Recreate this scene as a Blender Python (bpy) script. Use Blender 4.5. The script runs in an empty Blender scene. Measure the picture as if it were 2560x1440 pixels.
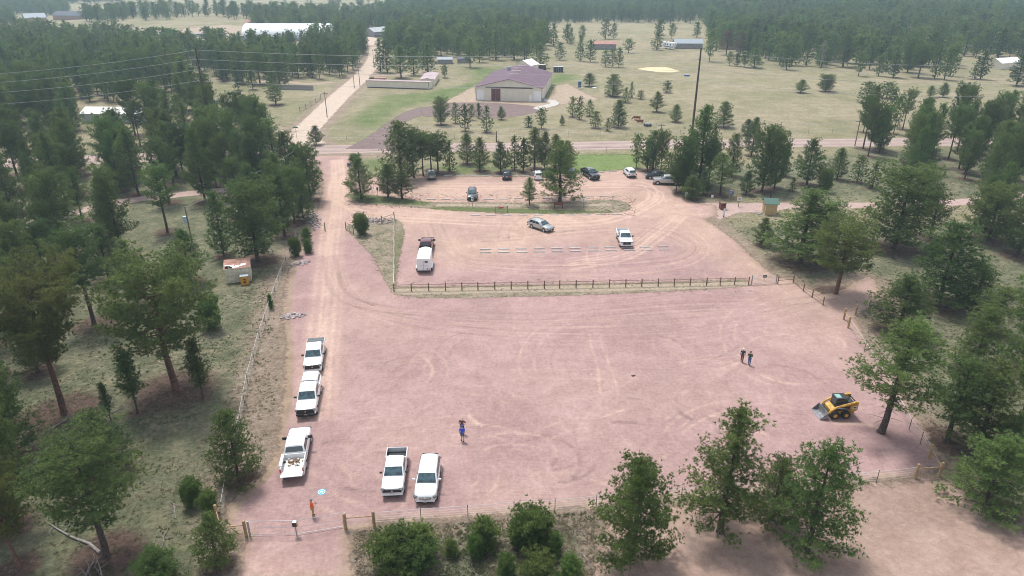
import bpy, bmesh, math, random
import numpy as np
from mathutils import Vector, Matrix

R = math.radians
S = bpy.context.scene
COL = S.collection

# ------------------------------------------------------------------ camera
CAM_H, FPX, PITCH = 41.0, 1750.0, R(24.84)
cam_d = bpy.data.cameras.new('camera')
cam = bpy.data.objects.new('camera', cam_d); COL.objects.link(cam)
cam.location = (0, 0, CAM_H)
cam.rotation_euler = (R(90) - PITCH, 0, 0)
cam_d.sensor_width = 36.0
cam_d.lens = 36.0 * FPX / 2560.0
cam_d.clip_start = 0.5
cam_d.clip_end = 9000
S.camera = cam
S.cycles.filter_width = 1.0

# ------------------------------------------------------------------ light
SUN_EL, SUN_DIR = R(66), Vector((-0.50, 0.86, 0)).normalized()   # horizontal direction towards the sun
w = bpy.data.worlds.new('World'); S.world = w; w.use_nodes = True
nt = w.node_tree; nt.nodes.clear()
wo = nt.nodes.new('ShaderNodeOutputWorld'); bg = nt.nodes.new('ShaderNodeBackground')
sk = nt.nodes.new('ShaderNodeTexSky'); sk.sky_type = 'NISHITA'; sk.sun_disc = False
sk.sun_elevation = SUN_EL
sk.sun_rotation = math.atan2(SUN_DIR.x, SUN_DIR.y)
sk.altitude = 2000; sk.air_density = 1.0; sk.dust_density = 5.0; sk.ozone_density = 1.0
bg.inputs['Strength'].default_value = 0.15
hs = nt.nodes.new('ShaderNodeHueSaturation'); hs.inputs['Saturation'].default_value = 0.35
nt.links.new(sk.outputs[0], hs.inputs['Color']); nt.links.new(hs.outputs[0], bg.inputs['Color'])
nt.links.new(bg.outputs[0], wo.inputs['Surface'])
sd = bpy.data.lights.new('sun', 'SUN'); sd.energy = 2.3; sd.angle = R(11); sd.color = (1.0, 0.965, 0.91)
sun = bpy.data.objects.new('sun', sd); COL.objects.link(sun)
dvec = Vector((SUN_DIR.x * math.cos(SUN_EL), SUN_DIR.y * math.cos(SUN_EL), math.sin(SUN_EL)))
sun.rotation_euler = dvec.to_track_quat('Z', 'Y').to_euler()
sun.location = (0, 0, 60)
vs = S.view_settings
vs.view_transform = 'Standard'; vs.look = 'None'; vs.gamma = 1.0; vs.use_curve_mapping = False
vs.exposure = 0.86

# ------------------------------------------------------------------ geometry of the place
rng = random.Random(7)
def sstep(a, b, x):
    t = np.clip((np.asarray(x, float) - a) / (b - a), 0, 1)
    return t * t * (3 - 2 * t)
def terr(x, y):
    x = np.asarray(x, float); y = np.asarray(y, float)
    a = sstep(330, 620, y)
    return a * (2.2 * np.sin(x / 97.0 + 1.3) * np.sin(y / 120.0) + 1.6 * np.sin(x / 41.0 + y / 77.0)
                + 3.0 * np.sin(y / 210.0 + 0.6) + 3.0 * sstep(100, 500, x))
def P(px, py, z=0.0):
    """point of height z above ground seen at photo position (px, py)"""
    v = (py - 720.0) / FPX
    den = math.sin(PITCH) + v * math.cos(PITCH)
    zz = z
    for _ in range(6):
        zc = (CAM_H - zz) / den
        X = (px - 1280.0) / FPX * zc
        Y = zc * (math.cos(PITCH) - v * math.sin(PITCH))
        zz = z + float(terr(X, Y))
    return Vector((X, Y, zz))
def proj(X, Y, Z):
    dx, dy, dz = X, Y, Z - CAM_H
    zc = dy * math.cos(PITCH) - dz * math.sin(PITCH)
    up = dy * math.sin(PITCH) + dz * math.cos(PITCH)
    return 1280 + FPX * dx / zc, 720 - FPX * up / zc
def P2(pts): return [tuple(P(x, y)[:2]) for x, y in pts]
def height_px(base_px, base_py, top_py):
    b = P(base_px, base_py)
    a = PITCH + math.atan((top_py - 720.0) / FPX)
    return (CAM_H - b.y * math.tan(a)) - b.z

# ------------------------------------------------------------------ materials
def mat(name, col, rough=0.6, metal=0.0, var=0.0, scale=4.0, bump=0.0, spec=0.5, col2=None, coat=0.0, obj_coords=True, detail=4.0):
    m = bpy.data.materials.new(name); m.use_nodes = True
    t = m.node_tree; b = t.nodes['Principled BSDF']
    b.inputs['Base Color'].default_value = (*col, 1)
    b.inputs['Roughness'].default_value = rough
    b.inputs['Metallic'].default_value = metal
    b.inputs['Specular IOR Level'].default_value = spec
    if coat: b.inputs['Coat Weight'].default_value = coat; b.inputs['Coat Roughness'].default_value = 0.08
    if var or col2:
        tc = t.nodes.new('ShaderNodeTexCoord'); n = t.nodes.new('ShaderNodeTexNoise')
        n.inputs['Scale'].default_value = scale; n.inputs['Detail'].default_value = detail
        t.links.new(tc.outputs['Object'], n.inputs['Vector'])
        mx = t.nodes.new('ShaderNodeMix'); mx.data_type = 'RGBA'
        c2 = col2 if col2 else tuple(c * (1 - var) for c in col)
        c1 = col if col2 else tuple(min(1, c * (1 + var * .6)) for c in col)
        mx.inputs[6].default_value = (*c1, 1); mx.inputs[7].default_value = (*c2, 1)
        rp = t.nodes.new('ShaderNodeValToRGB'); rp.color_ramp.elements[0].position = .38; rp.color_ramp.elements[1].position = .62
        t.links.new(n.outputs['Fac'], rp.inputs[0]); t.links.new(rp.outputs[0], mx.inputs[0])
        t.links.new(mx.outputs[2], b.inputs['Base Color'])
        if bump:
            bp = t.nodes.new('ShaderNodeBump'); bp.inputs['Strength'].default_value = bump; bp.inputs['Distance'].default_value = .03
            t.links.new(n.outputs['Fac'], bp.inputs['Height']); t.links.new(bp.outputs[0], b.inputs['Normal'])
    return m

class NB:
    """small node helper"""
    def __init__(s, name):
        s.m = bpy.data.materials.new(name); s.m.use_nodes = True; s.t = s.m.node_tree
        s.b = s.t.nodes['Principled BSDF']; s.out = s.t.nodes['Material Output']
        s.geo = s.t.nodes.new('ShaderNodeNewGeometry')
    def lk(s, a, b): s.t.links.new(a, b)
    def noise(s, scale, detail=5, rough=.6, dist=0.0, stretch=None):
        n = s.t.nodes.new('ShaderNodeTexNoise'); n.inputs['Scale'].default_value = scale
        n.inputs['Detail'].default_value = detail; n.inputs['Roughness'].default_value = rough
        n.inputs['Distortion'].default_value = dist
        if stretch:
            mp = s.t.nodes.new('ShaderNodeMapping'); mp.inputs['Scale'].default_value = stretch[:3]
            if len(stretch) > 3: mp.inputs['Rotation'].default_value = (0, 0, stretch[3])
            s.lk(s.geo.outputs['Position'], mp.inputs[0]); s.lk(mp.outputs[0], n.inputs['Vector'])
        else: s.lk(s.geo.outputs['Position'], n.inputs['Vector'])
        return n.outputs['Fac']
    def vor(s, scale, feature='F1', rnd=1.0):
        n = s.t.nodes.new('ShaderNodeTexVoronoi'); n.inputs['Scale'].default_value = scale; n.feature = feature
        s.lk(s.geo.outputs['Position'], n.inputs['Vector']); return n.outputs['Distance'], n.outputs['Color']
    def ramp(s, f, a, b):
        r = s.t.nodes.new('ShaderNodeMapRange'); r.interpolation_type = 'SMOOTHSTEP'
        r.inputs[1].default_value = a; r.inputs[2].default_value = b
        s.lk(f, r.inputs[0]); return r.outputs[0]
    def mix(s, f, a, b):
        x = s.t.nodes.new('ShaderNodeMix'); x.data_type = 'RGBA'
        for i, v in ((0, f), (6, a), (7, b)):
            if isinstance(v, (tuple, list)): x.inputs[i].default_value = (*v, 1)
            elif isinstance(v, (int, float)): x.inputs[i].default_value = v
            else: s.lk(v, x.inputs[i])
        return x.outputs[2]
    def mul(s, a, b, op='MULTIPLY'):
        x = s.t.nodes.new('ShaderNodeMath'); x.operation = op
        for i, v in ((0, a), (1, b)):
            if isinstance(v, (int, float)): x.inputs[i].default_value = v
            else: s.lk(v, x.inputs[i])
        return x.outputs[0]
    def scalec(s, c, f):
        x = s.t.nodes.new('ShaderNodeVectorMath'); x.operation = 'SCALE'
        s.lk(c, x.inputs[0])
        if isinstance(f, (int, float)): x.inputs[3].default_value = f
        else: s.lk(f, x.inputs[3])
        return x.outputs[0]
    def attr(s, name):
        a = s.t.nodes.new('ShaderNodeAttribute'); a.attribute_name = name; return a.outputs['Fac']
    def bump(s, h, strength, dist):
        bp = s.t.nodes.new('ShaderNodeBump'); bp.inputs['Strength'].default_value = strength; bp.inputs['Distance'].default_value = dist
        s.lk(h, bp.inputs['Height']); s.lk(bp.outputs[0], s.b.inputs['Normal'])
    def done(s, col, rough=.95, spec=.15, alpha=None):
        s.lk(col, s.b.inputs['Base Color']); s.b.inputs['Roughness'].default_value = rough
        s.b.inputs['Specular IOR Level'].default_value = spec
        if alpha is not None:
            tr = s.t.nodes.new('ShaderNodeBsdfTransparent'); ms = s.t.nodes.new('ShaderNodeMixShader')
            s.lk(alpha, ms.inputs[0]); s.lk(tr.outputs[0], ms.inputs[1]); s.lk(s.b.outputs[0], ms.inputs[2])
            s.lk(ms.outputs[0], s.out.inputs['Surface'])
        return s.m

# ------------------------------------------------------------------ mesh builder
class MB:
    def __init__(s): s.v = []; s.f = []
    def add(s, vs, fs):
        o = len(s.v); s.v += [tuple(v) for v in vs]; s.f += [tuple(i + o for i in f) for f in fs]; return s
    def box(s, c, d, rz=0.0, ry=0.0, rx=0.0, taper=1.0, bev=0.0):
        M = Matrix.Translation(c) @ Matrix.Rotation(rz, 4, 'Z') @ Matrix.Rotation(ry, 4, 'Y') @ Matrix.Rotation(rx, 4, 'X')
        x, y, z = d[0] / 2, d[1] / 2, d[2] / 2
        if bev > 0:
            b = bev; vs = []
            for zz, k in ((-z, b), (-z + b, 0), (z - b, 0), (z, b)):
                t = taper if zz > 0 else 1
                for (sx, sy) in ((1, 1), (-1, 1), (-1, -1), (1, -1)):
                    X, Y = (x - k) * t, (y - k) * t
                    if sx * sy > 0: vs += [(sx * X, sy * (Y - b), zz), (sx * (X - b), sy * Y, zz)]
                    else: vs += [(sx * (X - b), sy * Y, zz), (sx * X, sy * (Y - b), zz)]
            fs = [tuple(range(7, -1, -1)), tuple(range(24, 32))]
            for r in range(3):
                for i in range(8):
                    j = (i + 1) % 8; fs.append((r * 8 + i, r * 8 + j, r * 8 + 8 + j, r * 8 + 8 + i))
        else:
            t = taper
            vs = [(-x, -y, -z), (x, -y, -z), (x, y, -z), (-x, y, -z), (-x * t, -y * t, z), (x * t, -y * t, z), (x * t, y * t, z), (-x * t, y * t, z)]
            fs = [(3, 2, 1, 0), (4, 5, 6, 7), (0, 1, 5, 4), (1, 2, 6, 5), (2, 3, 7, 6), (3, 0, 4, 7)]
        return s.add([M @ Vector(v) for v in vs], fs)
    def tube(s, pts, rad, n=6, cap=True):
        pts = [Vector(p) for p in pts]
        if not hasattr(rad, '__len__'): rad = [rad] * len(pts)
        o = len(s.v)
        for i, p in enumerate(pts):
            d = (pts[min(i + 1, len(pts) - 1)] - pts[max(i - 1, 0)])
            d = d.normalized() if d.length > 1e-9 else Vector((0, 0, 1))
            a = d.cross(Vector((0, 0, 1)) if abs(d.z) < .9 else Vector((1, 0, 0))).normalized(); b = d.cross(a)
            for k in range(n):
                t = 2 * math.pi * k / n
                s.v.append(tuple(p + (a * math.cos(t) + b * math.sin(t)) * rad[i]))
        for i in range(len(pts) - 1):
            for k in range(n):
                k2 = (k + 1) % n
                s.f.append((o + i * n + k, o + (i + 1) * n + k, o + (i + 1) * n + k2, o + i * n + k2))
        if cap:
            s.f.append(tuple(o + k for k in range(n)))
            s.f.append(tuple(o + (len(pts) - 1) * n + k for k in range(n - 1, -1, -1)))
        return s
    def loft(s, secs, cap=True):
        n = len(secs[0]); o = len(s.v)
        for q in secs: s.v += [tuple(p) for p in q]
        for i in range(len(secs) - 1):
            for k in range(n):
                k2 = (k + 1) % n
                s.f.append((o + i * n + k, o + i * n + k2, o + (i + 1) * n + k2, o + (i + 1) * n + k))
        if cap:
            s.f.append(tuple(o + k for k in range(n - 1, -1, -1)))
            s.f.append(tuple(o + (len(secs) - 1) * n + k for k in range(n)))
        return s
    def prism(s, poly, z0, z1):
        """vertical prism over a polygon"""
        n = len(poly)
        return s.loft([[(x, y, z0) for x, y in poly], [(x, y, z1) for x, y in poly]])
    def slab(s, quad, t):
        """quad given a thickness t along its normal"""
        q = [Vector(p) for p in quad]; nr = (q[1] - q[0]).cross(q[3] - q[0]).normalized() * t
        return s.add([*q, *[p + nr for p in q]], [(3, 2, 1, 0), (4, 5, 6, 7), (0, 1, 5, 4), (1, 2, 6, 5), (2, 3, 7, 6), (3, 0, 4, 7)])
    def ball(s, c, r, n=8, m=5):
        r = r if hasattr(r, '__len__') else (r, r, r)
        secs = []
        for i in range(m + 1):
            a = -math.pi / 2 + math.pi * i / m; a = max(-1.5, min(1.5, a))
            secs.append([(c[0] + r[0] * math.cos(a) * math.cos(2 * math.pi * k / n), c[1] + r[1] * math.cos(a) * math.sin(2 * math.pi * k / n), c[2] + r[2] * math.sin(a)) for k in range(n)])
        return s.loft(secs)
    def mesh(s, name, m=None, smooth=None):
        me = bpy.data.meshes.new(name); me.from_pydata(s.v, [], s.f)
        if m is not None: me.materials.append(m)
        if smooth:
            me.shade_smooth(); me.set_sharp_from_angle(angle=R(smooth))
        me.update(); return me
    def build(s, name, m, parent=None, smooth=None, loc=None, rz=None):
        o = bpy.data.objects.new(name, s.mesh(name, m, smooth)); COL.objects.link(o)
        if parent: o.parent = parent
        if loc is not None: o.location = loc
        if rz is not None: o.rotation_euler = (0, 0, rz)
        return o

def tag(o, label=None, cat=None, group=None, kind=None):
    if label: o['label'] = label
    if cat: o['category'] = cat
    if group: o['group'] = group
    if kind: o['kind'] = kind
    return o
def thing(name, label, cat, loc=(0, 0, 0), rz=0.0, group=None):
    o = bpy.data.objects.new(name, None); COL.objects.link(o); o.empty_display_size = .3
    o.location = loc; o.rotation_euler = (0, 0, rz)
    return tag(o, label, cat, group)
def kids(o): return [c for c in bpy.data.objects if c.parent == o]
def clone(root, loc=None, rz=None, label=None, group=None, _d=0):
    c = root.copy(); COL.objects.link(c)
    if loc is not None: c.location = loc
    if rz is not None: c.rotation_euler = (0, 0, rz)
    if label: c['label'] = label
    if group: c['group'] = group
    for ch in root.children:
        k = ch.copy(); COL.objects.link(k); k.parent = c
        for g in ch.children:
            q = g.copy(); COL.objects.link(q); q.parent = k
    return c
def inst(mesh, name, parent, loc, rz=0.0, scale=None):
    o = bpy.data.objects.new(name, mesh); COL.objects.link(o); o.parent = parent
    o.location = loc; o.rotation_euler = (0, 0, rz)
    if scale is not None: o.scale = scale
    return o
# ------------------------------------------------------------------ polygons of the place (photo positions turned into ground points)
def sdist(X, Y, poly):
    """signed distance to a polygon, positive inside"""
    X = np.asarray(X, np.float64); Y = np.asarray(Y, np.float64)
    d2 = np.full(X.shape, 1e18); ins = np.zeros(X.shape, bool); n = len(poly)
    for i in range(n):
        x0, y0 = poly[i]; x1, y1 = poly[(i + 1) % n]
        ex, ey = x1 - x0, y1 - y0; L = ex * ex + ey * ey + 1e-12
        t = np.clip(((X - x0) * ex + (Y - y0) * ey) / L, 0, 1)
        d2 = np.minimum(d2, (X - x0 - t * ex) ** 2 + (Y - y0 - t * ey) ** 2)
        c = ((y0 > Y) != (y1 > Y))
        with np.errstate(divide='ignore', invalid='ignore'):
            xi = x0 + (Y - y0) * ex / (ey if abs(ey) > 1e-12 else 1e-12)
        ins ^= (c & (X < xi))
    d = np.sqrt(d2); return np.where(ins, d, -d)
def ldist(X, Y, pts):
    d2 = np.full(X.shape, 1e18)
    for (x0, y0), (x1, y1) in zip(pts[:-1], pts[1:]):
        ex, ey = x1 - x0, y1 - y0; L = ex * ex + ey * ey + 1e-12
        t = np.clip(((X - x0) * ex + (Y - y0) * ey) / L, 0, 1)
        d2 = np.minimum(d2, (X - x0 - t * ex) ** 2 + (Y - y0 - t * ey) ** 2)
    return np.sqrt(d2)
def spline(pts, k=8):
    pts = [Vector((*p, 0)) for p in pts]; out = []
    P_ = [pts[0] * 2 - pts[1]] + pts + [pts[-1] * 2 - pts[-2]]
    for i in range(1, len(P_) - 2):
        for j in range(k):
            t = j / k; a, b, c, d = P_[i - 1], P_[i], P_[i + 1], P_[i + 2]
            q = 0.5 * ((2 * b) + (c - a) * t + (2 * a - 5 * b + 4 * c - d) * t * t + (3 * b - a - 3 * c + d) * t ** 3)
            out.append((q.x, q.y))
    out.append((pts[-1].x, pts[-1].y)); return out
def strip(center_px, width):
    """polygon of a road: centre line (photo) and width in metres, one number or one per point"""
    c = P2(center_px); n0 = len(c)
    ws = [width] * n0 if not hasattr(width, '__len__') else list(width)
    k = 8; s = spline(c, k); L, Rr = [], []
    for i, p in enumerate(s):
        a = s[max(i - 1, 0)]; b = s[min(i + 1, len(s) - 1)]
        d = Vector((b[0] - a[0], b[1] - a[1])).normalized(); nrm = Vector((-d.y, d.x))
        f = i / k; j = min(int(f), n0 - 2); wd = ws[j] + (ws[j + 1] - ws[j]) * (f - j)
        L.append((p[0] + nrm.x * wd / 2, p[1] + nrm.y * wd / 2)); Rr.append((p[0] - nrm.x * wd / 2, p[1] - nrm.y * wd / 2))
    return L + Rr[::-1]

def grid_mesh(name, xs, ys, keep, zf, attrs, m):
    X, Y = np.meshgrid(xs, ys); ny, nx = X.shape
    kv = keep(X, Y)
    q = kv[:-1, :-1] | kv[1:, :-1] | kv[:-1, 1:] | kv[1:, 1:]
    idx = np.arange(nx * ny).reshape(ny, nx)
    a, b, c, d = idx[:-1, :-1][q], idx[:-1, 1:][q], idx[1:, 1:][q], idx[1:, :-1][q]
    faces = np.stack([a, b, c, d], 1)
    used, inv = np.unique(faces, return_inverse=True); faces = inv.reshape(-1, 4)
    xf, yf = X.ravel()[used], Y.ravel()[used]; z = zf(xf, yf)
    me = bpy.data.meshes.new(name); me.vertices.add(len(used)); me.loops.add(faces.size); me.polygons.add(len(faces))
    me.vertices.foreach_set('co', np.stack([xf, yf, z], 1).astype(np.float32).ravel())
    me.loops.foreach_set('vertex_index', faces.astype(np.int32).ravel())
    me.polygons.foreach_set('loop_start', np.arange(0, faces.size, 4, dtype=np.int32))
    me.update(calc_edges=True); me.validate()
    me.shade_smooth()
    for an, fn in attrs.items():
        at = me.attributes.new(an, 'FLOAT', 'POINT'); at.data.foreach_set('value', np.asarray(fn(xf, yf), np.float32))
    me.materials.append(m)
    o = bpy.data.objects.new(name, me); COL.objects.link(o); o['kind'] = 'structure'
    return o
def vnoise(x, y, s, seed=0):
    """cheap smooth value noise"""
    x = np.asarray(x) / s; y = np.asarray(y) / s
    xi = np.floor(x).astype(np.int64); yi = np.floor(y).astype(np.int64); fx = x - xi; fy = y - yi
    def h(a, b):
        n = (a * 374761393 + b * 668265263 + seed * 1442695) & 0xffffffff
        n = ((n ^ (n >> 13)) * 1274126177) & 0xffffffff
        return ((n ^ (n >> 16)) & 0xffff) / 65535.0
    u = fx * fx * (3 - 2 * fx); v = fy * fy * (3 - 2 * fy)
    return (h(xi, yi) * (1 - u) + h(xi + 1, yi) * u) * (1 - v) + (h(xi, yi + 1) * (1 - u) + h(xi + 1, yi + 1) * u) * v

LOT = P2([(712,700),(738,640),(768,582),(788,540),(800,500),(806,470),(800,430),(785,398),(760,388),(960,388),(900,391),(880,405),(872,430),(880,442),(950,445),
          (1060,441),(1300,441),(1440,436),(1490,429),(1560,424),(1610,430),(1655,440),(1670,462),(1690,488),(1740,508),(1790,512),(1795,540),(1765,548),(1800,572),(1840,600),(1880,640),(1915,672),(1945,690),
          (1985,700),(2000,712),(2060,735),(2110,720),(2160,690),(2190,700),(2210,745),(2170,775),(2140,790),(2180,880),(2215,930),(2275,1010),(2330,1100),(2368,1172),(2290,1192),(2110,1207),(1700,1247),(1490,1268),(1200,1292),(945,1308),(875,1330),
          (880,1380),(885,1460),(580,1460),(600,1380),(612,1340),(560,1320),(566,1260),(610,1215),(660,1180),(690,1120),(702,1000),(712,860),(700,780)])
ISL_A = P2([(868,484),(900,484),(940,489),(1010,497),(1080,506),(1300,507),(1440,503),(1500,499),(1548,500),(1573,510),(1578,521),(1560,529),(1520,533),(1400,535),(1260,533),(1130,527),(1010,516),(930,512),(885,503),(866,493)])
ISL_B = P2([(906,575),(935,548),(985,546),(1004,556),(1012,580),(1000,640),(992,690),(990,716),(1100,716),(1300,712),(1560,707),(1870,698),(1876,716),(1700,728),(1500,737),(1200,745),(1040,745),(985,736),(962,700),(930,640),(892,600),(866,572),(872,560)])
ROAD = strip([(-700,452),(0,410),(530,386),(800,374),(1100,369),(1420,365),(1700,360),(2150,356),(2560,352),(3100,346)], 8.6)
LANE = strip([(760,366),(745,345),(775,315),(850,240),(905,190),(934,150),(938,120),(930,98),(915,88)], [12,9.5,7.5,7.5,7.5,7,7,7,6])
DRIVE = strip([(925,372),(940,350),(967,325),(997,303),(1035,284),(1085,272)], [12,6.5,4.6,4.8,7,11])
APRON = P2([(1085,262),(1120,257),(1200,256),(1270,259),(1335,265),(1350,280),(1300,290),(1240,297),(1150,292),(1060,292),(1050,275)])
BARNYARD = P2([(1060,258),(1120,250),(1160,228),(1190,212),(1196,250),(1352,252),(1390,252),(1400,262),(1340,282),(1330,268),(1200,259),(1120,259)])
YARD2 = P2([(1385,215),(1420,208),(1470,235),(1500,248),(1450,258),(1400,262),(1360,252),(1385,232)])
CONC = P2([(1362,248),(1388,250),(1399,258),(1392,263),(1345,275),(1331,270),(1376,259),(1371,254),(1356,254)])
TRAIL = strip([(1760,527),(1830,520),(1900,519),(2000,513),(2200,513),(2360,508),(2480,497),(2620,480),(2760,470)], [10,5.5,5.5,3.4,3.4,3.2,3.2,3,3])
TRAIL2 = strip([(-300,640),(-20,592),(60,565),(170,535),(300,505),(420,490),(530,478),(640,468),(730,456),(800,446)], 3.6)
CLEAR = P2([(1655,1262),(1760,1250),(2110,1213),(2300,1195),(2370,1195),(2450,1260),(2560,1330),(2760,1440),(2760,1560),(1500,1560),(1480,1440),(1520,1330),(1490,1275)])
SANDY = P2([(1590,172),(1620,168),(1668,168),(1702,178),(1680,181),(1640,180)])
LAWN = P2([(1425,388),(1590,386),(1600,418),(1560,425),(1470,432),(1430,430)])
POND = P2([(322,26),(345,23),(380,24),(430,22),(445,25),(400,28),(350,28)])
VERGE = P2([(700,640),(730,620),(735,680),(728,740),(722,800),(730,900),(727,1000),(705,1080),(700,1130),(675,1185),(640,1225),(600,1260),(570,1290),(560,1260),(600,1200),(650,1180),(684,1110),(694,1000),(702,860),(690,780)])
FARM = P2([(400,92),(460,72),(560,62),(612,66),(612,108),(560,122),(470,118),(380,112)])
NODENSE = [LOT, ROAD, LANE, DRIVE, APRON, BARNYARD, TRAIL, TRAIL2, CLEAR]

# ---- materials of the ground
def ground_mat():
    n = NB('dry_meadow_grass')
    big = n.ramp(n.noise(.035, 4, .6), .38, .62); mid = n.ramp(n.noise(.22, 5, .65), .38, .64); fine = n.noise(2.4, 6, .75); vf = n.noise(9, 3, .8)
    straw = n.mix(mid, (.285, .245, .15), (.355, .30, .205)); green = n.mix(mid, (.22, .203, .115), (.29, .257, .155))
    c = n.mix(big, green, straw)
    c = n.mix(n.mul(n.attr('green'), .9), c, n.mix(mid, (.12, .165, .055), (.175, .205, .08)))
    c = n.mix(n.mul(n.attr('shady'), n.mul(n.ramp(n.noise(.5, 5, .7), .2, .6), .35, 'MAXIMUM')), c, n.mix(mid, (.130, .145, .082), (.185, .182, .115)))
    c = n.mix(n.ramp(n.mul(n.attr('dirt'), n.mul(n.noise(.8, 5, .7), .8), 'ADD'), .62, .98), c, n.mix(mid, (.28, .215, .16), (.34, .265, .205)))
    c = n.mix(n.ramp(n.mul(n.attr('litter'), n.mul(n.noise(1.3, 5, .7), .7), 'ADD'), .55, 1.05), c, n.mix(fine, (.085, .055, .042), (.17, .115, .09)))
    c = n.scalec(c, n.mul(n.mul(n.ramp(fine, .25, .75), .55), .72, 'ADD'))
    c = n.scalec(c, n.mul(n.mul(vf, .6), .70, 'ADD'))
    g = n.noise(1.1, 8, .82, .3); c = n.scalec(c, n.mul(n.mul(n.ramp(g, .3, .7), .55), .72, 'ADD'))
    n.bump(n.mul(fine, g, 'ADD'), 1.0, .35)
    return n.done(c)
def gravel_mat(name, pink1, pink2, peach1, peach2, edge=.9, spd=True):
    n = NB(name)
    big = n.ramp(n.noise(.07, 4, .6, .5), .35, .65); mid = n.ramp(n.noise(.45, 6, .7, .6), .3, .7); fine = n.noise(6, 5, .8); vf = n.noise(22, 2, .8)
    streak = n.noise(.5, 6, .7, .8, (1, 5, 1, .25)); streak2 = n.noise(.9, 6, .7, .5, (3.5, .5, 1, -.15))
    c = n.mix(mid, pink1, pink2); c = n.mix(n.mul(n.attr('peach'), n.mul(n.mul(big, .5), .55, 'ADD')), c, n.mix(mid, peach1, peach2))
    c = n.mix(n.mul(n.ramp(streak, .52, .68), .30), c, peach2); c = n.mix(n.mul(n.ramp(streak2, .55, .72), .22), c, tuple(x * .72 for x in pink1))
    tone = n.noise(.10, 5, .62, .8); c = n.scalec(c, n.mul(n.mul(n.ramp(tone, .3, .7), .20), .90, 'ADD'))
    c = n.mix(n.attr('pale'), c, tuple(min(1, x * 1.18) for x in peach2))
    c = n.mix(n.ramp(n.mul(n.attr('verge'), n.mul(n.noise(.9, 4), .8), 'ADD'), .55, 1.1), c, n.mix(mid, (.245, .175, .125), (.325, .245, .18)))
    c = n.mix(n.attr('dark'), c, tuple(x * .60 for x in pink1))
    g1 = n.ramp(n.noise(2.4, 7, .82, .4), .28, .72); g2 = n.ramp(n.noise(1.3, 7, .75, 1.2, (1, 4.5, 1, .12)), .3, .7); g3 = n.ramp(n.noise(.8, 8, .8, 1.6, (2.5, .7, 1, .5)), .3, .7)
    c = n.scalec(c, n.mul(n.mul(g1, .30), .86, 'ADD')); c = n.scalec(c, n.mul(n.mul(g2, .18), .91, 'ADD')); c = n.scalec(c, n.mul(n.mul(g3, .16), .92, 'ADD')); c = n.scalec(c, n.mul(n.mul(vf, .42), .79, 'ADD'))
    n.bump(n.mul(n.mul(fine, vf, 'ADD'), n.mul(n.attr('dark'), -1.5), 'ADD'), .6, .06)
    e = n.ramp(n.mul(n.attr('d'), n.mul(n.mul(n.noise(.9, 5, .75), .5, 'SUBTRACT'), 3.2 * edge), 'ADD'), -.25 * edge, .45 * edge)
    return n.done(c, alpha=e)
def simple_sheet(name, c1, c2, edge=.8, nscale=.5, rough=.95, amp=.3):
    n = NB(name); mid = n.ramp(n.noise(nscale, 6, .7), .3, .7); fine = n.noise(5, 4, .8); lines = n.noise(.6, 5, .6, .6, (1, 6, 1, .1))
    c = n.mix(mid, c1, c2); c = n.mix(n.mul(n.ramp(lines, .5, .7), .25), c, tuple(x * 1.15 for x in c2))
    c = n.mix(n.attr('pale'), c, tuple(min(1, x * 1.3) for x in c2)); c = n.mix(n.attr('dark'), c, tuple(x * .6 for x in c1))
    sp = n.ramp(n.noise(2.6, 4, .6), .66, .76); c = n.mix(n.mul(sp, .35 if amp > .25 else .1), c, tuple(x * .45 for x in c1))
    g1 = n.ramp(n.noise(1.7, 7, .8, .5), .28, .72); c = n.scalec(c, n.mul(n.mul(g1, amp), 1 - amp * .5, 'ADD'))
    c = n.scalec(c, n.mul(n.mul(fine, amp * 1.2), 1 - amp * .6, 'ADD')); n.bump(n.mul(fine, g1, 'ADD'), .6, .08)
    e = n.ramp(n.mul(n.attr('d'), n.mul(n.mul(n.noise(.9, 5, .75), .5, 'SUBTRACT'), 3.0 * edge), 'ADD'), -.25 * edge - .02, .4 * edge + .02)
    return n.done(c, rough=rough, alpha=e)

M_ground = ground_mat()
M_gravel = gravel_mat('pink_crushed_granite', (.302, .194, .184), (.362, .242, .229), (.390, .265, .210), (.450, .322, .258))

# ---- tyre tracks on the lot: centre lines in photo positions; offset pairs +-0.8 m
TR = random.Random(5)
tracks = []     # (polyline, halfwidth, strength, kind)
def track(pts_px, strength, kind='pale', gauge=.85, hw=.16):
    c = spline(P2(pts_px), 6)
    for s_ in (-1, 1):
        o = []
        for i, p in enumerate(c):
            a = c[max(i - 1, 0)]; b = c[min(i + 1, len(c) - 1)]; d = Vector((b[0] - a[0], b[1] - a[1])).normalized()
            o.append((p[0] - d.y * gauge * s_, p[1] + d.x * gauge * s_))
        tracks.append((o, hw, strength, kind))
for k in range(9):      # the entrance road, many wheels wide
    j = TR.uniform(-18, 18)
    track([(845+j*.5,400),(848+j*.6,450),(838+j,520),(825+j,620),(815+j*1.3,760),(800+j*1.5,900),(790+j*1.6,1050)], TR.uniform(.15,.5), 'pale', .85, TR.uniform(.15,.4))
for k in range(8):      # swing from the entrance road into the upper drive
    j = TR.uniform(-9, 9)
    track([(850,430),(840+j,480),(870+j,515+j*.6),(960,535+j),(1100,545+j),(1300,553+j),(1500,545+j*1.3),(1600+j,520),(1640+j,490),(1600,462+j*.6),(1450,462+j*.6),(1200,465+j*.5),(980,462+j*.5)], TR.uniform(.2,.6), 'pale', .85, TR.uniform(.12,.3))
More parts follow.
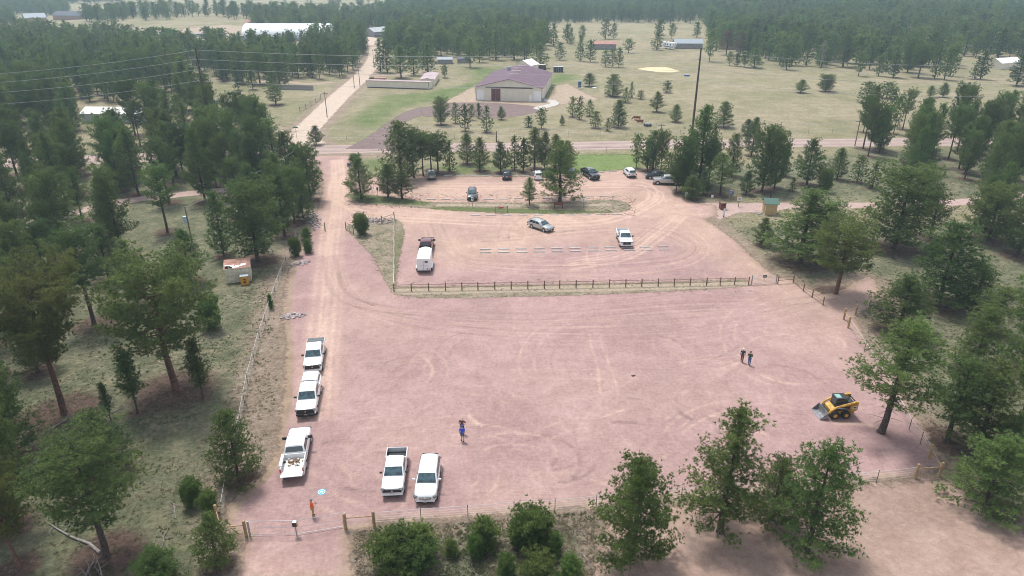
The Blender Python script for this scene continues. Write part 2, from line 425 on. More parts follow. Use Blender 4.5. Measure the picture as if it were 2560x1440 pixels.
for k in range(11):     # loop round the middle stops
    j = TR.uniform(-24, 20)
    track([(1080-j*.6,560),(1120-j,640),(1250-j*.4,668+j*.5),(1500,672+j*.7),(1690+j*.6,655+j*.5),(1745+j,620),(1700+j,585-j*.3),(1600,568-j*.3),(1450,575-j*.3),(1300,590-j*.3),(1200,600)], TR.uniform(.15,.5), 'pale' if k % 3 else 'dark', .85, TR.uniform(.1,.25))
for k in range(7):
    j = TR.uniform(-14, 14)
    track([(1700+j,540),(1640+j,590+j),(1560,640+j),(1420,665+j)], TR.uniform(.2,.5), 'pale', .85, .2)
for k in range(18):      # from the road into the lower lot
    j = TR.uniform(-40, 40)
    track([(830+j*.3,640),(850+j*.4,720),(920+j*.5,770+j*.3),(1080,800+j*.7),(1350,815+j),(1700,800+j*1.5),(1950,770+j*.5),(2080,740)], TR.uniform(.14,.38), TR.choice(['pale','pale','dark']), .85, TR.uniform(.1,.2))
for x0,y0,x1,y1,x2,y2,st in [(1475,850,1495,930,1502,1000,.5),(1500,850,1530,930,1548,990,.4),(1290,945,1400,946,1520,948,.35),(1280,925,1400,925,1500,924,.3),(1700,905,1800,895,1870,885,.25),(1500,1045,1530,1035,1560,1025,.4)]:
    track([(x0,y0),(x1,y1),(x2,y2)], st, 'pale', .05, .10)
for k in range(110):     # arcs where vehicles and the loader turned
    cx, cy = TR.choice([(1400,1130),(1600,900),(1780,850),(1100,900),(2050,880),(1650,1050),(2000,1130),(900,1180),(1300,1000),(1150,1160),(1980,800),(1480,640),(1900,960),(1560,1130)])
    cx += TR.uniform(-130,130); cy += TR.uniform(-50,50); r = TR.uniform(50,230); a0 = TR.uniform(0,6.28); sw = TR.uniform(.4,1.5)
    track([(cx+r*math.cos(a0+sw*t/5), cy+r*.52*math.sin(a0+sw*t/5)) for t in range(6)], TR.uniform(.25,.65), TR.choice(['pale','pale','dark']), TR.choice([.85,.85,.1]), TR.uniform(.07,.13))
def track_field(kind):
    def f(x, y):
        out = np.zeros(len(x)); wob = (vnoise(x, y, .8, 3) - .5) * .18; fade = .35 + 1.0 * vnoise(x, y, 3.0, 9)
        for pl, hw, st, kd in tracks:
            if kd != kind: continue
            a = np.array(pl); lo = a.min(0) - 1; hi = a.max(0) + 1
            m = (x > lo[0]) & (x < hi[0]) & (y > lo[1]) & (y < hi[1])
            if not m.any(): continue
            d = ldist(x[m], y[m], pl) + wob[m]
            out[m] += st * np.exp(-(d / hw) ** 2) * fade[m]
        return np.clip(out, 0, 1) * (.75 if kind == 'pale' else .8)
    return f
def tread(x, y):
    """imprints in the dirt verge left by a machine"""
    dv = sdist(x, y, VERGE)
    ph = (y + .15 * x) / 1.15; fr = ph - np.floor(ph); bar = (fr < .16) | ((vnoise(x * .25, y, .35, 4) > .72) & (fr > .3))
    s1 = bar & (vnoise(x, np.floor(ph) * 3.0, 1.3, 8) > .38)
    return np.where(dv > .5, s1 * .75, 0) + track_field('dark')(x, y)
peachpoly = P2([(860,400),(800,500),(840,560),(1040,600),(1130,640),(1400,600),(1700,600),(1950,700),(2100,800),(2200,700),(1900,640),(1700,480),(1600,420),(1000,430)])
def _clear_of_islands(x, y): return np.minimum(-sdist(x, y, ISL_A), -sdist(x, y, ISL_B))
lx = [p[0] for p in LOT]; ly = [p[1] for p in LOT]
grid_mesh('gravel_lot', np.arange(min(lx) - 2, max(lx) + 2, .22), np.arange(max(36, min(ly) - 2), max(ly) + 2, .24),
          lambda x, y: sdist(x, y, LOT) > -1.2, lambda x, y: x * 0 + .006,
          {'d': lambda x, y: sdist(x, y, LOT), 'pale': track_field('pale'), 'dark': tread,
           'peach': lambda x, y: np.clip(sstep(-9, 6, sdist(x, y, peachpoly)) + .28 * sstep(.4, .9, vnoise(x, y, 9, 2)) + sstep(44, 30, y), 0, 1),
           'verge': lambda x, y: sstep(-.6, .8, sdist(x, y, VERGE)) + .55 * sstep(2.0, 0, sdist(x, y, LOT))}, M_gravel)

def sheet(name, poly, m, z, res=.6, margin=1.0, attrs=None, zf=None):
    xs = [p[0] for p in poly]; ys = [p[1] for p in poly]
    A = {'d': lambda x, y: sdist(x, y, poly)}
    A.update(attrs or {})
    return grid_mesh(name, np.arange(min(xs) - 2, max(xs) + 2, res), np.arange(min(ys) - 2, max(ys) + 2, res),
                     lambda x, y: sdist(x, y, poly) > -margin, (lambda x, y: terr(x, y) + z) if zf is None else zf, A, m)
def wheel_lines(center_px, offs=(-2.6, -1.0, 1.0, 2.6)):
    c = spline(P2(center_px), 6)
    def f(x, y):
        d = ldist(x, y, c); out = 0 * x
        for o in {abs(q) for q in offs}: out = out + np.exp(-((d - o) / .35) ** 2)
        return np.clip(out * .5 * (.4 + vnoise(x, y, 9, 5)), 0, 1)
    return f
island_mat_n = NB('island_dry_grass')
def island_mat():
    n = island_mat_n
    mid = n.ramp(n.noise(.6, 6, .7), .35, .62); fine = n.noise(3.5, 6, .8); vf = n.noise(11, 3, .8)
    c = n.mix(mid, (.205, .17, .115), (.30, .25, .185)); c = n.mix(n.ramp(n.noise(.35, 5, .7), .52, .68), c, (.14, .15, .08))
    c = n.mix(n.ramp(n.mul(n.attr('green'), n.noise(1.2, 4, .7), 'ADD'), .75, 1.25), c, (.125, .15, .06))
    c = n.mix(n.ramp(n.mul(n.attr('dirt'), n.noise(1.2, 4, .7), 'ADD'), .85, 1.25), c, (.38, .31, .23))
    c = n.scalec(c, n.mul(n.ramp(fine, .25, .75), .65, 'ADD')); c = n.scalec(c, n.mul(n.mul(vf, .6), .7, 'ADD')); n.bump(n.mul(fine, vf, 'ADD'), .9, .2)
    e = n.ramp(n.mul(n.attr('d'), n.mul(n.mul(n.noise(1.2, 5, .75), .5, 'SUBTRACT'), 2.0), 'ADD'), -.2, .3)
    return n.done(c, alpha=e)
M_island = island_mat()
greenA = P2([(1040,521),(1130,527),(1260,533),(1400,534),(1520,530),(1300,523),(1130,518)]); greenA2 = P2([(868,484),(960,492),(1080,506),(1060,512),(900,506)])
sheet('verge_island', ISL_A, M_island, .012, .3, .8, {'green': lambda x, y: sstep(-1, .6, np.maximum(sdist(x, y, greenA), sdist(x, y, greenA2))), 'dirt': lambda x, y: .75 * sstep(1.3, .3, abs(ldist(x, y, P2([(1100,513),(1300,514),(1520,512)])) ))})
sheet('fence_verge', ISL_B, M_island, .012, .3, .8, {'green': lambda x, y: .55 * sstep(-2, 1, sdist(x, y, P2([(1000,565),(1014,590),(1000,650),(990,690),(982,640),(988,600)]))), 'dirt': lambda x, y: sstep(.9, .2, abs(ldist(x, y, P2([(985,730),(1300,724),(1560,720),(1870,711)])) - .3)) + .4 * vnoise(x, y, 1.7, 6)})
M_road = simple_sheet('worn_pink_asphalt', (.33, .25, .225), (.40, .305, .27), .25, .3, .9, .2)
M_lane = simple_sheet('pale_dirt_road', (.44, .35, .28), (.53, .43, .35), 1.2)
M_drive = simple_sheet('purple_brown_millings', (.165, .118, .112), (.21, .155, .145), .6)
M_tan = simple_sheet('tan_trodden_dirt', (.31, .24, .175), (.40, .315, .24), 2.4)
M_clear = simple_sheet('pinkish_sandy_soil', (.30, .205, .165), (.38, .275, .225), 1.6, .3, .95, .35)
M_conc = simple_sheet('pale_concrete', (.44, .42, .38), (.50, .48, .44), .05, 1.0, .9, .15)
M_trail = simple_sheet('pink_gravel_trail', (.37, .265, .235), (.44, .325, .29), .5)
M_lawn = simple_sheet('green_lawn', (.115, .168, .05), (.175, .22, .08), 2.2, .4, .95, .5)
sheet('paved_road', ROAD, M_road, .004, 1.0, 1.2, {'pale': wheel_lines([(0,410),(530,386),(800,374),(1100,369),(1420,365),(1700,360),(2150,356),(2560,352)], (.0, 3.6)), 'dark': wheel_lines([(0,410),(530,386),(800,374),(1100,369),(1420,365),(1700,360),(2150,356),(2560,352)], (1.4, 2.4))})
sheet('dirt_road', LANE, M_lane, .009, 1.0, 2)
sheet('driveway', DRIVE, M_drive, .013, .8, 1.5)
sheet('barn_forecourt', APRON, M_drive, .017, .8, 1.5)
sheet('barn_yard', BARNYARD, M_tan, .009, .8, 3)
sheet('trodden_yard', YARD2, M_tan, .004, 1.0, 3)
sheet('concrete_path', CONC, M_conc, .022, .4, .2)
sheet('gravel_trail', TRAIL, M_trail, .004, .5, 1)
sheet('forest_track', TRAIL2, M_trail, .004, .6, 1)
sheet('sandy_clearing', CLEAR, M_clear, .002, .5, 2.5, {'dark': lambda x, y: .25 * sstep(.55, .85, vnoise(x, y, 5, 14))})
sheet('sand_patch', SANDY, simple_sheet('yellow_sand', (.60, .46, .28), (.68, .54, .34), 1.2), .004, 1, 2)
sheet('lawn', LAWN, M_lawn, .004, .8, 2.5)
sheet('farm_yard', FARM, M_tan, .02, 3.0, 3)
pond = sheet('pond', POND, mat('pond_water', (.25, .30, .33), .15, spec=.5), .05, 4, 0)
tan2 = [('farm_track', [(455,74),(500,66),(560,77),(640,78)], 4), ('bare_patch', [(470,112),(520,108),(590,106)], 9), ('yard_track', [(905,118),(960,112),(1010,96)], 7),
        ('house_track', [(640,205),(700,203),(770,210),(835,205)], 5), ('stable_track', [(925,190),(990,187),(1060,180),(1120,183)], 5), ('left_track', [(470,292),(530,296),(640,300),(700,318)], 3),
        ('left_spur', [(530,320),(590,318),(660,322),(735,332)], 3)]
for nm, pl, wd in tan2: sheet(nm, strip(pl, wd), M_tan, .012, .9, 1.2)

# ---- the ground itself, relief and masks; the trees list is needed for the litter
def ground_axis(lo, hi, step, far_lo, far_hi):
    a = list(np.arange(lo, hi, step)); d = step; x = a[-1]
    while x < far_hi: d *= 1.09; x += d; a.append(x)
    d = step; x = lo; b = []
    while x > far_lo: d *= 1.09; x -= d; b.append(x)
    return np.array(b[::-1] + a)
DIRTS = [LOT, CLEAR, LANE, P2([(690,700),(560,1300),(640,1440),(870,1440),(900,1330),(700,1100)])]
GREENS = [P2([(880,300),(960,240),(1080,230),(1190,205),(1180,170),(1280,170),(1180,240),(1090,250),(1000,270),(930,320)]), P2([(1385,185),(1440,185),(1430,200),(1385,210),(1360,245),(1350,240)]),
          P2([(1420,385),(1600,385),(1600,430),(1430,435)]), P2([(960,400),(880,400),(960,440)]), P2([(1100,415),(1280,415),(1280,438),(1100,438)]), P2([(540,610),(610,560),(560,640)])]
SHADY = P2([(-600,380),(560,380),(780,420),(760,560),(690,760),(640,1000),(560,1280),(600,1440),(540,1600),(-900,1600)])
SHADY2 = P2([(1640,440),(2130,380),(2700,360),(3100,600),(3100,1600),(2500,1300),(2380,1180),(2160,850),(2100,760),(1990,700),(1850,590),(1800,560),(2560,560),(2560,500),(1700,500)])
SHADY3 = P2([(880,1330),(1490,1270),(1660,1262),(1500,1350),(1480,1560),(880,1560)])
def make_ground(trees_xyr):
    T = np.array(trees_xyr)
    def near(x, y): return (abs(x) < 130) & (y < 265)
    def green(x, y):
        g = np.zeros(len(x))
        for p in GREENS: g = np.maximum(g, sstep(-4, 3, sdist(x, y, p)))
        return g * .95 + .20 * sstep(.55, .8, vnoise(x, y, 22, 5))
    def dirt(x, y):
        g = np.zeros(len(x))
        for p in DIRTS: g = np.maximum(g, sstep(-6, .5, sdist(x, y, p)))
        return g * .55 + .14 * sstep(.5, .85, vnoise(x, y, 5, 21)) + .1 * sstep(.5, .8, vnoise(x, y, 17, 22))
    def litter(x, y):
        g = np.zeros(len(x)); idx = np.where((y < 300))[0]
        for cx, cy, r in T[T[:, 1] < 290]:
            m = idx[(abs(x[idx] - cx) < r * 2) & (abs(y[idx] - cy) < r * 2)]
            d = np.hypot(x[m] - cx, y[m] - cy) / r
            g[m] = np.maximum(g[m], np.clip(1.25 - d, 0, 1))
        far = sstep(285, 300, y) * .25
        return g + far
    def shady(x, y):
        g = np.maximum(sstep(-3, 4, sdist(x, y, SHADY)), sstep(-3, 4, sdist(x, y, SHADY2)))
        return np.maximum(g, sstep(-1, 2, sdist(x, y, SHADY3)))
    xs = ground_axis(-115, 120, .9, -3000, 3000); ys = ground_axis(28, 255, .9, -600, 4200)
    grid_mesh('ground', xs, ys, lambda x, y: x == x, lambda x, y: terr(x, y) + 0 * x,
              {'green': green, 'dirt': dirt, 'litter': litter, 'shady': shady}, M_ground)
# ------------------------------------------------------------------ pines
def foliage_mat(name, dark, light, tipc, rnd=.35, transl=.25):
    n = NB(name); t = n.t
    tint = n.attr('tint'); oi = t.nodes.new('ShaderNodeObjectInfo')
    c = n.mix(tint, dark, light)
    c = n.mix(n.ramp(n.attr('tip'), .5, 1.1), c, tipc)
    hv = t.nodes.new('ShaderNodeHueSaturation')
    r1 = t.nodes.new('ShaderNodeMapRange'); r1.inputs[3].default_value = .478; r1.inputs[4].default_value = .515
    n.lk(oi.outputs['Random'], r1.inputs[0]); n.lk(r1.outputs[0], hv.inputs['Hue'])
    fr = n.mul(oi.outputs['Random'], 7.31); fr = n.mul(fr, 1.0, 'FRACT') if False else fr
    fx = t.nodes.new('ShaderNodeMath'); fx.operation = 'FRACT'; n.lk(fr, fx.inputs[0])
    r2 = t.nodes.new('ShaderNodeMapRange'); r2.inputs[3].default_value = 1 - rnd; r2.inputs[4].default_value = 1 + rnd
    n.lk(fx.outputs[0], r2.inputs[0]); n.lk(r2.outputs[0], hv.inputs['Value']); n.lk(c, hv.inputs['Color'])
    n.lk(hv.outputs[0], n.b.inputs['Base Color']); n.b.inputs['Roughness'].default_value = .6; n.b.inputs['Specular IOR Level'].default_value = .3
    tl = t.nodes.new('ShaderNodeBsdfTranslucent'); n.lk(hv.outputs[0], tl.inputs['Color'])
    ms = t.nodes.new('ShaderNodeMixShader'); ms.inputs[0].default_value = transl
    n.lk(n.b.outputs[0], ms.inputs[1]); n.lk(tl.outputs[0], ms.inputs[2]); n.lk(ms.outputs[0], n.out.inputs['Surface'])
    return n.m
M_needle = foliage_mat('pine_needles', (.072, .120, .034), (.160, .235, .062), (.25, .32, .09), .30, .40)
M_needle_g = foliage_mat('bright_pine_needles', (.088, .150, .038), (.185, .270, .066), (.28, .36, .10), .18, .42)
M_needle_o = foliage_mat('olive_pine_needles', (.092, .130, .038), (.19, .240, .066), (.29, .33, .10), .18, .40)
M_needle_br = foliage_mat('browning_needles', (.14, .095, .05), (.20, .13, .075), (.24, .15, .08), .2)
M_needle_rd = foliage_mat('rust_dead_needles', (.26, .11, .06), (.36, .17, .10), (.36, .18, .11), .2)
M_leaf = foliage_mat('broad_leaves', (.05, .10, .035), (.09, .15, .06), (.12, .18, .07), .2)
M_bark = mat('pine_bark', (.075, .052, .042), .95, var=.5, scale=6, bump=.8)
M_bark_o = mat('orange_pine_bark', (.20, .095, .058), .95, col2=(.075, .045, .035), scale=5, bump=.8)
M_deadw = mat('grey_dead_wood', (.26, .23, .21), .95, var=.3, scale=8)

def crown_mesh(name, clumps, needles, nl, m, seed, width=.34):
    """clumps: array (n, 8): x y z radius tint dx dy dz ; every clump is a pompom of needle blades"""
    r = np.random.RandomState(seed); C = np.asarray(clumps, float); n = len(C)
    N = n * needles
    c = np.repeat(C[:, :3], needles, 0); rad = np.repeat(C[:, 3], needles); tint = np.repeat(C[:, 4], needles); ax = np.repeat(C[:, 5:8], needles, 0)
    d = r.normal(size=(N, 3)); d /= np.linalg.norm(d, axis=1)[:, None]
    d = d + ax * .75; d /= np.linalg.norm(d, axis=1)[:, None]
    L = rad * r.uniform(.7, 1.15, N)
    side = np.cross(d, r.normal(size=(N, 3))); side /= np.linalg.norm(side, axis=1)[:, None] + 1e-9
    base = c - d * (rad * .10)[:, None]
    tip = c + d * L[:, None]
    w = (rad * width * r.uniform(.7, 1.2, N))[:, None]
    V = np.stack([base + side * w * .5, tip, base - side * w * .5], 1)
    V[:, 0] += d * (rad * .25)[:, None]
    V = V.reshape(-1, 3)
    me = bpy.data.meshes.new(name); me.vertices.add(N * 3); me.loops.add(N * 3); me.polygons.add(N)
    me.vertices.foreach_set('co', V.astype(np.float32).ravel()); me.loops.foreach_set('vertex_index', np.arange(N * 3, dtype=np.int32))
    me.polygons.foreach_set('loop_start', np.arange(0, N * 3, 3, dtype=np.int32)); me.update(calc_edges=True)
    tv = np.clip(np.repeat(tint + r.uniform(-.15, .15, N), 3), 0, 1)
    at = me.attributes.new('tint', 'FLOAT', 'POINT'); at.data.foreach_set('value', tv.astype(np.float32))
    tip_v = np.tile(np.array([.1, 1, .1]), N) * np.repeat(r.uniform(0, 1.2, N), 3)
    at = me.attributes.new('tip', 'FLOAT', 'POINT'); at.data.foreach_set('value', tip_v.astype(np.float32))
    me.materials.append(m); return me

def pine_meshes(seed, H=12.0, cb=.25, Rm=3.0, prof='cone', limbs=46, step=.42, cr=.34, needles=12, m=None, bark=None, trunk_r=.2, gap=.0, lean=0.0, tubes=True, width=.19, droop=.0, fork=False):
    """builds crown mesh + trunk mesh of one kind of pine; z from 0 to H"""
    r = random.Random(seed); nr = np.random.RandomState(seed); C = []; T = MB(); limbs = int(limbs * (1.30 if cb > .2 else 1.5))
    phase = r.uniform(0, 6.28)
    wob = [(r.uniform(-.12, .12) * trunk_r * 4, r.uniform(-.12, .12) * trunk_r * 4) for _ in range(6)]
    def axis(t):
        i = min(int(t * 5), 4); f = t * 5 - i
        return Vector((wob[i][0] * (1 - f) + wob[i + 1][0] * f + lean * H * t * t, wob[i][1] * (1 - f) + wob[i + 1][1] * f, t * H))
    ts = [0, .02, .12, .3, .5, .7, .85, .97]
    T.tube([axis(t) for t in ts], [trunk_r * 1.45, trunk_r * 1.1, trunk_r * .95, trunk_r * .8, trunk_r * .6, trunk_r * .36, trunk_r * .2, .02], 8)
    if fork:
        a = r.uniform(0, 6.28); q = [axis(.35)]
        for k in range(1, 6): q.append(axis(.35 + .11 * k) + Vector((math.cos(a), math.sin(a), 0)) * (.35 * k ** .8) * Rm * .3)
        T.tube(q, [trunk_r * .6, trunk_r * .55, trunk_r * .45, trunk_r * .3, trunk_r * .2, .03], 6)
    for i in range(limbs):
        u = (i + r.uniform(-.4, .4)) / limbs; u = min(max(u, 0), 1)
        t = cb + (1 - cb) * (u ** .92) * .985
        if prof == 'cone': R_ = (1 - u) ** .75 * 1.0 * (.35 + .65 * min(1, u / .14)) + .10
        elif prof == 'round': R_ = math.sqrt(max(0, 1 - (2 * abs(u - .40) / (1.25 if u > .4 else .98)) ** 2)) * .95 + .08
        elif prof == 'flat': R_ = (.35 + .75 * math.sin(min(1, u * 1.25) * math.pi * .55)) if u < .8 else (1.1 * (1 - u) / .2 * .8 + .25)
        else: R_ = (1 - u) ** .5 * .9 + .1
        lump = 1 + .20 * math.sin(3 * (i * 2.4 + phase)) * math.sin(u * 9 + phase)
        L = Rm * R_ * lump * r.uniform(.74, 1.08)
        if r.random() < gap: L *= r.uniform(.2, .5)
        a = i * 2.39996 + r.uniform(-.5, .5)
        o = axis(t); rise = (.55 * u + .02 + r.uniform(-.12, .14)) * L - droop * L
        pts = []; K = 4
        bend = r.uniform(-.25, .25)
        for k in range(K + 1):
            f = k / K; aa = a + bend * f
            pts.append(o + Vector((math.cos(aa) * L * f, math.sin(aa) * L * f, rise * f + .22 * L * f * f - .10 * L * math.sin(f * 3.14))))
        if tubes and L > .5: T.tube([pts[0], pts[2], pts[4]], [max(.018, trunk_r * .24 * (1 - u * .6)), max(.014, trunk_r * .15 * (1 - u * .5)), .010], 4, False)
        limb_t = r.uniform(0, 1)
        f = .30 + .25 * r.random() if L > 1.2 else .12
        while f < 1.04:
            k = min(int(f * K), K - 1); ff = f * K - k; q = pts[k].lerp(pts[k + 1], min(ff, 1.1))
            fan = (.16 + .30 * min(f, 1 - (f - .75) if f > .75 else f)) * L * .62
            nside = max(3, int(fan / (step * .30)))
            perp = Vector((-math.sin(a), math.cos(a), 0))
            for j in range(nside):
                s_ = r.uniform(-1, 1)
                back = abs(s_) * fan * .35
                p = q + perp * s_ * fan - Vector((math.cos(a), math.sin(a), 0)) * back + Vector((0, 0, r.uniform(-.10, .22) * (1 + .3 * L)))
                dr = (p - o); dr.z = dr.z * .3 + .55 * dr.length; dr.normalize()
                C.append((p.x, p.y, p.z, cr * r.uniform(.72, 1.22), .6 * limb_t * r.uniform(.5, 1.1) + .4 * r.random(), dr.x, dr.y, dr.z))
            if tubes and L > 1.6 and r.random() < .5:
                T.tube([q, p], [.016, .008], 3, False)
            f += step / max(L, .5)
    top = axis(1.0)
    for k in range(5): C.append((top.x + r.uniform(-.15, .15), top.y + r.uniform(-.15, .15), H - .15 - .22 * k, cr * .9, r.random(), 0, 0, 1))
    if cb > .15 and tubes:      # dead stubs on the bare trunk
        for k in range(10):
            t = r.uniform(cb * .45, cb * 1.1); a = r.uniform(0, 6.28); L = Rm * r.uniform(.15, .45)
            o = axis(t); T.tube([o, o + Vector((math.cos(a) * L, math.sin(a) * L, r.uniform(-.25, .1) * L))], [.03, .008], 3, False)
    q_ = np.percentile([math.hypot(c[0], c[1]) for c in C], 93); k_ = (Rm - cr * .5) / q_
    C = [(c[0] * k_, c[1] * k_, *c[2:]) for c in C]
    C = [(c[0] + nr.normal() * c[3] * .78 * (j > 0), c[1] + nr.normal() * c[3] * .78 * (j > 0), c[2] + nr.normal() * c[3] * .42 * (j > 0), c[3] * (.74 if tubes else 1.0), min(1, max(0, c[4] + nr.uniform(-.12, .12))), *c[5:]) for c in C for j in range(4 if tubes else 2)]
    T.v = [(v[0] * (1 + (k_ - 1) * min(1, math.hypot(v[0], v[1]) / (trunk_r * 3))), v[1] * (1 + (k_ - 1) * min(1, math.hypot(v[0], v[1]) / (trunk_r * 3))), v[2]) for v in T.v]
    cm = crown_mesh('pine_crown', C, int(needles * (1.15 if tubes else 1.1)), 0, m or M_needle, seed + 5, width)
    tm = T.mesh('pine_trunk', bark or M_bark, 60)
    return tm, cm, H, Rm, len(C)

def dead_meshes(seed, H=9, m=None):
    r = random.Random(seed); T = MB(); T.tube([(0, 0, 0), (.1, 0, H * .5), (.0, .1, H)], [.2, .13, .03], 6); B = MB()
    for i in range(46):
        t = r.uniform(.25, .97); a = r.uniform(0, 6.28); L = 2.9 * (1 - t) ** .5 * r.uniform(.5, 1.1)
        o = Vector((.1 * math.sin(t * 3.1), 0, t * H)); e = o + Vector((math.cos(a) * L, math.sin(a) * L, L * r.uniform(.1, .6)))
        B.tube([o, e], [.05, .015], 3, False)
        for k in range(6):
            q = o.lerp(e, r.uniform(.35, 1)); B.tube([q, q + Vector((r.uniform(-.6, .6), r.uniform(-.6, .6), r.uniform(0, .6)))], [.022, .01], 3, False)
    return T.mesh('dead_trunk', M_deadw, 60), B.mesh('bare_branches', M_deadw), H, 2.9, 0

PV = {}     # kinds of tree: name -> list of (trunk mesh, crown mesh, H, R)
PV['cone'] = [pine_meshes(11, 11, .12, 2.9, 'cone', 64, .46, .33, 13), pine_meshes(12, 11, .16, 2.5, 'cone', 60, .46, .33, 13, gap=.15), pine_meshes(13, 11, .08, 3.1, 'cone', 64, .46, .34, 12)]
PV['full'] = [pine_meshes(21, 11, .05, 3.2, 'x', 66, .5, .36, 13, gap=.1), pine_meshes(22, 11, .10, 3.0, 'round', 66, .5, .36, 13, gap=.1, fork=True)]
PV['mature'] = [pine_meshes(31, 14, .34, 3.6, 'round', 58, .5, .38, 13, trunk_r=.27, gap=.2, bark=M_bark), pine_meshes(32, 14, .28, 3.3, 'x', 54, .52, .38, 13, trunk_r=.25, gap=.25, lean=.03),
                pine_meshes(33, 14, .42, 3.2, 'round', 48, .5, .38, 13, trunk_r=.25, gap=.2), pine_meshes(34, 14, .10, 3.1, 'x', 66, .5, .37, 13, trunk_r=.24, gap=.3)]
PV['olive'] = [pine_meshes(41, 14, .40, 4.6, 'flat', 54, .50, .40, 14, trunk_r=.32, gap=.12, m=M_needle_o, bark=M_bark_o, droop=.05), pine_meshes(42, 14, .36, 4.2, 'round', 56, .5, .40, 14, trunk_r=.30, gap=.2, m=M_needle_o, bark=M_bark_o)]
PV['bright'] = [pine_meshes(51, 9, .05, 3.0, 'x', 66, .40, .30, 14, m=M_needle_g, gap=.1), pine_meshes(52, 9, .08, 2.8, 'cone', 62, .40, .30, 14, m=M_needle_g)]
PV['sap'] = [pine_meshes(61, 2.6, .02, 1.25, 'round', 28, .20, .25, 15, m=M_needle_g, trunk_r=.05, width=.20), pine_meshes(62, 2.6, .04, .95, 'cone', 26, .20, .24, 15, m=M_needle_g, trunk_r=.05, width=.20), pine_meshes(63, 2.6, .10, 1.3, 'round', 24, .22, .26, 15, m=M_needle_g, trunk_r=.05, width=.20)]
PV['slim'] = [pine_meshes(71, 7, .35, 1.1, 'x', 30, .42, .32, 12, trunk_r=.10), pine_meshes(72, 7, .25, 1.25, 'cone', 34, .42, .32, 12, trunk_r=.10)]
PV['dead'] = [dead_meshes(81)]
PV['brown'] = [pine_meshes(85, 12, .2, 2.8, 'x', 44, .6, .4, 9, m=M_needle_br), ]
PV['rust'] = [pine_meshes(86, 9, .2, 2.2, 'x', 36, .6, .4, 9, m=M_needle_rd)]
PV['leafy'] = [pine_meshes(91, 7, .18, 4.2, 'round', 60, .55, .42, 12, m=M_leaf, trunk_r=.2, width=.5)]
# lighter meshes for far away
PV['far'] = [pine_meshes(101, 12, .10, 3.0, 'x', 30, .95, .62, 7, tubes=False, width=.30), pine_meshes(102, 12, .18, 3.2, 'round', 30, .95, .62, 7, tubes=False, width=.30),
             pine_meshes(103, 12, .05, 2.8, 'cone', 32, .95, .60, 7, tubes=False, width=.30), pine_meshes(104, 12, .12, 2.6, 'x', 28, .95, .62, 7, tubes=False, gap=.25, width=.42)]

TREES = []      # dict(kind, var, x, y, h, r, label, group)
def tr(kind, bx, by, ty, w, label=None, group=None, var=None):
    b = P(bx, by); h = height_px(bx, by, ty); w = w * (.9 if bx < 760 and by > 440 and kind != 'sap' else 1)
    zc = b.y * math.cos(PITCH) + (CAM_H - h * .6) * math.sin(PITCH)
    TREES.append(dict(kind=kind, var=var, x=b.x, y=b.y, h=max(h, .6), r=w / FPX * zc / 2, label=label, group=group, px=(bx, by, ty, w), hand=True))

# -- front right group and the saplings along the lower fence
tr('bright', 1582, 1398, 1152, 196, 'bushy green pine standing alone just inside the lower fence, left of the front right group', var=0)
tr('mature', 1803, 1330, 1020, 216, 'tallest open topped pine of the front right group, its trunk by the lower fence', var=3)
tr('full', 1930, 1300, 1146, 140, 'low dense pine squeezed between two taller ones in the front right group', var=0)
tr('full', 2020, 1375, 1116, 200, 'broad pine at the right edge of the front right group beside the sandy clearing', var=0)
tr('sap', 985, 1412, 1330, 112, 'widest bright green pine sapling below the fence under the parked white SUV', var=2)
tr('sap', 1050, 1385, 1305, 86, 'pointed pine sapling behind the wide one below the fence', var=1)
tr('sap', 1045, 1420, 1350, 90, 'rounded pine sapling hugging the right side of the wide one', var=0)
tr('sap', 1212, 1368, 1287, 72, 'upright pine sapling in the brush, below the middle of the lower fence', var=1)
tr('sap', 1190, 1392, 1335, 40, 'small pine sapling close to the left foot of the upright one', var=0)
tr('sap', 1128, 1388, 1345, 36, 'little lone sapling beside a short grey log', var=1)
tr('sap', 1330, 1362, 1268, 98, 'full bright pine sapling nearest the left of the bushy fence pine', var=0)
tr('sap', 1298, 1365, 1300, 60, 'low sapling at the left foot of the full bright one', var=2)
tr('sap', 1388, 1388, 1325, 40, 'narrow young sapling right of the full bright one', var=1)
tr('sap', 1345, 1455, 1388, 86, 'yellowish sapling cut by the bottom edge of the picture', var=2)
tr('sap', 1425, 1462, 1380, 64, 'dark green sapling cut by the bottom edge beside the yellowish one', var=1)
tr('sap', 1265, 1440, 1388, 48, 'small sapling low in the brush near the bottom edge', var=0)
tr('sap', 1020, 1460, 1428, 50, 'tip of a sapling at the bottom edge under the wide sapling', var=0)
# -- lower left
tr('cone', 545, 1415, 1285, 124, 'pine touching the left end of the lower fence beside the gate', var=2)
tr('bright', 400, 1462, 1376, 124, 'bright pine top cut by the bottom edge left of the gate', var=0)
tr('full', 598, 1200, 1030, 138, 'dense pine growing over the wire fence left of the white pickup with the open tailgate', var=0)
tr('sap', 484, 1262, 1208, 46, 'small sapling in the dry grass left of the fence corner', var=0)
tr('sap', 528, 1285, 1235, 44, 'scrappy sapling almost touching the wooden fence corner', var=2)
tr('mature', 268, 1388, 1110, 262, 'huge dark pine in the lower left with a charred looking trunk foot', var=0)
tr('olive', 48, 1418, 1180, 150, 'yellowish pine with a slanting bare trunk at the lower left corner', var=1)
tr('full', 25, 1315, 985, 190, 'green pine at the left edge above the yellowish corner pine', var=1)
tr('full', 262, 1170, 1030, 160, 'bushy pine half hidden behind the huge dark one', var=0)
tr('olive', 160, 1030, 700, 262, 'old spreading pine with a thick reddish bare trunk at the left', var=0)
tr('olive', 438, 975, 664, 290, 'big olive ponderosa with an orange trunk over a patch of brown needles', var=1)
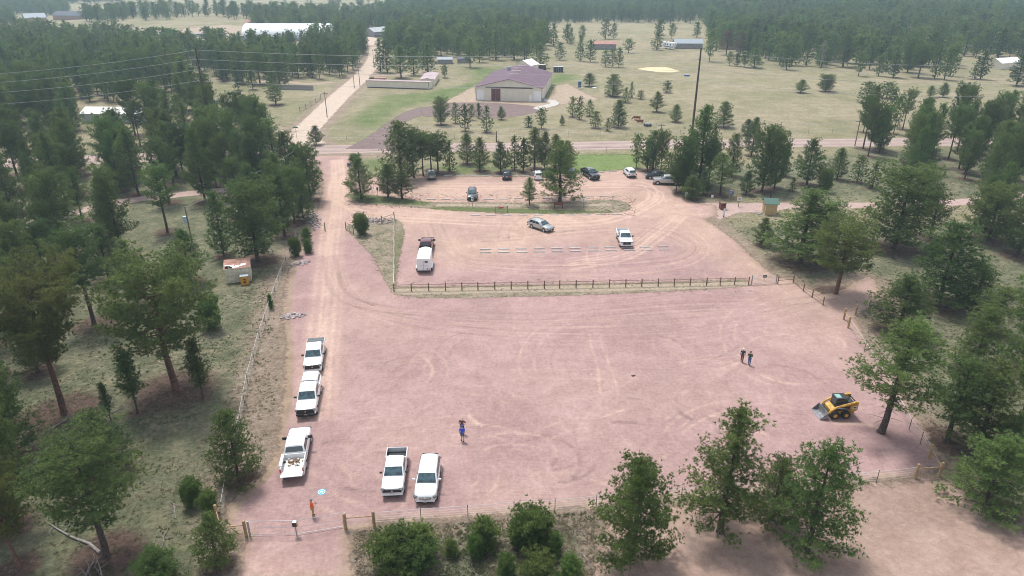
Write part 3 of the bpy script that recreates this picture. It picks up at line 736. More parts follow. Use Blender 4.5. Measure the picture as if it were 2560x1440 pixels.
tr('slim', 345, 1032, 885, 70, 'slender young pine with a bare stem in front of the olive ponderosa', var=0)
tr('slim', 278, 1052, 960, 34, 'thin knee high looking pine beside the slender one', var=1)
tr('slim', 508, 995, 850, 64, 'narrow green pine at the right foot of the olive ponderosa', var=1)
tr('mature', 238, 812, 580, 150, 'tall dark pine with a long bare trunk behind the old spreading pine', var=2)
tr('sap', 531, 822, 753, 54, 'round young pine alone on the grass below the shed', var=0)
tr('mature', 94, 930, 760, 120, 'dark pine behind the old spreading pine', var=3)
tr('cone', 478, 706, 572, 100, 'pine left of the derelict shed', var=1)
tr('full', 645, 652, 462, 150, 'wide pine directly behind the derelict shed', var=1)
tr('full', 560, 640, 480, 70, None, var=0)
for q in [(712,590,425,92),(738,560,420,80),(758,548,440,70),(692,558,405,86),(776,500,365,70),(748,480,360,90),(700,520,380,80),(640,560,410,80),(600,545,400,80),(722,450,330,80),(690,430,300,90),(640,470,330,80)]:
    tr(['mature','cone','full'][q[0] % 3], *q, None, 'pines lining the left side of the entrance road')
for q in [(150,600,430,120),(420,580,420,90),(310,640,440,100),(120,700,560,110),(30,660,500,120),(275,700,560,100),(345,760,600,70)]:
    tr('mature', *q)
# -- sapling clumps near the upper fence
tr('sap', 905, 587, 541, 34, 'round young pine inside the fence by the green gate', var=0)
tr('sap', 768, 606, 572, 26, 'upper sapling of two beside the bend in the wire fence', var=1)
tr('sap', 740, 640, 600, 28, 'small sapling leaning on the wire fence', var=0)
tr('sap', 771, 632, 600, 24, 'lower sapling of two beside the bend in the wire fence', var=1)
tr('sap', 678, 772, 738, 14, 'tiny sapling on the line of the wire fence', var=1)
# -- right side
tr('mature', 2206, 1082, 796, 214, 'large round crowned pine with a bare trunk right of the yellow loader', var=1)
tr('mature', 2000, 655, 474, 176, 'double trunked pine right of the tan toilet building', var=3)
tr('mature', 2045, 660, 510, 110, 'second stem of pines right of the toilet building', var=2)
tr('olive', 2090, 735, 560, 150, 'olive pine at the end of the wooden rail fence', var=1)
tr('full', 2236, 622, 425, 170, 'broad dark pine with limbs to the ground right of the trail', var=1)
tr('full', 2345, 760, 560, 176, 'dense pine on the right slope below the trail', var=0)
tr('mature', 2325, 595, 470, 90, 'open leaning pine behind the broad dark one', var=1)
tr('cone', 2245, 830, 690, 150, 'wide low pine where the right wire fence begins', var=0)
tr('cone', 1905, 612, 545, 52, 'small round pine alone below the toilet building', var=2)
tr('full', 2432, 930, 770, 120, 'bright pine on the right slope', var=0)
tr('mature', 2368, 1100, 895, 160, 'olive toned pine behind the right fence corner', var=1)
tr('mature', 2440, 1130, 905, 170, 'crowded dark pine at the right edge above the corner', var=3)
tr('full', 2460, 1270, 1098, 190, 'low spreading green pine beside the sandy clearing on the right', var=0)
tr('mature', 2545, 1080, 780, 180, 'tall dark pine cut by the right edge', var=0)
tr('mature', 2475, 830, 715, 110, None, var=1)
tr('full', 2435, 760, 660, 100, None, var=0)
tr('full', 2470, 600, 470, 120, None, var=1)
tr('cone', 2545, 640, 480, 120, None, var=0)
tr('mature', 2560, 930, 700, 150, None, var=2)
tr('cone', 2520, 1160, 1040, 130, None, var=1)
tr('sap', 2335, 640, 600, 40, None, var=1); tr('sap', 2060, 480, 430, 30, None, var=0)
# -- the strip of pines round the upper car park
tr('cone', 903, 497, 393, 74, 'pine at the left tip of the grassy island', var=2)
tr('sap', 888, 405, 388, 30, 'low bush behind the pine at the tip of the island', var=0)
tr('cone', 971, 494, 411, 56, 'left pine of a pair at the edge of the upper car park', var=0)
tr('cone', 1006, 498, 426, 60, 'right pine of a pair at the edge of the upper car park', var=1)
tr('full', 1003, 450, 305, 96, 'darkest and tallest pine at the left end of the upper car park', var=0)
for q in [(1035,444,325,66),(1058,440,338,50),(1095,434,336,62),(1125,430,350,40),(1078,425,340,50)]: tr('mature', *q, None, 'pines behind the left end of the upper car park')
for q in [(1168,410,333,48),(1200,427,344,48),(1252,432,355,48),(1286,425,338,36),(1309,430,346,38),(1336,422,318,56),(1362,424,330,40),(1388,420,335,44),(1418,425,352,50)]: tr('cone', *q, None, 'row of pines behind the middle of the upper car park')
tr('mature', 1399, 505, 352, 108, 'spreading pine growing on the island beside the brown sign', var=3)
tr('cone', 1324, 513, 443, 40, 'small pine on the island left of the spreading one', var=1)
for q in [(1590,421,338,34),(1618,430,350,44),(1632,425,328,54),(1652,430,330,36),(1668,450,380,44),(1705,478,350,66),(1690,482,400,44),(1770,462,350,50),(1722,455,330,60)]: tr('full' if q[3] > 50 else 'mature', *q, None, 'clump of pines at the right end of the upper car park')
tr('cone', 1746, 462, 262, 92, 'tallest pine of the clump, standing in front of the dark transmission pole', var=1)
tr('cone', 1728, 498, 438, 56, 'rounded pine in front of the clump, shading a silver pickup', var=2)
tr('cone', 1757, 486, 425, 44, 'narrow pine right of the silver pickup', var=0)
tr('mature', 1800, 489, 385, 66, 'leggy pine behind the notice board', var=1)
tr('cone', 1865, 486, 427, 38, 'little pine between the notice board and the toilet building', var=2)
for q in [(1828,440,335,46),(1905,478,322,78),(1935,470,335,56),(1958,440,360,40)]: tr('full', *q, None, 'pines behind the tan toilet building')
for q in [(2016,463,348,74),(2092,448,370,48),(2142,456,388,42),(2180,471,403,46),(2048,466,420,28),(1980,478,443,24)]: tr('cone', *q, None, 'scattered young pines between the road and the trail')
# -- single pines of the field beyond the road
fl = [(1103,312,246,42,'pointed pine at the edge of the barn forecourt'),(1139,308,256,24,None),(1163,328,260,30,None),(1180,300,262,18,None),(1217,331,264,34,None),(1197,296,257,17,None),
 (1253,299,266,22,'small lone pine in front of the barn'),(1321,318,289,22,None),(1354,322,271,30,None),(1405,313,289,14,'tiny pine on the field right of the barn forecourt'),(1431,292,241,28,None),(1449,299,240,22,None),(1474,291,248,26,None),
 (1489,320,277,32,None),(1519,328,295,20,None),(1545,318,251,44,'widest pine of the field just above the cows'),(1473,216,182,36,'round pine shading the blue portable toilet'),
 (1532,241,186,46,'largest round pine of the upper field'),(1564,257,218,26,None),(1578,244,204,16,None),(1601,248,225,21,None),(1642,280,229,36,'layered pine alone in the middle of the field'),(1667,232,201,25,None),
 (1689,305,261,32,'pine just left of the dark transmission pole'),(1808,318,255,48,'broad pine on the field right of the dark transmission pole'),(1867,339,298,38,'low pine near the field fence'),
 (2002,232,199,33,'smaller pine of the pair far out on the open field'),(2064,229,188,43,'larger dark pine of the pair far out on the open field'),(2165,257,203,48,None),(2180,250,212,36,None),(2216,246,205,44,None),
 (2324,244,214,25,'smaller of two young pines on the right field'),(2357,243,207,29,'larger of two young pines on the right field'),(791,361,314,38,'lone pine at the junction below the dirt road')]
for bx, by, ty, w_, lb in fl: tr('cone' if w_ < 40 else 'full', bx, by, ty, w_, lb, None if lb else 'young pines scattered over the field beyond the road')
# -- along the lane and behind the stable
for q in [(690,262,215,50),(1112,195,162,20),(650,210,120,50),(700,215,125,50),(770,190,110,44),(870,180,95,36),(952,180,95,38),(968,182,100,40),(1003,195,110,46),(1035,188,118,44),(1070,180,108,46),(1175,168,95,44),
          (1240,150,75,46),(1400,150,105,28),(1312,155,80,50),(1350,170,108,46),(1450,152,88,28),(1475,155,100,28),(1513,167,125,24),(1530,168,122,26),(1547,168,118,22),(1642,125,80,32),(1571,132,98,28),(1773,154,78,34),(1965,174,105,38),(2015,165,104,28),
          (2146,190,130,32),(2196,190,135,28),(2232,194,128,38),(2295,194,110,50),(2336,196,110,34),(2360,200,115,34),(2375,190,105,30),(2435,198,140,26),(2450,198,130,36),(2540,215,130,50),(1823,164,130,20),(1842,165,132,24),(1885,170,120,46),(1860,168,130,24)]:
    tr('far', *q, None, 'tall pines along the edge of the wood beyond the field' if q[0] > 1100 else 'tall pines beside the dirt road and the stable')
tr('dead', 2050, 172, 100, 34, 'grey leafless dead pine at the edge of the wood')
tr('dead', 2118, 165, 92, 26, 'second grey dead pine behind the edge of the wood')
tr('brown', 1815, 138, 76, 40, 'browning pine at the edge of the wood right of the dark pole')
tr('rust', 2425, 60, 28, 24, 'rust red dead pine in the far wood')
tr('brown', 1850, 140, 80, 36, 'second browning pine in the wood edge')
tr('leafy', 495, 275, 222, 78, 'round broad leaved tree left of the small white hut')
tr('leafy', 600, 300, 262, 44, 'low leafy bush tree near the lane')

# -- regions filled with pines
def in_any(x, y, polys, mrg=.5): return any(float(sdist(np.array([x]), np.array([y]), p)[0]) > -mrg for p in polys)
KEEP = [(q['x'], q['y'], q['r']) for q in TREES]
BL = NODENSE + [LAWN, YARD2, FARM, ISL_A, ISL_B,
     P2([(190,262),(350,262),(380,330),(200,350)]), P2([(550,240),(740,225),(740,345),(560,345),(540,290)]), P2([(300,245),(400,235),(470,262),(420,300),(350,300)]),
     P2([(215,62),(620,62),(620,126),(420,126),(215,100)]), P2([(590,84),(830,84),(830,112),(770,112),(760,142),(590,142)]), P2([(900,78),(1015,76),(1010,108),(900,112)]), P2([(1480,100),(1560,98),(1560,128),(1480,130)]),
     P2([(1640,98),(1760,96),(1780,130),(1640,130)]), P2([(40,38),(108,40),(108,64),(40,70)]), P2([(130,42),(210,40),(215,62),(130,66)]), P2([(560,640),(660,640),(660,740),(560,740)]),
     P2([(900,150),(960,150),(1180,190),(900,240)]), P2([(2460,150),(2560,150),(2560,190),(2480,188)]), P2([(1085,145),(1185,145),(1190,172),(1085,172)]), P2([(300,500),(560,560),(640,700),(560,900),(420,640),(300,640)]),
     P2([(1280,60),(1320,60),(1320,84),(1280,84)])]
blb = [(p, min(a for a, _ in p) - 2, max(a for a, _ in p) + 2, min(b for _, b in p) - 2, max(b for _, b in p) + 2) for p in BL]
def fill(poly_px, spacing, hr, rr, kinds, group=None, cut=1.0, seed=1):
    poly = P2(poly_px); xs = [p[0] for p in poly]; ys = [p[1] for p in poly]; r = np.random.RandomState(seed)
    nx = int((max(xs) - min(xs)) / spacing) + 1; ny = int((max(ys) - min(ys)) / spacing) + 1
    gx, gy = np.meshgrid(np.arange(nx), np.arange(ny)); gx = gx.ravel(); gy = gy.ravel()
    X = min(xs) + (gx + .5 * (gy % 2) + r.uniform(-.42, .42, len(gx))) * spacing; Y = min(ys) + (gy + r.uniform(-.42, .42, len(gx))) * spacing
    m = (sdist(X, Y, poly) > 0) & (r.uniform(size=len(X)) < cut); m &= (vnoise(X, Y, spacing * 4, seed) + r.uniform(-.25, .25, len(X))) > (.27 if seed not in (9, 10, 12, 13, 17) else .17)
    X, Y = X[m], Y[m]
    zc = Y * math.cos(PITCH) + CAM_H * math.sin(PITCH); px = 1280 + FPX * X / zc
    m = (px > -180) & (px < 2740); X, Y = X[m], Y[m]
    ok = np.ones(len(X), bool)
    for p, a, b, c, d in blb:
        mm = ok & (X > a) & (X < b) & (Y > c) & (Y < d)
        if mm.any():
            i = np.where(mm)[0]; ok[i] &= sdist(X[i], Y[i], p) < -1.0
    K = np.array(KEEP)
    for i in np.where(ok)[0]:
        if Y[i] < 420 and (np.hypot(K[:, 0] - X[i], K[:, 1] - Y[i]) < np.minimum(K[:, 2] * .85 + 1.0, 4)).any(): continue
        h = hr[0] + (hr[1] - hr[0]) * r.uniform() ** .8
        TREES.append(dict(kind=kinds[r.randint(len(kinds))], var=None, x=float(X[i]), y=float(Y[i]), h=h, r=h * r.uniform(*rr), label=None, group=group, hand=False))
GL = 'pines of the dense wood left of the entrance road'
fill([(-300,150),(240,150),(420,172),(475,190),(500,262),(540,345),(520,395),(640,395),(760,430),(700,470),(560,500),(420,560),(300,600),(200,700),(-20,820),(-300,850)], 5.9, (9, 14.5), (.17, .235), ['mature','mature','cone','full','mature'], GL, 1, 3)
fill([(-200,820),(100,780),(200,800),(130,1100),(-200,1500)], 7.5, (9, 12), (.17, .23), ['mature','full','olive'], GL, .6, 4)
fill([(540,345),(620,340),(720,350),(735,365),(560,385),(530,380)], 5.5, (9, 12), (.17, .23), ['mature','full'], GL, 1, 5)
GN_ = 'tall pines beside the dirt road and the stable'
fill([(480,180),(580,150),(760,130),(925,118),(928,150),(870,196),(760,200),(640,205),(560,210)], 5.8, (9, 13), (.17, .23), ['mature','far','far'], GN_, 1, 6)
fill([(560,205),(740,205),(690,240),(600,232)], 6.5, (8, 11), (.17, .23), ['mature','far'], GN_, .8, 7)
fill([(-400,150),(220,150),(420,172),(590,150),(760,128),(925,118),(915,100),(620,122),(420,128),(215,102),(-400,60)], 7.6, (8, 13), (.235, .34), ['far'], GN_, 1, 8)
GF = 'pines of the far wood beyond the field'
fill([(945,178),(955,120),(1010,100),(1110,92),(1300,70),(1500,55),(1760,60),(1780,130),(1900,160),(2300,185),(2460,150),(2900,190),(2900,40),(945,40)], 8.6, (8, 14), (.235, .34), ['far'], GF, 1, 9)
fill([(940,160),(1000,175),(1180,160),(1330,150),(1380,110),(1300,72),(1100,92),(960,110)], 7.8, (9, 14), (.235, .34), ['far'], GF, 1, 10)
fill([(1380,110),(1500,96),(1760,92),(1770,100),(1640,96),(1500,100),(1390,140)], 9, (8, 12), (.235, .34), ['far'], GF, .8, 11)
fill([(960,40),(2900,40),(3300,2),(2900,-12),(1000,-12),(1050,20)], 9.6, (8, 14), (.23, .34), ['far'], GF, 1, 12)
fill([(900,84),(1100,84),(1300,72),(1050,20),(960,30),(900,50)], 8.6, (9, 13), (.23, .34), ['far'], GF, 1, 13)
fill([(200,60),(900,60),(900,34),(560,40),(230,44)], 8.6, (8, 13), (.23, .34), ['far'], 'pines beyond the far farm', .85, 14)
fill([(600,84),(900,84),(900,55),(600,60)], 8.6, (8, 13), (.23, .34), ['far'], 'pines beyond the far farm', .9, 15)
fill([(-500,100),(40,60),(170,36),(170,20),(60,12),(-500,10)], 8.8, (8, 13), (.23, .34), ['far'], 'pines of the far left wood', .9, 16)
fill([(-500,12),(300,8),(320,-2),(300,-14),(-500,-14)], 9.5, (8, 13), (.23, .34), ['far'], 'pines of the far left wood', 1, 17)
fill([(300,40),(1000,40),(1040,0),(300,2)], 30, (6, 11), (.22, .3), ['far'], 'single pines dotted over the far pale meadow', .45, 18)
fill([(215,100),(610,125),(600,62),(215,62)], 26, (7, 10), (.2, .3), ['far'], 'single pines dotted over the far pale meadow', .3, 19)
GR = 'pines of the wood right of the field'
fill([(2165,290),(2260,325),(2420,338),(2900,330),(2900,500),(2560,476),(2480,478),(2350,468),(2260,425),(2165,400),(2140,375)], 6.0, (8.5, 13), (.17, .235), ['mature','cone','full','mature'], GR, 1, 20)
fill([(2380,320),(2420,300),(2560,270),(2900,270),(2900,345),(2400,345)], 5.6, (8.5, 12), (.17, .235), ['mature','cone','full'], GR, .9, 21)
fill([(2380,560),(2900,520),(3100,900),(2900,1400),(2620,1100),(2560,800),(2480,640)], 8.0, (8, 11.5), (.18, .24), ['mature','full','cone'], 'pines down the right hand slope', .7, 22)
fill([(1700,440),(1800,380),(1980,380),(1960,430),(1850,440),(1760,470)], 8, (6, 9), (.18, .25), ['cone','mature'], GR, .6, 23)
fill([(2250,500),(2500,500),(2560,560),(2330,560)], 8, (6, 9), (.18, .25), ['cone','mature'], GR, .5, 24)

# -- the 300 that show largest stand as single trees; the rest is one far wood
for q in TREES:
    q['px_label'] = bool(q['label'])
    zc = q['y'] * math.cos(PITCH) + (CAM_H - q['h'] * .5) * math.sin(PITCH)
    q['zc'] = zc; q['size'] = q['h'] * q['r'] / zc ** 2
    px, py = proj(q['x'], q['y'], q['h'] * .5); q['vis'] = -60 < px < 2620 and -40 < py < 1500
big = sorted([q for q in TREES if q['kind'] != 'sap' and q['vis']], key=lambda q: (-1 if (q['hand'] and q['label']) else 0, -q['size']))[:300]
bigset = {id(q) for q in big}; rest = [q for q in TREES if id(q) not in bigset and q['kind'] != 'sap']
trn = random.Random(99)
CATS = {'sap': ('pine_sapling', 'sapling'), 'dead': ('dead_tree', 'tree'), 'leafy': ('leafy_tree', 'tree')}
def place_tree(q):
    kind = q['kind']
    if kind == 'far' and q['zc'] < 330: kind = ('mature', 'full', 'cone')[trn.randrange(3)]
    vs_ = PV[kind]; v = vs_[q['var'] if q['var'] is not None and q['var'] < len(vs_) else trn.randrange(len(vs_))]
    nm, cat = CATS.get(kind, ('pine_tree', 'tree')); z = float(terr(q['x'], q['y']))
    g = q['group']; lb = q['label']
    if not g and not q['px_label']: g = 'pines on the left' if q['x'] < 0 else 'pines down the right hand slope'
    root = thing(nm, lb, cat, (q['x'], q['y'], z - .03), trn.uniform(0, 6.28), g)
    sx = q['r'] / v[3]; sz = q['h'] / v[2] * (.82 if kind == 'sap' and q['px'][2] > 1260 else 1)
    root.scale = (sx, sx, sz)
    # keep trunks from swelling with wide crowns
    t = bpy.data.objects.new('trunk', v[0]); COL.objects.link(t); t.parent = root
    c = bpy.data.objects.new('bare_branches' if kind == 'dead' else 'crown', v[1]); COL.objects.link(c); c.parent = root
ORD = ['nearest', 'second', 'third', 'fourth', 'fifth', 'sixth', 'seventh', 'eighth', 'ninth', 'tenth', 'eleventh', 'twelfth', 'thirteenth', 'fourteenth', 'fifteenth', 'sixteenth', 'seventeenth', 'eighteenth', 'nineteenth', 'twentieth'] + ['twenty ' + a for a in ('first', 'second', 'third', 'fourth', 'fifth', 'sixth', 'seventh', 'eighth', 'ninth')] + ['thirtieth'] + ['thirty ' + a for a in ('first', 'second', 'third', 'fourth', 'fifth', 'sixth', 'seventh', 'eighth', 'ninth')]
MARKS = [('the transformer pole', 470, 580), ('the derelict shed', 597, 680), ('the white mobile home', 280, 300), ('the tall left transmission pole', 530, 330), ('the tiny white hut', 583, 270), ('the green street sign', 742, 340), ('the largest rock pile', 780, 550),
 ('the old spreading pine', 160, 860), ('the left end of the forest track', 20, 590), ('the toilet building', 1921, 520), ('the notice board', 1835, 490), ('the roadside utility pole', 2140, 350), ('the cows', 1592, 302), ('the plum roofed barn', 1275, 230), ('the blue stock tank', 1717, 190),
 ('the white camper', 1674, 118), ('the low stable', 1000, 215), ('the red roofed shed', 1510, 115), ('the yellow loader', 2095, 1030), ('the lower right fence corner', 2347, 1180), ('the black pickup', 1480, 440), ('the dark grey SUV', 1180, 480), ('the grey green wagon', 1078, 445),
 ('the broad dark trailside pine', 2236, 560), ('the yellow sand patch', 1640, 175), ('the board fence', 735, 222), ('the silver pickup', 1668, 455), ('the pale cottage at upper right', 2520, 165), ('the big olive ponderosa', 440, 860), ('the white hatchback', 1345, 440),
 ('the right end of the trail', 2500, 500), ('the huge dark lower left pine', 250, 1250), ('the two grey dead pines', 2085, 130), ('the long fabric hall', 715, 90), ('the round leafy tree', 495, 250), ('the bend of the wire fence', 735, 610), ('the pair of field pines at right', 2340, 230), ('the blue portable toilet', 1449, 212)]
WH = {GL: 'in the left wood', GN_: 'near the dirt road', GF: 'in the far wood', GR: 'in the right wood'}
bk_ = {}
for q in TREES:
    if (id(q) in bigset or q['kind'] == 'sap') and not q['label']:
        px, py = proj(q['x'], q['y'], q['h'] * .4); m = min(MARKS, key=lambda m: math.hypot(m[1] - px, (m[2] - py) * 1.6)); dx, dy = px - m[1], py - m[2]
        side = ('beyond' if dy < 0 else 'in front of') if abs(dy) > abs(dx) * .55 else ('left of' if dx < 0 else 'right of')
        kd = {'cone': 'pointed pine', 'full': 'bushy pine', 'mature': 'open crowned pine', 'olive': 'olive tinted pine', 'far': 'pine', 'sap': 'sapling'}.get(q['kind'], 'pine')
        bk_.setdefault((m[0], side, kd), []).append((math.hypot(dx, dy), id(q), q))
for (mk, side, kd), li in bk_.items():
    for k, (_, _, q) in enumerate(sorted(li)): q['label'] = f"{ORD[min(k, 38)]} {kd} {side} {mk}" + (' ' + WH[q['group']] if q['group'] in WH and len((mk + ' ' + side + ' ' + kd + ' ' + ORD[min(k, 38)]).split()) < 12 else '')
for q in big: place_tree(q)
for q in TREES:
    if q['kind'] == 'sap': place_tree(q)

# the far wood: points carrying whole trees
protos = []
pc = bpy.data.collections.new('tree_kinds')
kinds_far = [(PV['far'][i][0], PV['far'][i][1], PV['far'][i][2], PV['far'][i][3]) for i in range(4)]
for i, (tm, cm, H_, R_) in enumerate(kinds_far):
    me = bpy.data.meshes.new('far_pine'); bm = bmesh.new(); bm.from_mesh(tm); nf = len(bm.faces)
    bm.from_mesh(cm); bm.to_mesh(me); bm.free(); me.materials.append(M_bark); me.materials.append(cm.materials[0])
    mi = np.zeros(len(me.polygons), np.int32); mi[nf:] = 1; me.polygons.foreach_set('material_index', mi)
    o = bpy.data.objects.new('far_pine', me); pc.objects.link(o); protos.append(o)
def scatter(name, pts, scl, rot, idx, coll, label, cat, kind='stuff'):
    me = bpy.data.meshes.new(name); me.vertices.add(len(pts)); me.vertices.foreach_set('co', np.asarray(pts, np.float32).ravel())
    for an, ty, va in (('scl', 'FLOAT_VECTOR', scl), ('rot', 'FLOAT_VECTOR', rot)):
        a = me.attributes.new(an, ty, 'POINT'); a.data.foreach_set('vector', np.asarray(va, np.float32).ravel())
    a = me.attributes.new('idx', 'INT', 'POINT'); a.data.foreach_set('value', np.asarray(idx, np.int32))
    o = bpy.data.objects.new(name, me); COL.objects.link(o)
    ng = bpy.data.node_groups.new(name, 'GeometryNodeTree')
    ng.interface.new_socket('Geometry', in_out='INPUT', socket_type='NodeSocketGeometry'); ng.interface.new_socket('Geometry', in_out='OUTPUT', socket_type='NodeSocketGeometry')
    N = ng.nodes; gi = N.new('NodeGroupInput'); go = N.new('NodeGroupOutput'); ip = N.new('GeometryNodeInstanceOnPoints'); ci = N.new('GeometryNodeCollectionInfo')
    ci.inputs[0].default_value = coll; ci.inputs['Separate Children'].default_value = True; ci.inputs['Reset Children'].default_value = True
    def na(nm, ty):
        x = N.new('GeometryNodeInputNamedAttribute'); x.data_type = ty; x.inputs[0].default_value = nm; return x.outputs[0]
    m2p = N.new('GeometryNodeMeshToPoints'); ng.links.new(gi.outputs[0], m2p.inputs[0]); ng.links.new(m2p.outputs[0], ip.inputs['Points'])
    ng.links.new(ci.outputs[0], ip.inputs['Instance']); ip.inputs['Pick Instance'].default_value = True
    ng.links.new(na('idx', 'INT'), ip.inputs['Instance Index']); ng.links.new(na('scl', 'FLOAT_VECTOR'), ip.inputs['Scale'])
    e2r = N.new('FunctionNodeEulerToRotation'); ng.links.new(na('rot', 'FLOAT_VECTOR'), e2r.inputs[0]); ng.links.new(e2r.outputs[0], ip.inputs['Rotation'])
    ng.links.new(ip.outputs[0], go.inputs[0])
    md = o.modifiers.new('scatter', 'NODES'); md.node_group = ng
    return tag(o, label, cat, None, kind)
rr_ = np.random.RandomState(4)
pts = [(q['x'], q['y'], float(terr(q['x'], q['y'])) - .1) for q in rest]
idx = rr_.randint(0, 4, len(rest))
scl = [(q['r'] / kinds_far[i][3], q['r'] / kinds_far[i][3], q['h'] / kinds_far[i][2]) for q, i in zip(rest, idx)]
scatter('far_pine_wood', pts, scl, [(0, 0, a) for a in rr_.uniform(0, 6.28, len(rest))], idx, pc, 'hazy dark green pine wood stretching from the field to the far plain', 'forest')
print('TREES', len(TREES), 'single', len(big), 'rest', len(rest), 'tris/variant', [sum(1 for _ in v[1].polygons) * 2 for k in PV for v in PV[k]])

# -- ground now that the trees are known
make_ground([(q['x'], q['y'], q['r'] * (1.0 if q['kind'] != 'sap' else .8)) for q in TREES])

# -- low tufts of grass and weeds on the near ground
tcol = bpy.data.collections.new('tuft_kinds')
M_tuft = [foliage_mat('straw_tufts', (.27, .23, .15), (.36, .31, .21), (.40, .35, .25), .2, .5), foliage_mat('green_tufts', (.13, .16, .075), (.20, .22, .11), (.24, .25, .13), .2, .5)]
for k in range(4):
    r = np.random.RandomState(300 + k)
    C = [(r.uniform(-.16, .16), r.uniform(-.16, .16), .0, r.uniform(.08, .16), r.uniform(), 0, 0, 1.2) for _ in range(4)]
    o = bpy.data.objects.new('tuft', crown_mesh('tuft', C, 7, 0, M_tuft[k % 2], 400 + k, .3)); tcol.objects.link(o)
def tufts(poly_px, n, seed, avoid, smin=.6, smax=1.6):
    poly = P2(poly_px); r = np.random.RandomState(seed); xs = [p[0] for p in poly]; ys = [p[1] for p in poly]
    X = r.uniform(min(xs), max(xs), n * 3); Y = r.uniform(min(ys), max(ys), n * 3); m = sdist(X, Y, poly) > 0
    m &= (vnoise(X, Y, 1.8, seed) * .6 + vnoise(X, Y, 6, seed + 1) * .4) > r.uniform(.2, .75, len(X))
    for p in avoid: m &= sdist(X, Y, p) < -.25
    X, Y = X[m][:n], Y[m][:n]; return np.stack([X, Y, X * 0], 1), r.uniform(smin, smax, len(X))
TP = [tufts([(-60,760),(560,700),(690,640),(700,800),(690,1000),(640,1180),(540,1330),(560,1500),(-100,1500)], 7500, 1, [LOT, VERGE], .5, 1.25),
      tufts([(880,1330),(1490,1280),(1480,1500),(870,1500)], 2600, 2, [LOT]), tufts([(2120,800),(2560,640),(2700,900),(2700,1400),(2380,1190),(2290,1000)], 4000, 3, [LOT, CLEAR], .5, 1.2),
      tufts([(860,480),(1590,490),(1590,540),(860,515)], 1500, 4, [], .5, 1.1), tufts([(860,540),(1020,540),(1000,700),(1880,695),(1880,730),(985,750)], 1500, 5, [], .4, 1.0),
      tufts([(1640,470),(2560,430),(2560,640),(2120,800),(1990,700),(1800,545)], 6000, 6, [LOT, TRAIL], .5, 1.3)]
tp = np.concatenate([a for a, b in TP]); ts_ = np.concatenate([b for a, b in TP]); isl = vnoise(tp[:, 0], tp[:, 1], 3.5, 44)
scatter('grass_tufts', tp + [0, 0, .01], np.stack([ts_, ts_, ts_], 1), [(0, 0, a) for a in rr_.uniform(0, 6.28, len(tp))], (rr_.randint(0, 2, len(tp)) * 2 + (isl + rr_.uniform(-.2, .2, len(tp)) > .5)), tcol,
        'low tufts of dry and green grass around the lot', 'grass')
# ------------------------------------------------------------------ common paints
M_white = mat('white_paint', (.80, .81, .81), .35, var=.04, scale=2, coat=.4)
M_wood = mat('brown_stained_rail', (.30, .22, .15), .85, var=.35, scale=9)
M_wood_dk = mat('dark_brown_post', (.20, .135, .09), .85, var=.3, scale=9)
M_wood_new = mat('yellow_peeled_post', (.38, .26, .135), .8, var=.25, scale=7)
M_wood_gr = mat('weathered_grey_wood', (.30, .26, .21), .9, var=.3, scale=6)
M_steel = mat('galvanised_steel', (.34, .36, .37), .55, .3, var=.1, scale=6)
M_wire = mat('pale_fence_wire', (.60, .60, .58), .5, .2)
M_tpost = mat('dark_green_t_post', (.055, .06, .05), .7)
M_gategreen = mat('green_gate_paint', (.10, .17, .12), .5, var=.2)
M_black = mat('black_plastic', (.02, .02, .022), .5, var=.2)
M_dark = mat('dark_void', (.008, .008, .009), .9)
M_conc2 = mat('wheel_stop_concrete', (.50, .49, .47), .9, var=.12, scale=3, bump=.4)

# ---- rail fence of round posts and two rails, every post and rail a part
POST = MB().tube([(0, 0, 0), (0, 0, 1.22), (0, 0, 1.25)], [.085, .08, .05], 8).mesh('post', M_wood_dk, 40)
def rail_mesh(L, m, r=.05): return MB().tube([(0, 0, 0), (L * .5, 0, .0), (L, 0, 0)], [r * .9, r, r * .85], 6).mesh('rail', m, 60)
def rail_fence(pts_px, label, group=None, name='wooden_rail_fence', postm=POST, railm=None, hts=(.55, 1.02)):
    p = [P(*q) for q in pts_px]; t = thing(name, label, 'fence', p[0], 0, group)
    for a in p: inst(postm, 'post', t, a - p[0])
    cache = {}
    for a, b in zip(p[:-1], p[1:]):
        d = b - a; L = d.length
        for h in hts:
            k = round(L, 1)
            if k not in cache: cache[k] = rail_mesh(k, railm or M_wood)
            inst(cache[k], 'rail', t, a - p[0] + Vector((0, 0, h + rng.uniform(-.03, .03))), math.atan2(d.y, d.x))
    return t
xs_ = [985,1029,1072,1114,1155,1195,1237,1278,1319.5,1361,1399,1440,1482,1523,1564,1604,1645,1685,1725,1766,1800,1836,1871]
rail_fence([(x, 729 - (x - 985) * .0195) for x in xs_], 'long two rail brown wooden fence between the upper and the lower lot')
rail_fence([(1944,710),(1983,706),(2008,728),(2030,744),(2057,763)], 'short brown rail fence bending away from the right of the metal gate')

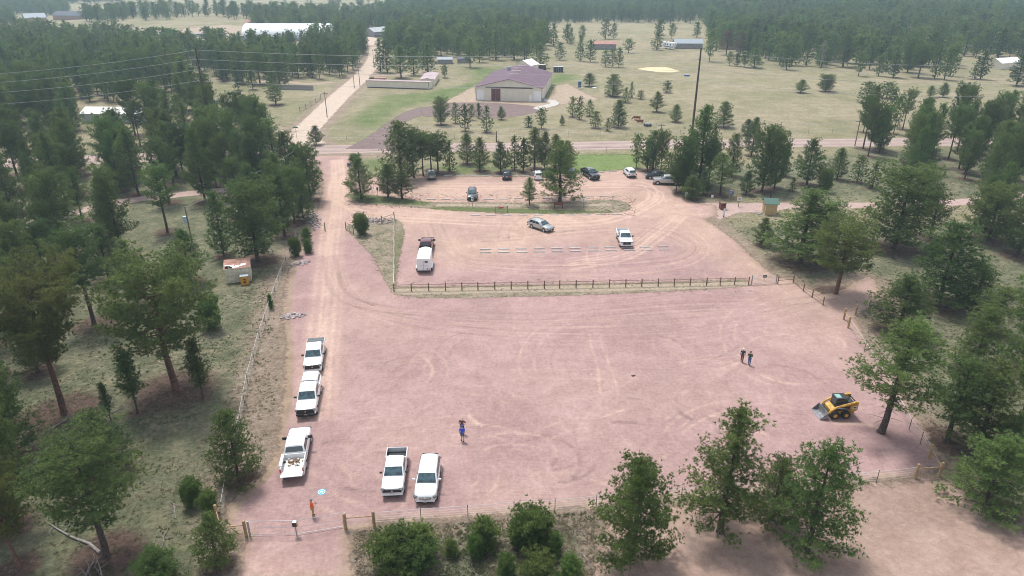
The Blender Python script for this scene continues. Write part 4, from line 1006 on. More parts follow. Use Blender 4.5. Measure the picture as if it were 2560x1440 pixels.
# ---- braces of fat new posts
BPOST = MB().tube([(0, 0, 0), (0, 0, 1.55), (0, 0, 1.60)], [.13, .125, .07], 8).mesh('post', M_wood_new, 40)
BPOST_O = MB().tube([(0, 0, 0), (0, 0, 1.5), (0, 0, 1.54)], [.11, .10, .06], 8).mesh('post', M_wood_gr, 40)
def brace(pts_px, label, old=False, h=1.1, group=None):
    return rail_fence(pts_px, label, group, 'wooden_fence_brace', BPOST_O if old else BPOST, M_wood_gr if old else M_wood_new, (h,))
brace([(864,1322),(936,1316)], 'pale wooden brace fence of two posts joining the right end of the bottom gate')
brace([(616,1340),(558,1345),(545,1300)], 'peeled pole brace at the left end of the bottom gate with a corner')
brace([(2322,1146),(2347,1192),(2287,1196)], 'yellow peeled pole corner brace at the lower right of the lot')
brace([(2138,788),(2109,799),(2120,820)], 'new wooden corner brace left of the wide low pine on the right')
brace([(740,598),(813,577)], 'weathered wooden brace left of the entrance to the lower lot', True)
brace([(955,560),(986,550)], 'small weathered brace at the top of the fenced grass wedge', True)
brace([(2160,552),(2172,530)], 'small pole corner beside the trail under the broad dark pine', False)

# ---- wire fences: steel posts, a bright top rail and thin wires
TP_ = MB().box((0, 0, .7), (.05, .035, 1.4)).box((0, 0, 1.37), (.06, .045, .06)).mesh('t_post', M_tpost)
def wire_fence(pts_px, label, every=4.2, toprad=.018, topz=1.28, wires=(1.02, .78, .55, .32), m=M_wire, rail_name='top_rail', cat='fence'):
    p = [P(*q) for q in pts_px]; t = thing('wire_fence', label, cat, p[0]); o = p[0]
    acc = []
    for a, b in zip(p[:-1], p[1:]):
        d = b - a; n = max(1, round(d.length / every))
        for k in range(n): acc.append(a.lerp(b, k / n))
    acc.append(p[-1])
    for a in acc[1:-1]: inst(TP_, 't_post', t, a - o + Vector((0, 0, rng.uniform(-.06, .04))), rng.uniform(-.2, .2))
    def line(z, r, nm, n=4):
        q = []
        for a, b in zip(acc[:-1], acc[1:]): q += [a - o + Vector((0, 0, z)), a.lerp(b, .5) - o + Vector((0, 0, z - .03))]
        q.append(acc[-1] - o + Vector((0, 0, z))); MB().tube(q, r, n, False).build(nm, m, t)
    line(topz, toprad, rail_name, 5)
    for z in wires: line(z, .006, 'wire', 3)
    return t
wire_fence([(743,592),(735,620),(716,660),(688,735),(650,850),(620,960),(602,1060),(575,1180),(558,1285)], 'long wire fence with a bright top line along the left side of the lot')
wire_fence([(940,1312),(1053,1303),(1170,1295),(1285,1286),(1387,1280),(1490,1270),(1702,1252),(1950,1228),(2110,1213),(2190,1208),(2286,1197)], 'wire fence with a bright top line along the bottom of the lot', 4.6)
wire_fence([(2322,1146),(2300,1110),(2272,1075),(2225,985),(2160,880),(2122,822)], 'wire fence along the right side of the lot behind the loader', 4.6)
wire_fence([(2138,790),(2171,773),(2215,755),(2300,720)], 'wire fence running off into the pines on the right', 4)
wire_fence([(986,552),(986,600),(986,660),(985,729)], 'straight wire fence at the right of the grass wedge', 5.2, .022)
wire_fence([(800,352),(1000,350),(1340,345),(1500,340),(1700,338),(1900,336),(2140,332)], 'field fence beyond the paved road', 7, .012, 1.2, (.8, .4), M_wire)
wire_fence([(1497,229),(1510,238),(1525,255),(1560,290),(1600,300),(1640,320),(1700,338)], 'faint wire fence crossing the field near the cows', 7, .012, 1.2, (.8, .4), M_wire)
wire_fence([(880,392),(960,388),(1100,386),(1280,384),(1440,383),(1590,380)], 'low wire fence between the car park lawn and the paved road', 6, .012, 1.2, (.8, .4), M_tpost)

# ---- gates
def gate(a_px, b_px, name, label, m, bars, H=1.15, z0=.2, endposts=None, frame_r=.024, sign=None):
    a, b = P(*a_px), P(*b_px); d = b - a; L = d.length; t = thing(name, label, 'gate', a, math.atan2(d.y, d.x))
    MB().tube([(.08, 0, z0), (L - .08, 0, z0), (L - .08, 0, z0 + H), (.08, 0, z0 + H), (.08, 0, z0)], frame_r, 5, False).build('gate_frame', m, t)
    for k in range(bars):
        z = z0 + H * (k + 1) / (bars + 1); MB().tube([(.08, 0, z), (L - .08, 0, z)], .018, 4).build('bar', m, t)
    if bars > 2:
        for x in (L * .5,): MB().tube([(x, .02, z0), (x, .02, z0 + H)], .02, 4).build('upright', m, t)
    if endposts:
        for x in (0, L):
            if (x == 0 and 'a' in endposts) or (x and 'b' in endposts): MB().tube([(x, 0, 0), (x, 0, 1.5)], .07, 8).build('gate_post', m, t, 40)
    return t, L
g, L = gate((1878,712), (1940,708), 'metal_gate', 'grey five bar metal gate in the brown rail fence with a dark notice', M_steel, 5, 1.2, .15, 'ab')
MB().box((L * .5, -.04, 1.2), (.55, .02, .36)).build('notice', M_black, g); MB().box((L * .5, -.053, 1.24), (.36, .004, .07)).build('pale_print', M_white, g)
gate((625,1340), (741,1338), 'metal_gate', 'left leaf of the wide wire gate at the bottom of the lot', M_steel, 1, 1.35, .15, 'a')
gate((866,1318), (743,1338), 'metal_gate', 'right leaf of the wide wire gate at the bottom of the lot', M_steel, 1, 1.35, .15, 'a')
for q in [((625,1340),(741,1338)), ((743,1338),(866,1318))]: pass
gate((865,575), (884,584), 'metal_gate', 'open green bar gate leaf at the entrance of the lower lot', M_gategreen, 4, 1.2, .15, 'ab')
# pole with a lock box where the leaves meet
t = thing('gate_opener', 'white topped black gate opener box on a post where the two gate leaves meet', 'gate opener', P(742, 1338))
MB().tube([(0, 0, 0), (0, 0, 1.25)], .05, 6).build('post', M_steel, t); MB().box((0, 0, 1.15), (.42, .36, .42), bev=.08).build('housing', M_black, t)
MB().box((0, 0, 1.40), (.34, .30, .10), bev=.04).build('lid', M_white, t); MB().box((.2, -.05, 1.2), (.06, .18, .2)).build('side_panel', mat('orange_plastic', (.7, .35, .05), .5), t)

# ---- concrete wheel stops
def stop_mesh():
    return MB().loft([[(x, -.10, 0), (x, .10, 0), (x, .085, .13), (x, -.085, .13)] for x in (-.88, -.84, .84, .88)]).mesh('wheel_stop', M_conc2)
SM = stop_mesh()
def stops(row, tip, group):
    for n_, (x, y) in enumerate(row):
        p = P(x, y); o = bpy.data.objects.new('wheel_stop', SM); COL.objects.link(o); o.location = (p.x, p.y, .012); o.rotation_euler = (0, 0, rng.uniform(-.02, .02))
        tag(o, tip.replace('concrete wheel stop', 'concrete wheel stop, ' + ('leftmost' if n_ == 0 else 'rightmost' if n_ == len(row) - 1 else ORD[n_] + ' from left')), 'wheel stop', group)
stops([(1078,499),(1114.5,499),(1150.5,500),(1223,499),(1260,498),(1296,497),(1332,496.5),(1369,496),(1404,495),(1438,494),(1473,492.5),(1508,491)], 'concrete wheel stop facing the upper car park from the island', 'wheel stops on the near side of the upper car park')
stops([(1120,440),(1150,440),(1185,440),(1213,440),(1245,440.5),(1285,441),(1312,441),(1378,438),(1440,437),(1502,431),(1532,429.5)], 'concrete wheel stop under the pines of the upper car park', 'wheel stops on the far side of the upper car park')
stops([(1189,538.5),(1228,538.5),(1267,538),(1307,538),(1346,538),(1386,537.5),(1425,537.5),(1464,537.5),(1503,537),(1542,537)], 'concrete wheel stop just below the grassy island', 'wheel stops below the grassy island')
stops([(1214,624),(1259,623),(1304,622.5),(1348,622),(1392,621.5),(1437,620.8),(1481,620),(1525,619.5),(1567,619),(1612,618),(1657,617)], 'concrete wheel stop in the upper line of the double row', 'upper line of the double row of wheel stops')
stops([(1214,632),(1259,631.5),(1305,631),(1349,630),(1394,629.5),(1439,629),(1484,627.5),(1528,627),(1573,626.5),(1617,625.5),(1661,625)], 'concrete wheel stop in the lower line of the double row', 'lower line of the double row of wheel stops')

# ---- rock heaps: every stone a part
M_rock = [mat('grey_rip_rap', (.34, .30, .29), .9, var=.3, scale=2, bump=.5), mat('pale_rip_rap', (.48, .42, .41), .9, var=.3, scale=2, bump=.5), mat('purple_rip_rap', (.27, .20, .205), .9, var=.3, scale=2, bump=.5)]
def rock_mesh(i):
    b = bmesh.new(); bmesh.ops.create_icosphere(b, subdivisions=1, radius=.5); rr = random.Random(i)
    for v in b.verts: v.co *= rr.uniform(.7, 1.15); v.co.z *= .6
    me = bpy.data.meshes.new('stone'); b.to_mesh(me); b.free(); me.materials.append(M_rock[i % 3]); return me
ROCKS = [rock_mesh(i) for i in range(6)]
def rocks(poly_px, n, label, smin=.22, smax=.5, seed=0):
    poly = P2(poly_px); r = random.Random(seed); cx = sum(p[0] for p in poly) / len(poly); cy = sum(p[1] for p in poly) / len(poly)
    t = thing('rock_heap', label, 'rocks', (cx, cy, 0)); xs = [p[0] for p in poly]; ys = [p[1] for p in poly]; k = 0; tries = 0
    while k < n and tries < n * 40:
        tries += 1; x, y = r.uniform(min(xs), max(xs)), r.uniform(min(ys), max(ys)); d = float(sdist(np.array([x]), np.array([y]), poly)[0])
        if d < 0: continue
        s = r.uniform(smin, smax); o = bpy.data.objects.new('stone', ROCKS[r.randrange(6)]); COL.objects.link(o); o.parent = t
        o.location = (x - cx, y - cy, .05 + min(d * .18, .22) * r.random()); o.rotation_euler = (r.uniform(-.5, .5), r.uniform(-.5, .5), r.uniform(0, 6.28)); o.scale = (s, s * r.uniform(.7, 1), s * .8); k += 1
rocks([(705,789),(735,783),(762,784),(768,788),(745,795),(715,799),(703,795)], 95, 'narrow heap of broken stones at the left verge above the white pickups', seed=1)
rocks([(722,659),(745,655),(772,650),(777,655),(765,662),(740,667),(722,664)], 85, 'middle heap of broken stones beside the small saplings by the wire fence', seed=2)
rocks([(745,545),(775,530),(800,535),(803,550),(798,570),(785,577),(778,560),(752,552)], 190, 'largest rock pile spilling between pines and the entrance road', .25, .55, 3)
rocks([(880,556),(900,549),(925,545),(960,546),(985,549),(975,560),(930,563),(890,568)], 190, 'rock pile lining the top of the fenced grass wedge', .25, .5, 4)
# ------------------------------------------------------------------ vehicles
M_glass = mat('tinted_car_glass', (.025, .04, .045), .06, spec=.9)
M_wind = mat('windshield_glass', (.045, .085, .10), .06, spec=.9, var=.5, scale=3)
M_tyre = mat('tyre_rubber', (.022, .022, .023), .85)
M_rim = mat('alloy_rim', (.50, .51, .52), .35, .7)
M_chrome = mat('chrome_trim', (.62, .63, .64), .2, .8)
M_lamp = mat('headlight_lens', (.62, .66, .68), .12, spec=.9)
M_hl = mat('smoked_headlight', (.10, .115, .125), .12, spec=.9)
M_tail = mat('red_tail_lens', (.42, .02, .02), .2, spec=.8)
M_bedliner = mat('black_bed_liner', (.03, .032, .034), .8, var=.3)
M_tonneau = mat('grey_bed_cover', (.10, .115, .125), .6, var=.15)
M_plate = mat('licence_plate', (.62, .64, .60), .5)
M_grille = mat('black_grille', (.012, .012, .014), .4)
M_navy_b = mat('blue_badge', (.03, .08, .3), .3)
def paint(name, c, metal=0.0): return mat(name, c, .28, metal, coat=.7, var=.03, scale=1.5)
PAINT = {'white': paint('white_car_paint', (.80, .81, .82)), 'silver': paint('silver_car_paint', (.48, .49, .49), .5), 'black': paint('black_car_paint', (.012, .014, .016)),
         'grey': paint('dark_grey_blue_car_paint', (.035, .045, .06), .3), 'sage': paint('grey_green_car_paint', (.15, .18, .16), .3), 'maroon': paint('maroon_car_paint', (.13, .022, .028), .2), 'navy': paint('dark_navy_car_paint', (.015, .02, .05), .2)}

def sec(x, hw, zb, zt, cr=.03, tuck=.93):
    h = zt - zb
    r = [(hw * .80, zb), (hw * .98, zb + .10 * h), (hw, zb + .38 * h), (hw * 1.0, zb + .66 * h), (hw * .975, zt - .14 * h), (hw * tuck, zt - .03 * h), (hw * (tuck - .13), zt + cr * .4)]
    return [(x, a, b) for a, b in r] + [(x, 0, zt + cr)] + [(x, -a, b) for a, b in reversed(r)]
def vehicle(name, label, cat, sp, col, loc, rz, group=None, extra=None):
    """s runs from the nose (0) to the tail (L); local +x is forward"""
    t = thing(name, label, cat, loc, rz, group); L, W, H = sp['L'], sp['W'], sp['H']; hw = W / 2; X = lambda s: L / 2 - s
    pm = PAINT[col]; zb = sp.get('zb', .36); bu = sp['belt']; hd = sp['hood']; pick = sp.get('bed')
    se = sp['cab_end'] if pick else L
    S_ = ([(0, .84, zb + .10, hd - .20, -.03), (.04, .92, zb + .04, hd - .07, .0), (.20, .975, zb, hd - .02, .02),] if pick else [(0, .58, zb + .14, hd - .34, -.03), (.06, .76, zb + .06, hd - .22, .0), (.17, .88, zb + .02, hd - .12, .01), (.36, .955, zb, hd - .05, .03),]) + [ (.6, .99, zb, hd, .045), (sp['xw0'] - .25, 1.0, zb, bu - .04 if bu - .04 > hd else hd + .02, .05), (sp['xw0'] + .1, 1.0, zb, bu, .02)]
    if pick: S_ += [(se - .02, 1.0, zb, bu, .0)]
    else: S_ += [(L * .6, 1.0, zb, bu, .02), (L - .6, .99, zb, bu + .02, .02), (L - .22, .93, zb + .03, bu, .0), (L - .06, .84, zb + .10, bu - .08, -.02), (L, .74, zb + .16, bu - .28, -.02)]
    MB().loft([sec(X(s), hw * k, a, b, c) for s, k, a, b, c in S_]).build('body', pm, t, 38)
    # greenhouse
    x0, x1, x2, x3 = sp['xw0'], sp['xw1'], sp['xr1'], sp['xr0']; wb, wr = hw * .93, hw * sp.get('roofk', .76); zr = H - .04
    def gs(x, zt, k, nr_=1):
        a = wb * (1 - k) + wr * k if k < 1 else wr; a = max(a, wr) * nr_
        return [(x, wb * .99, bu - .06), (x, wb * .985, bu), (x, a + .01, zt - .10 * k), (x, a - .06, zt - .025 * k), (x, a * .55, zt + .015 * k), (x, 0, zt + .025 * k),
                (x, -a * .55, zt + .015 * k), (x, -(a - .06), zt - .025 * k), (x, -(a + .01), zt - .10 * k), (x, -wb * .985, bu), (x, -wb * .99, bu - .06)]
    def lerp(a, b, f): return a + (b - a) * f
    secs = [gs(X(x0), bu + .01, 0), gs(X(lerp(x0, x1, .5)), lerp(bu, zr, .54), .55), gs(X(lerp(x0, x1, .93)), lerp(bu, zr, .955), .96), gs(X(x1 + .12), zr, 1), gs(X((x1 + x2) / 2), zr + .03, 1), gs(X(lerp(x1, x2, .8)), zr + .01, 1, 1 if pick else .96), gs(X(x2 - .06), zr - .03, 1, 1 if pick else .87), gs(X(lerp(x2, x3, .5)), lerp(zr, bu, .46), .6, 1 if pick else .93), gs(X(x3), bu + .02, 0)]
    MB().loft(secs).build('roof', pm, t, 40)
    # glass: windscreen, rear and side windows sit 8 mm proud
    def quad(xa, za, wa, xb, zb_, wb_, nm, m, ins=.05):
        q = [(X(xa), wa, za), (X(xa), -wa, za), (X(xb), -wb_, zb_), (X(xb), wb_, zb_)]
        v = [Vector(p) for p in q]; c = sum(v, Vector()) / 4; n = (v[1] - v[0]).cross(v[3] - v[0]).normalized()
        n = n if n.z > 0 else -n
        MB().slab([p + n * .028 for p in ([v[3], v[2], v[1], v[0]] if (v[1] - v[0]).cross(v[3] - v[0]).z < 0 else v)], .012).build(nm, m, t)
    quad(lerp(x0, x1, .06), lerp(bu, zr, .07), wb * .90, lerp(x0, x1, .90), lerp(bu, zr, .90), wr * .93, 'windscreen', M_wind)
    if not sp.get('norear'): quad(lerp(x3, x2, .12), lerp(bu, zr, .14), wb * .82, lerp(x3, x2, .86), lerp(bu, zr, .86), wr * .88, 'rear_window', M_glass)
    zlo, zhi = bu + .035, zr - .13
    def wy(z): f = min(1, max(0, (z - bu) / (zr - bu - .10))); return wb * (1 - f) + (wr + .01) * f
    for sd_ in (1, -1):
        for i, (a0, a1, b0, b1) in enumerate(sp['win']):       # lower front, lower rear, upper front, upper rear
            ql = [(X(a0), sd_ * (wy(zlo) + .012), zlo), (X(a1), sd_ * (wy(zlo) + .012), zlo), (X(b1), sd_ * (wy(zhi) + .012), zhi), (X(b0), sd_ * (wy(zhi) + .012), zhi)]
            if sd_ < 0: ql = ql[::-1]
            MB().slab(ql[::-1], .012).build('side_window', M_glass, t)
        # mirrors, sills, door handles, arches, wheels
        mx = sp['xw0'] + .42
        MB().box((X(mx), sd_ * (hw + .14), bu + .10), (.13, .24 * sp.get('mir', 1), .17 * sp.get('mir', 1)), bev=.03).build('mirror', pm if sp.get('mirpaint') else M_black, t)
        MB().box((X((sp['wf'] + sp['wr']) / 2), sd_ * (hw * .985), zb + .03), (sp['wr'] - sp['wf'] - .9, .06, .10)).build('sill', M_black, t)
        for dx in ([x1 + .5, x1 + 1.45] if sp.get('doors', 4) == 4 else [x1 + .55]):
            MB().box((X(dx), sd_ * (hw * 1.0 + .008), bu - .17), (.17, .03, .035)).build('door_handle', pm if col != 'white' else M_chrome, t)
        for dx in sp.get('seams', ()): MB().box((X(dx), sd_ * (hw * .999), (bu + zb) / 2 + .05), (.014, .012, (bu - zb) * .78)).build('door_seam', M_dark, t)
        for wx in (sp['wf'], sp['wr']):
            r = sp.get('wrad', .36); y = hw - .115
            MB().tube([(X(wx), sd_ * (hw - .30), r + .01), (X(wx), sd_ * (hw + .004), r + .01)], r * 1.16, 18).build('wheel_arch', M_dark, t)
            wp = MB().tube([(X(wx), sd_ * (y - .11), r), (X(wx), sd_ * (y - .08), r), (X(wx), sd_ * (y + .10), r), (X(wx), sd_ * (y + .13), r)], [r * .92, r, r, r * .9], 18).build('tyre', M_tyre, t, 40)
            MB().tube([(X(wx), sd_ * (y + .10), r), (X(wx), sd_ * (y + .142), r)], [r * .66, r * .62], 14).tube([(X(wx), sd_ * (y + .12), r), (X(wx), sd_ * (y + .155), r)], r * .16, 8).build('rim', M_rim, wp)
    # face
    gz0, gz1 = zb + .22, hd - (.10 if pick else .22)
    MB().box((X(-.005), 0, (gz0 + gz1) / 2 + .02), (.12, W * sp.get('grw', .60), (gz1 - gz0) * sp.get('grh', .9)), bev=.03).build('grille', M_grille, t)
    if sp.get('grbar'):
        for k in (-1, 0, 1): MB().box((X(-.07), 0, (gz0 + gz1) / 2 + .02 + k * .07), (.02, W * sp.get('grw', .6) * .9, .022)).build('grille_bar', M_chrome, t)
    MB().tube([(X(-.04), 0, (gz0 + gz1) / 2 + .05), (X(-.075), 0, (gz0 + gz1) / 2 + .05)], .07, 10).build('badge', M_chrome, t)
    for sd_ in (1, -1):
        MB().box((X(.05 if pick else .15), sd_ * hw * .80, gz1 - .05), (.22 if pick else .30, W * .19, .20), rz=-sd_ * (.25 if pick else .55), bev=.04).build('headlight', M_hl, t)
        MB().box((X(-.045 if pick else .02), sd_ * hw * .78, gz1 - .02), (.04, W * .12, .05), rz=-sd_ * .3).build('lamp', M_lamp, t)
    MB().box((X(.01 if pick else .05), 0, zb + .10), (.20, W * (.94 if pick else .84), .20), bev=.06).build('front_bumper', {'c': M_chrome, 'b': M_black}.get(sp.get('bump'), pm), t)
    MB().box((X(.0), 0, zb - .02), (.14, W * .72, .07)).build('lower_intake', M_black, t)
    MB().box((X(-.075), 0, zb + .12), (.012, .31, .15)).build('number_plate', M_plate, t)
    if pick:
        bz = sp.get('bedz', bu - .02); fl = zb + .42; sb = se + .03; wl = .085
        B = MB()
        for sd_ in (1, -1):
            B.loft([[(X(s), sd_ * hw * k, zb + .02), (X(s), sd_ * hw * k * 1.0, zb + .5), (X(s), sd_ * hw * k * .995, bz - .05), (X(s), sd_ * (hw * k - .03), bz), (X(s), sd_ * (hw * k - wl), bz), (X(s), sd_ * (hw * k - wl), fl), (X(s), sd_ * (hw * k - wl), zb + .02)][::sd_] for s, k in ((sb, 1.0), (L - .3, 1.0), (L - .03, .985))])
        B.box((X(sb + .04), 0, (fl + bz) / 2), (.08, W - .15, bz - fl)); B.build('bed', pm, t, 40)
        MB().box((X((sb + L) / 2), 0, fl - .03), (L - sb - .06, W - .16, .06)).build('bed_floor', sp.get('floorm', M_bedliner), t)
        if sp.get('liner'):
            MB().box((X(sb + .095), 0, (fl + bz) / 2), (.02, W - .20, bz - fl - .02)).build('bed_liner', M_bedliner, t)
            for sd_ in (1, -1): MB().box((X((sb + L) / 2), sd_ * (hw - wl - .012), (fl + bz) / 2 - .01), (L - sb - .2, .016, bz - fl - .04)).build('bed_liner', M_bedliner, t)
        if sp.get('open'):
            MB().box((X(L + .27), 0, fl - .02), (.60, W - .18, .07), bev=.015).build('tailgate', pm, t)
        else: MB().box((X(L - .05), 0, (fl + bz) / 2 - .06), (.07, W - .17, bz - fl + .10), bev=.02).build('tailgate', pm, t)
        MB().box((X(L + .05), 0, zb + .12), (.20, W * .92, .16), bev=.03).build('rear_bumper', M_chrome, t)
        for sd_ in (1, -1): MB().box((X(L - .03), sd_ * (hw - .06), bz - .26), (.10, .13, .36), bev=.02).build('tail_light', M_tail, t)
        if pick == 'tonneau':
            MB().box((X((sb + L) / 2), 0, bz + .025), (L - sb - .06, W - .14, .05), bev=.015).build('bed_cover', M_tonneau, t)
            for k in (1, 2, 3): MB().box((X(sb + (L - sb) * k / 4), 0, bz + .053), (.02, W - .18, .008)).build('cover_seam', M_dark, t)
        if pick == 'topper':
            tw = hw * .93; s0, s1 = sb - .02, L - .04
            def ts(x, k): return [(X(x), tw, bz), (X(x), tw * .99, bz + .1), (X(x), tw * .86, H - .12 - k), (X(x), tw * .78, H - .03 - k), (X(x), 0, H + .02 - k), (X(x), -tw * .78, H - .03 - k), (X(x), -tw * .86, H - .12 - k), (X(x), -tw * .99, bz + .1), (X(x), -tw, bz)]
            MB().loft([ts(s0, .02), ts(s0 + .08, 0), ts(s1 - .25, 0), ts(s1, .06)]).build('topper', pm, t, 35)
            for sd_ in (1, -1):
                q = [(X(s0 + .2), sd_ * (tw * .955 + .01), bz + .18), (X(s1 - .25), sd_ * (tw * .955 + .01), bz + .18), (X(s1 - .3), sd_ * (tw * .875 + .012), H - .2), (X(s0 + .2), sd_ * (tw * .875 + .012), H - .2)]
                MB().slab(q[::-1] if sd_ > 0 else q, .012).build('topper_window', M_glass, t)
            MB().box((X(s1 + .005), 0, (bz + H) / 2), (.02, tw * 1.5, (H - bz) * .6)).build('rear_hatch', M_glass, t)
    else:
        for sd_ in (1, -1): MB().box((X(L - .06), sd_ * hw * .80, bu - .22), (.14, W * .17, .24), rz=sd_ * .2, bev=.03).build('tail_light', M_tail, t)
        MB().box((X(L - .02), 0, zb + .14), (.18, W * .90, .22), bev=.05).build('rear_bumper', M_black if sp.get('bump') == 'b' else pm, t)
        MB().box((X(L + .005), 0, bu - .28), (.02, .32, .16)).build('number_plate', M_plate, t)
    if sp.get('rails'):
        for sd_ in (1, -1): MB().tube([(X(x1 + .35), sd_ * wr * .86, zr + .02), (X(x1 + .5), sd_ * wr * .86, zr + .07), (X(x2 - .5), sd_ * wr * .86, zr + .07), (X(x2 - .35), sd_ * wr * .86, zr + .01)], .022, 5).build('roof_rail', M_black, t)
    if sp.get('sunroof'): MB().box((X(x1 + .75), 0, zr + .045), (.8, wr * 1.2, .012)).build('sunroof', M_glass, t)
    return t
def win(x1, x2, n, f=.75, last=.5, rake=.35):
    """side windows between windscreen foot and rear: n panes with pillars"""
    out = []; a = x1 + f - .35; b = x2; w_ = (b - a - .08 * (n - 1)) / n
    for i in range(n):
        s0 = a + i * (w_ + .08); s1 = s0 + w_
        out.append((s0 - (.42 if i == 0 else 0), s1 + (last if i == n - 1 else 0), s0 + (.08 if i == 0 else 0), s1 - (.10 if i == n - 1 else 0)))
    return out
SP = {
 'f150': dict(L=5.89, W=2.03, H=1.95, hood=1.22, belt=1.30, zb=.42, xw0=1.52, xw1=2.22, xr1=3.95, xr0=4.15, cab_end=4.18, wf=.95, wr=4.70, wrad=.40, bed='open', win=win(2.22, 3.85, 2, .6, .08), seams=(2.0, 3.0, 4.0), mir=1.2, liner=1, bedz=1.36, roofk=.80),
 'ranger': dict(L=5.37, W=1.90, H=1.82, hood=1.13, belt=1.21, zb=.38, xw0=1.42, xw1=2.12, xr1=3.62, xr0=3.86, cab_end=3.90, wf=.90, wr=4.15, wrad=.38, bed='open', win=win(2.12, 3.52, 2, .6, .08), seams=(1.85, 2.8, 3.7), liner=1, bedz=1.28, roofk=.80),
 'durango': dict(L=5.11, W=1.93, H=1.80, hood=1.08, belt=1.16, zb=.32, xw0=1.32, xw1=2.10, xr1=4.62, xr0=5.0, wf=.92, wr=3.96, wrad=.38, win=win(2.10, 4.60, 3, .6, .12), seams=(1.7, 2.8, 3.8), mirpaint=1, grbar=1, grw=.5, grh=.5, roofk=.78),
 'suv': dict(L=4.75, W=1.86, H=1.72, hood=1.02, belt=1.12, zb=.32, xw0=1.20, xw1=1.98, xr1=4.15, xr0=4.62, wf=.90, wr=3.66, wrad=.36, win=win(1.98, 4.1, 3, .6, .2), seams=(1.6, 2.6, 3.5), grw=.5, roofk=.77, rails=1, bump='b'),
 'wagon': dict(L=4.80, W=1.82, H=1.62, hood=.96, belt=1.03, zb=.30, xw0=1.22, xw1=2.02, xr1=4.15, xr0=4.66, wf=.93, wr=3.68, wrad=.345, win=win(2.02, 4.1, 3, .62, .3), seams=(1.6, 2.65, 3.5), grw=.36, grh=.5, roofk=.76, rails=1, mirpaint=1, bump='b'),
 'hatch': dict(L=4.40, W=1.80, H=1.60, hood=.98, belt=1.06, zb=.30, xw0=1.15, xw1=1.92, xr1=3.85, xr0=4.30, wf=.88, wr=3.45, wrad=.34, win=win(1.92, 3.8, 2, .6, .25), seams=(1.6, 2.6), grw=.4, roofk=.77, mirpaint=1),
}
def between(f, zf, r, zr_, L):
    """place a vehicle from its nose and tail as seen: returns middle and heading"""
    a, b = P(*f, zf), P(*r, zr_); a.z = b.z = 0; d = (a - b).normalized(); return a - d * (L / 2), math.atan2(d.y, d.x)
def facing(c_px, deg): p = P(*c_px); p.z = 0; return p, R(deg)
def V(kind, col, pos, label, cat, name, **kw):
    sp = dict(SP[kind]); sp.update(kw); return vehicle(name, label, cat, sp, col, (pos[0].x, pos[0].y, .008), pos[1])

V('f150', 'white', between((782,929), .35, (789.5,848), 1.4, 5.89), 'white crew cab pickup with a dark grey bed cover by the left verge', 'pickup', 'pickup_truck', bed='tonneau', bump=None, grw=.78)
V('f150', 'white', between((765,1041), .35, (775,938), 2.0, 6.0), 'white pickup with a white topper over its bed and a black front bumper', 'pickup', 'pickup_truck', bed='topper', H=2.0, bump='b', grw=.86, grh=1.0, L=6.0)
t = V('f150', 'white', between((751,1072), 1.05, (731,1181), .7, 6.0), 'older white work pickup seen from behind with its tailgate down and side bin open', 'pickup', 'pickup_truck', bed='open', open=1, liner=0, L=6.2, cab_end=4.1, xr0=4.05, xr1=3.8, floorm=mat('dusty_bed_floor', (.62, .60, .56), .8, var=.2), mir=1.7, H=1.95, bedz=1.30)
M_dirtload = mat('brown_dirt_load', (.22, .14, .09), .95, var=.5, scale=7)
b_ = MB(); rr3 = random.Random(3)
for k in range(26): b_.ball((-1.75 + rr3.uniform(-.42, .5), rr3.uniform(-.45, .5), .86 + rr3.uniform(0, .05)), (rr3.uniform(.06, .2), rr3.uniform(.06, .18), rr3.uniform(.03, .08)), 6, 3)
b_.build('dirt_load', M_dirtload, t)
for k in range(12): MB().box((-1.75 + rr3.uniform(-.6, .6), rr3.uniform(-.5, .5), .93), (.14, .1, .03), rz=rr3.uniform(0, 3)).build('scrap', M_white, t)
MB().box((-1.9, .98, 1.34), (1.7, .26, .10), rz=0, bev=.02).build('side_bin_lid', M_white, t)
MB().tube([(-3.25, -.45, .83), (-3.25, -.45, .845)], .14, 16).tube([(-3.25, -.45, .845), (-3.25, -.45, .850)], .09, 12).build('round_emblem', mat('green_black_emblem', (.04, .07, .05), .5), t)
V('ranger', 'white', between((981,1239), .35, (993,1121), 1.3, 5.37), 'white midsize pickup with an empty black bed, left of the white SUV', 'pickup', 'pickup_truck', bump=None, grw=.84, grh=.62)
V('durango', 'white', between((1063,1256), .3, (1075,1133), 1.74, 5.11), 'large white SUV parked right of the pickup with the black bed', 'SUV', 'suv')
V('wagon', 'silver', between((1378,576), .35, (1336,556), .8, 4.8), 'silver station wagon with roof rails turning across the upper lot', 'car', 'station_wagon')
V('f150', 'white', between((1567,616), .4, (1556,573), 1.35, 5.89), 'white pickup with a silver grey bed standing over the wheel stops in mid lot', 'pickup', 'pickup_truck', liner=0, floorm=M_steel, bump='c', doors=2, win=win(2.22, 3.3, 1, .6, .08), cab_end=3.55, xr1=3.35, xr0=3.5, seams=(2.0, 3.4), mir=1.4)
pv = P(1057, 640); pv.z = 0
V('f150', 'maroon', (Vector((P(1058, 650).x + .1, 102.6, 0)), R(91)), 'maroon pickup hitched to the white horse trailer', 'pickup', 'pickup_truck', mir=1.7, liner=1)
V('suv', 'grey', between((1180,499), .35, (1180.5,467), 1.66, 4.75), 'dark grey SUV parked nose towards the grassy island', 'SUV', 'suv')
V('wagon', 'sage', facing((1079.5, 444), 96), 'grey green wagon parked tail first under pines at the left of the upper car park', 'car', 'station_wagon')
V('suv', 'black', facing((1267, 444.5), 90), 'black SUV with its back to the lot, behind the dark grey one', 'SUV', 'suv')
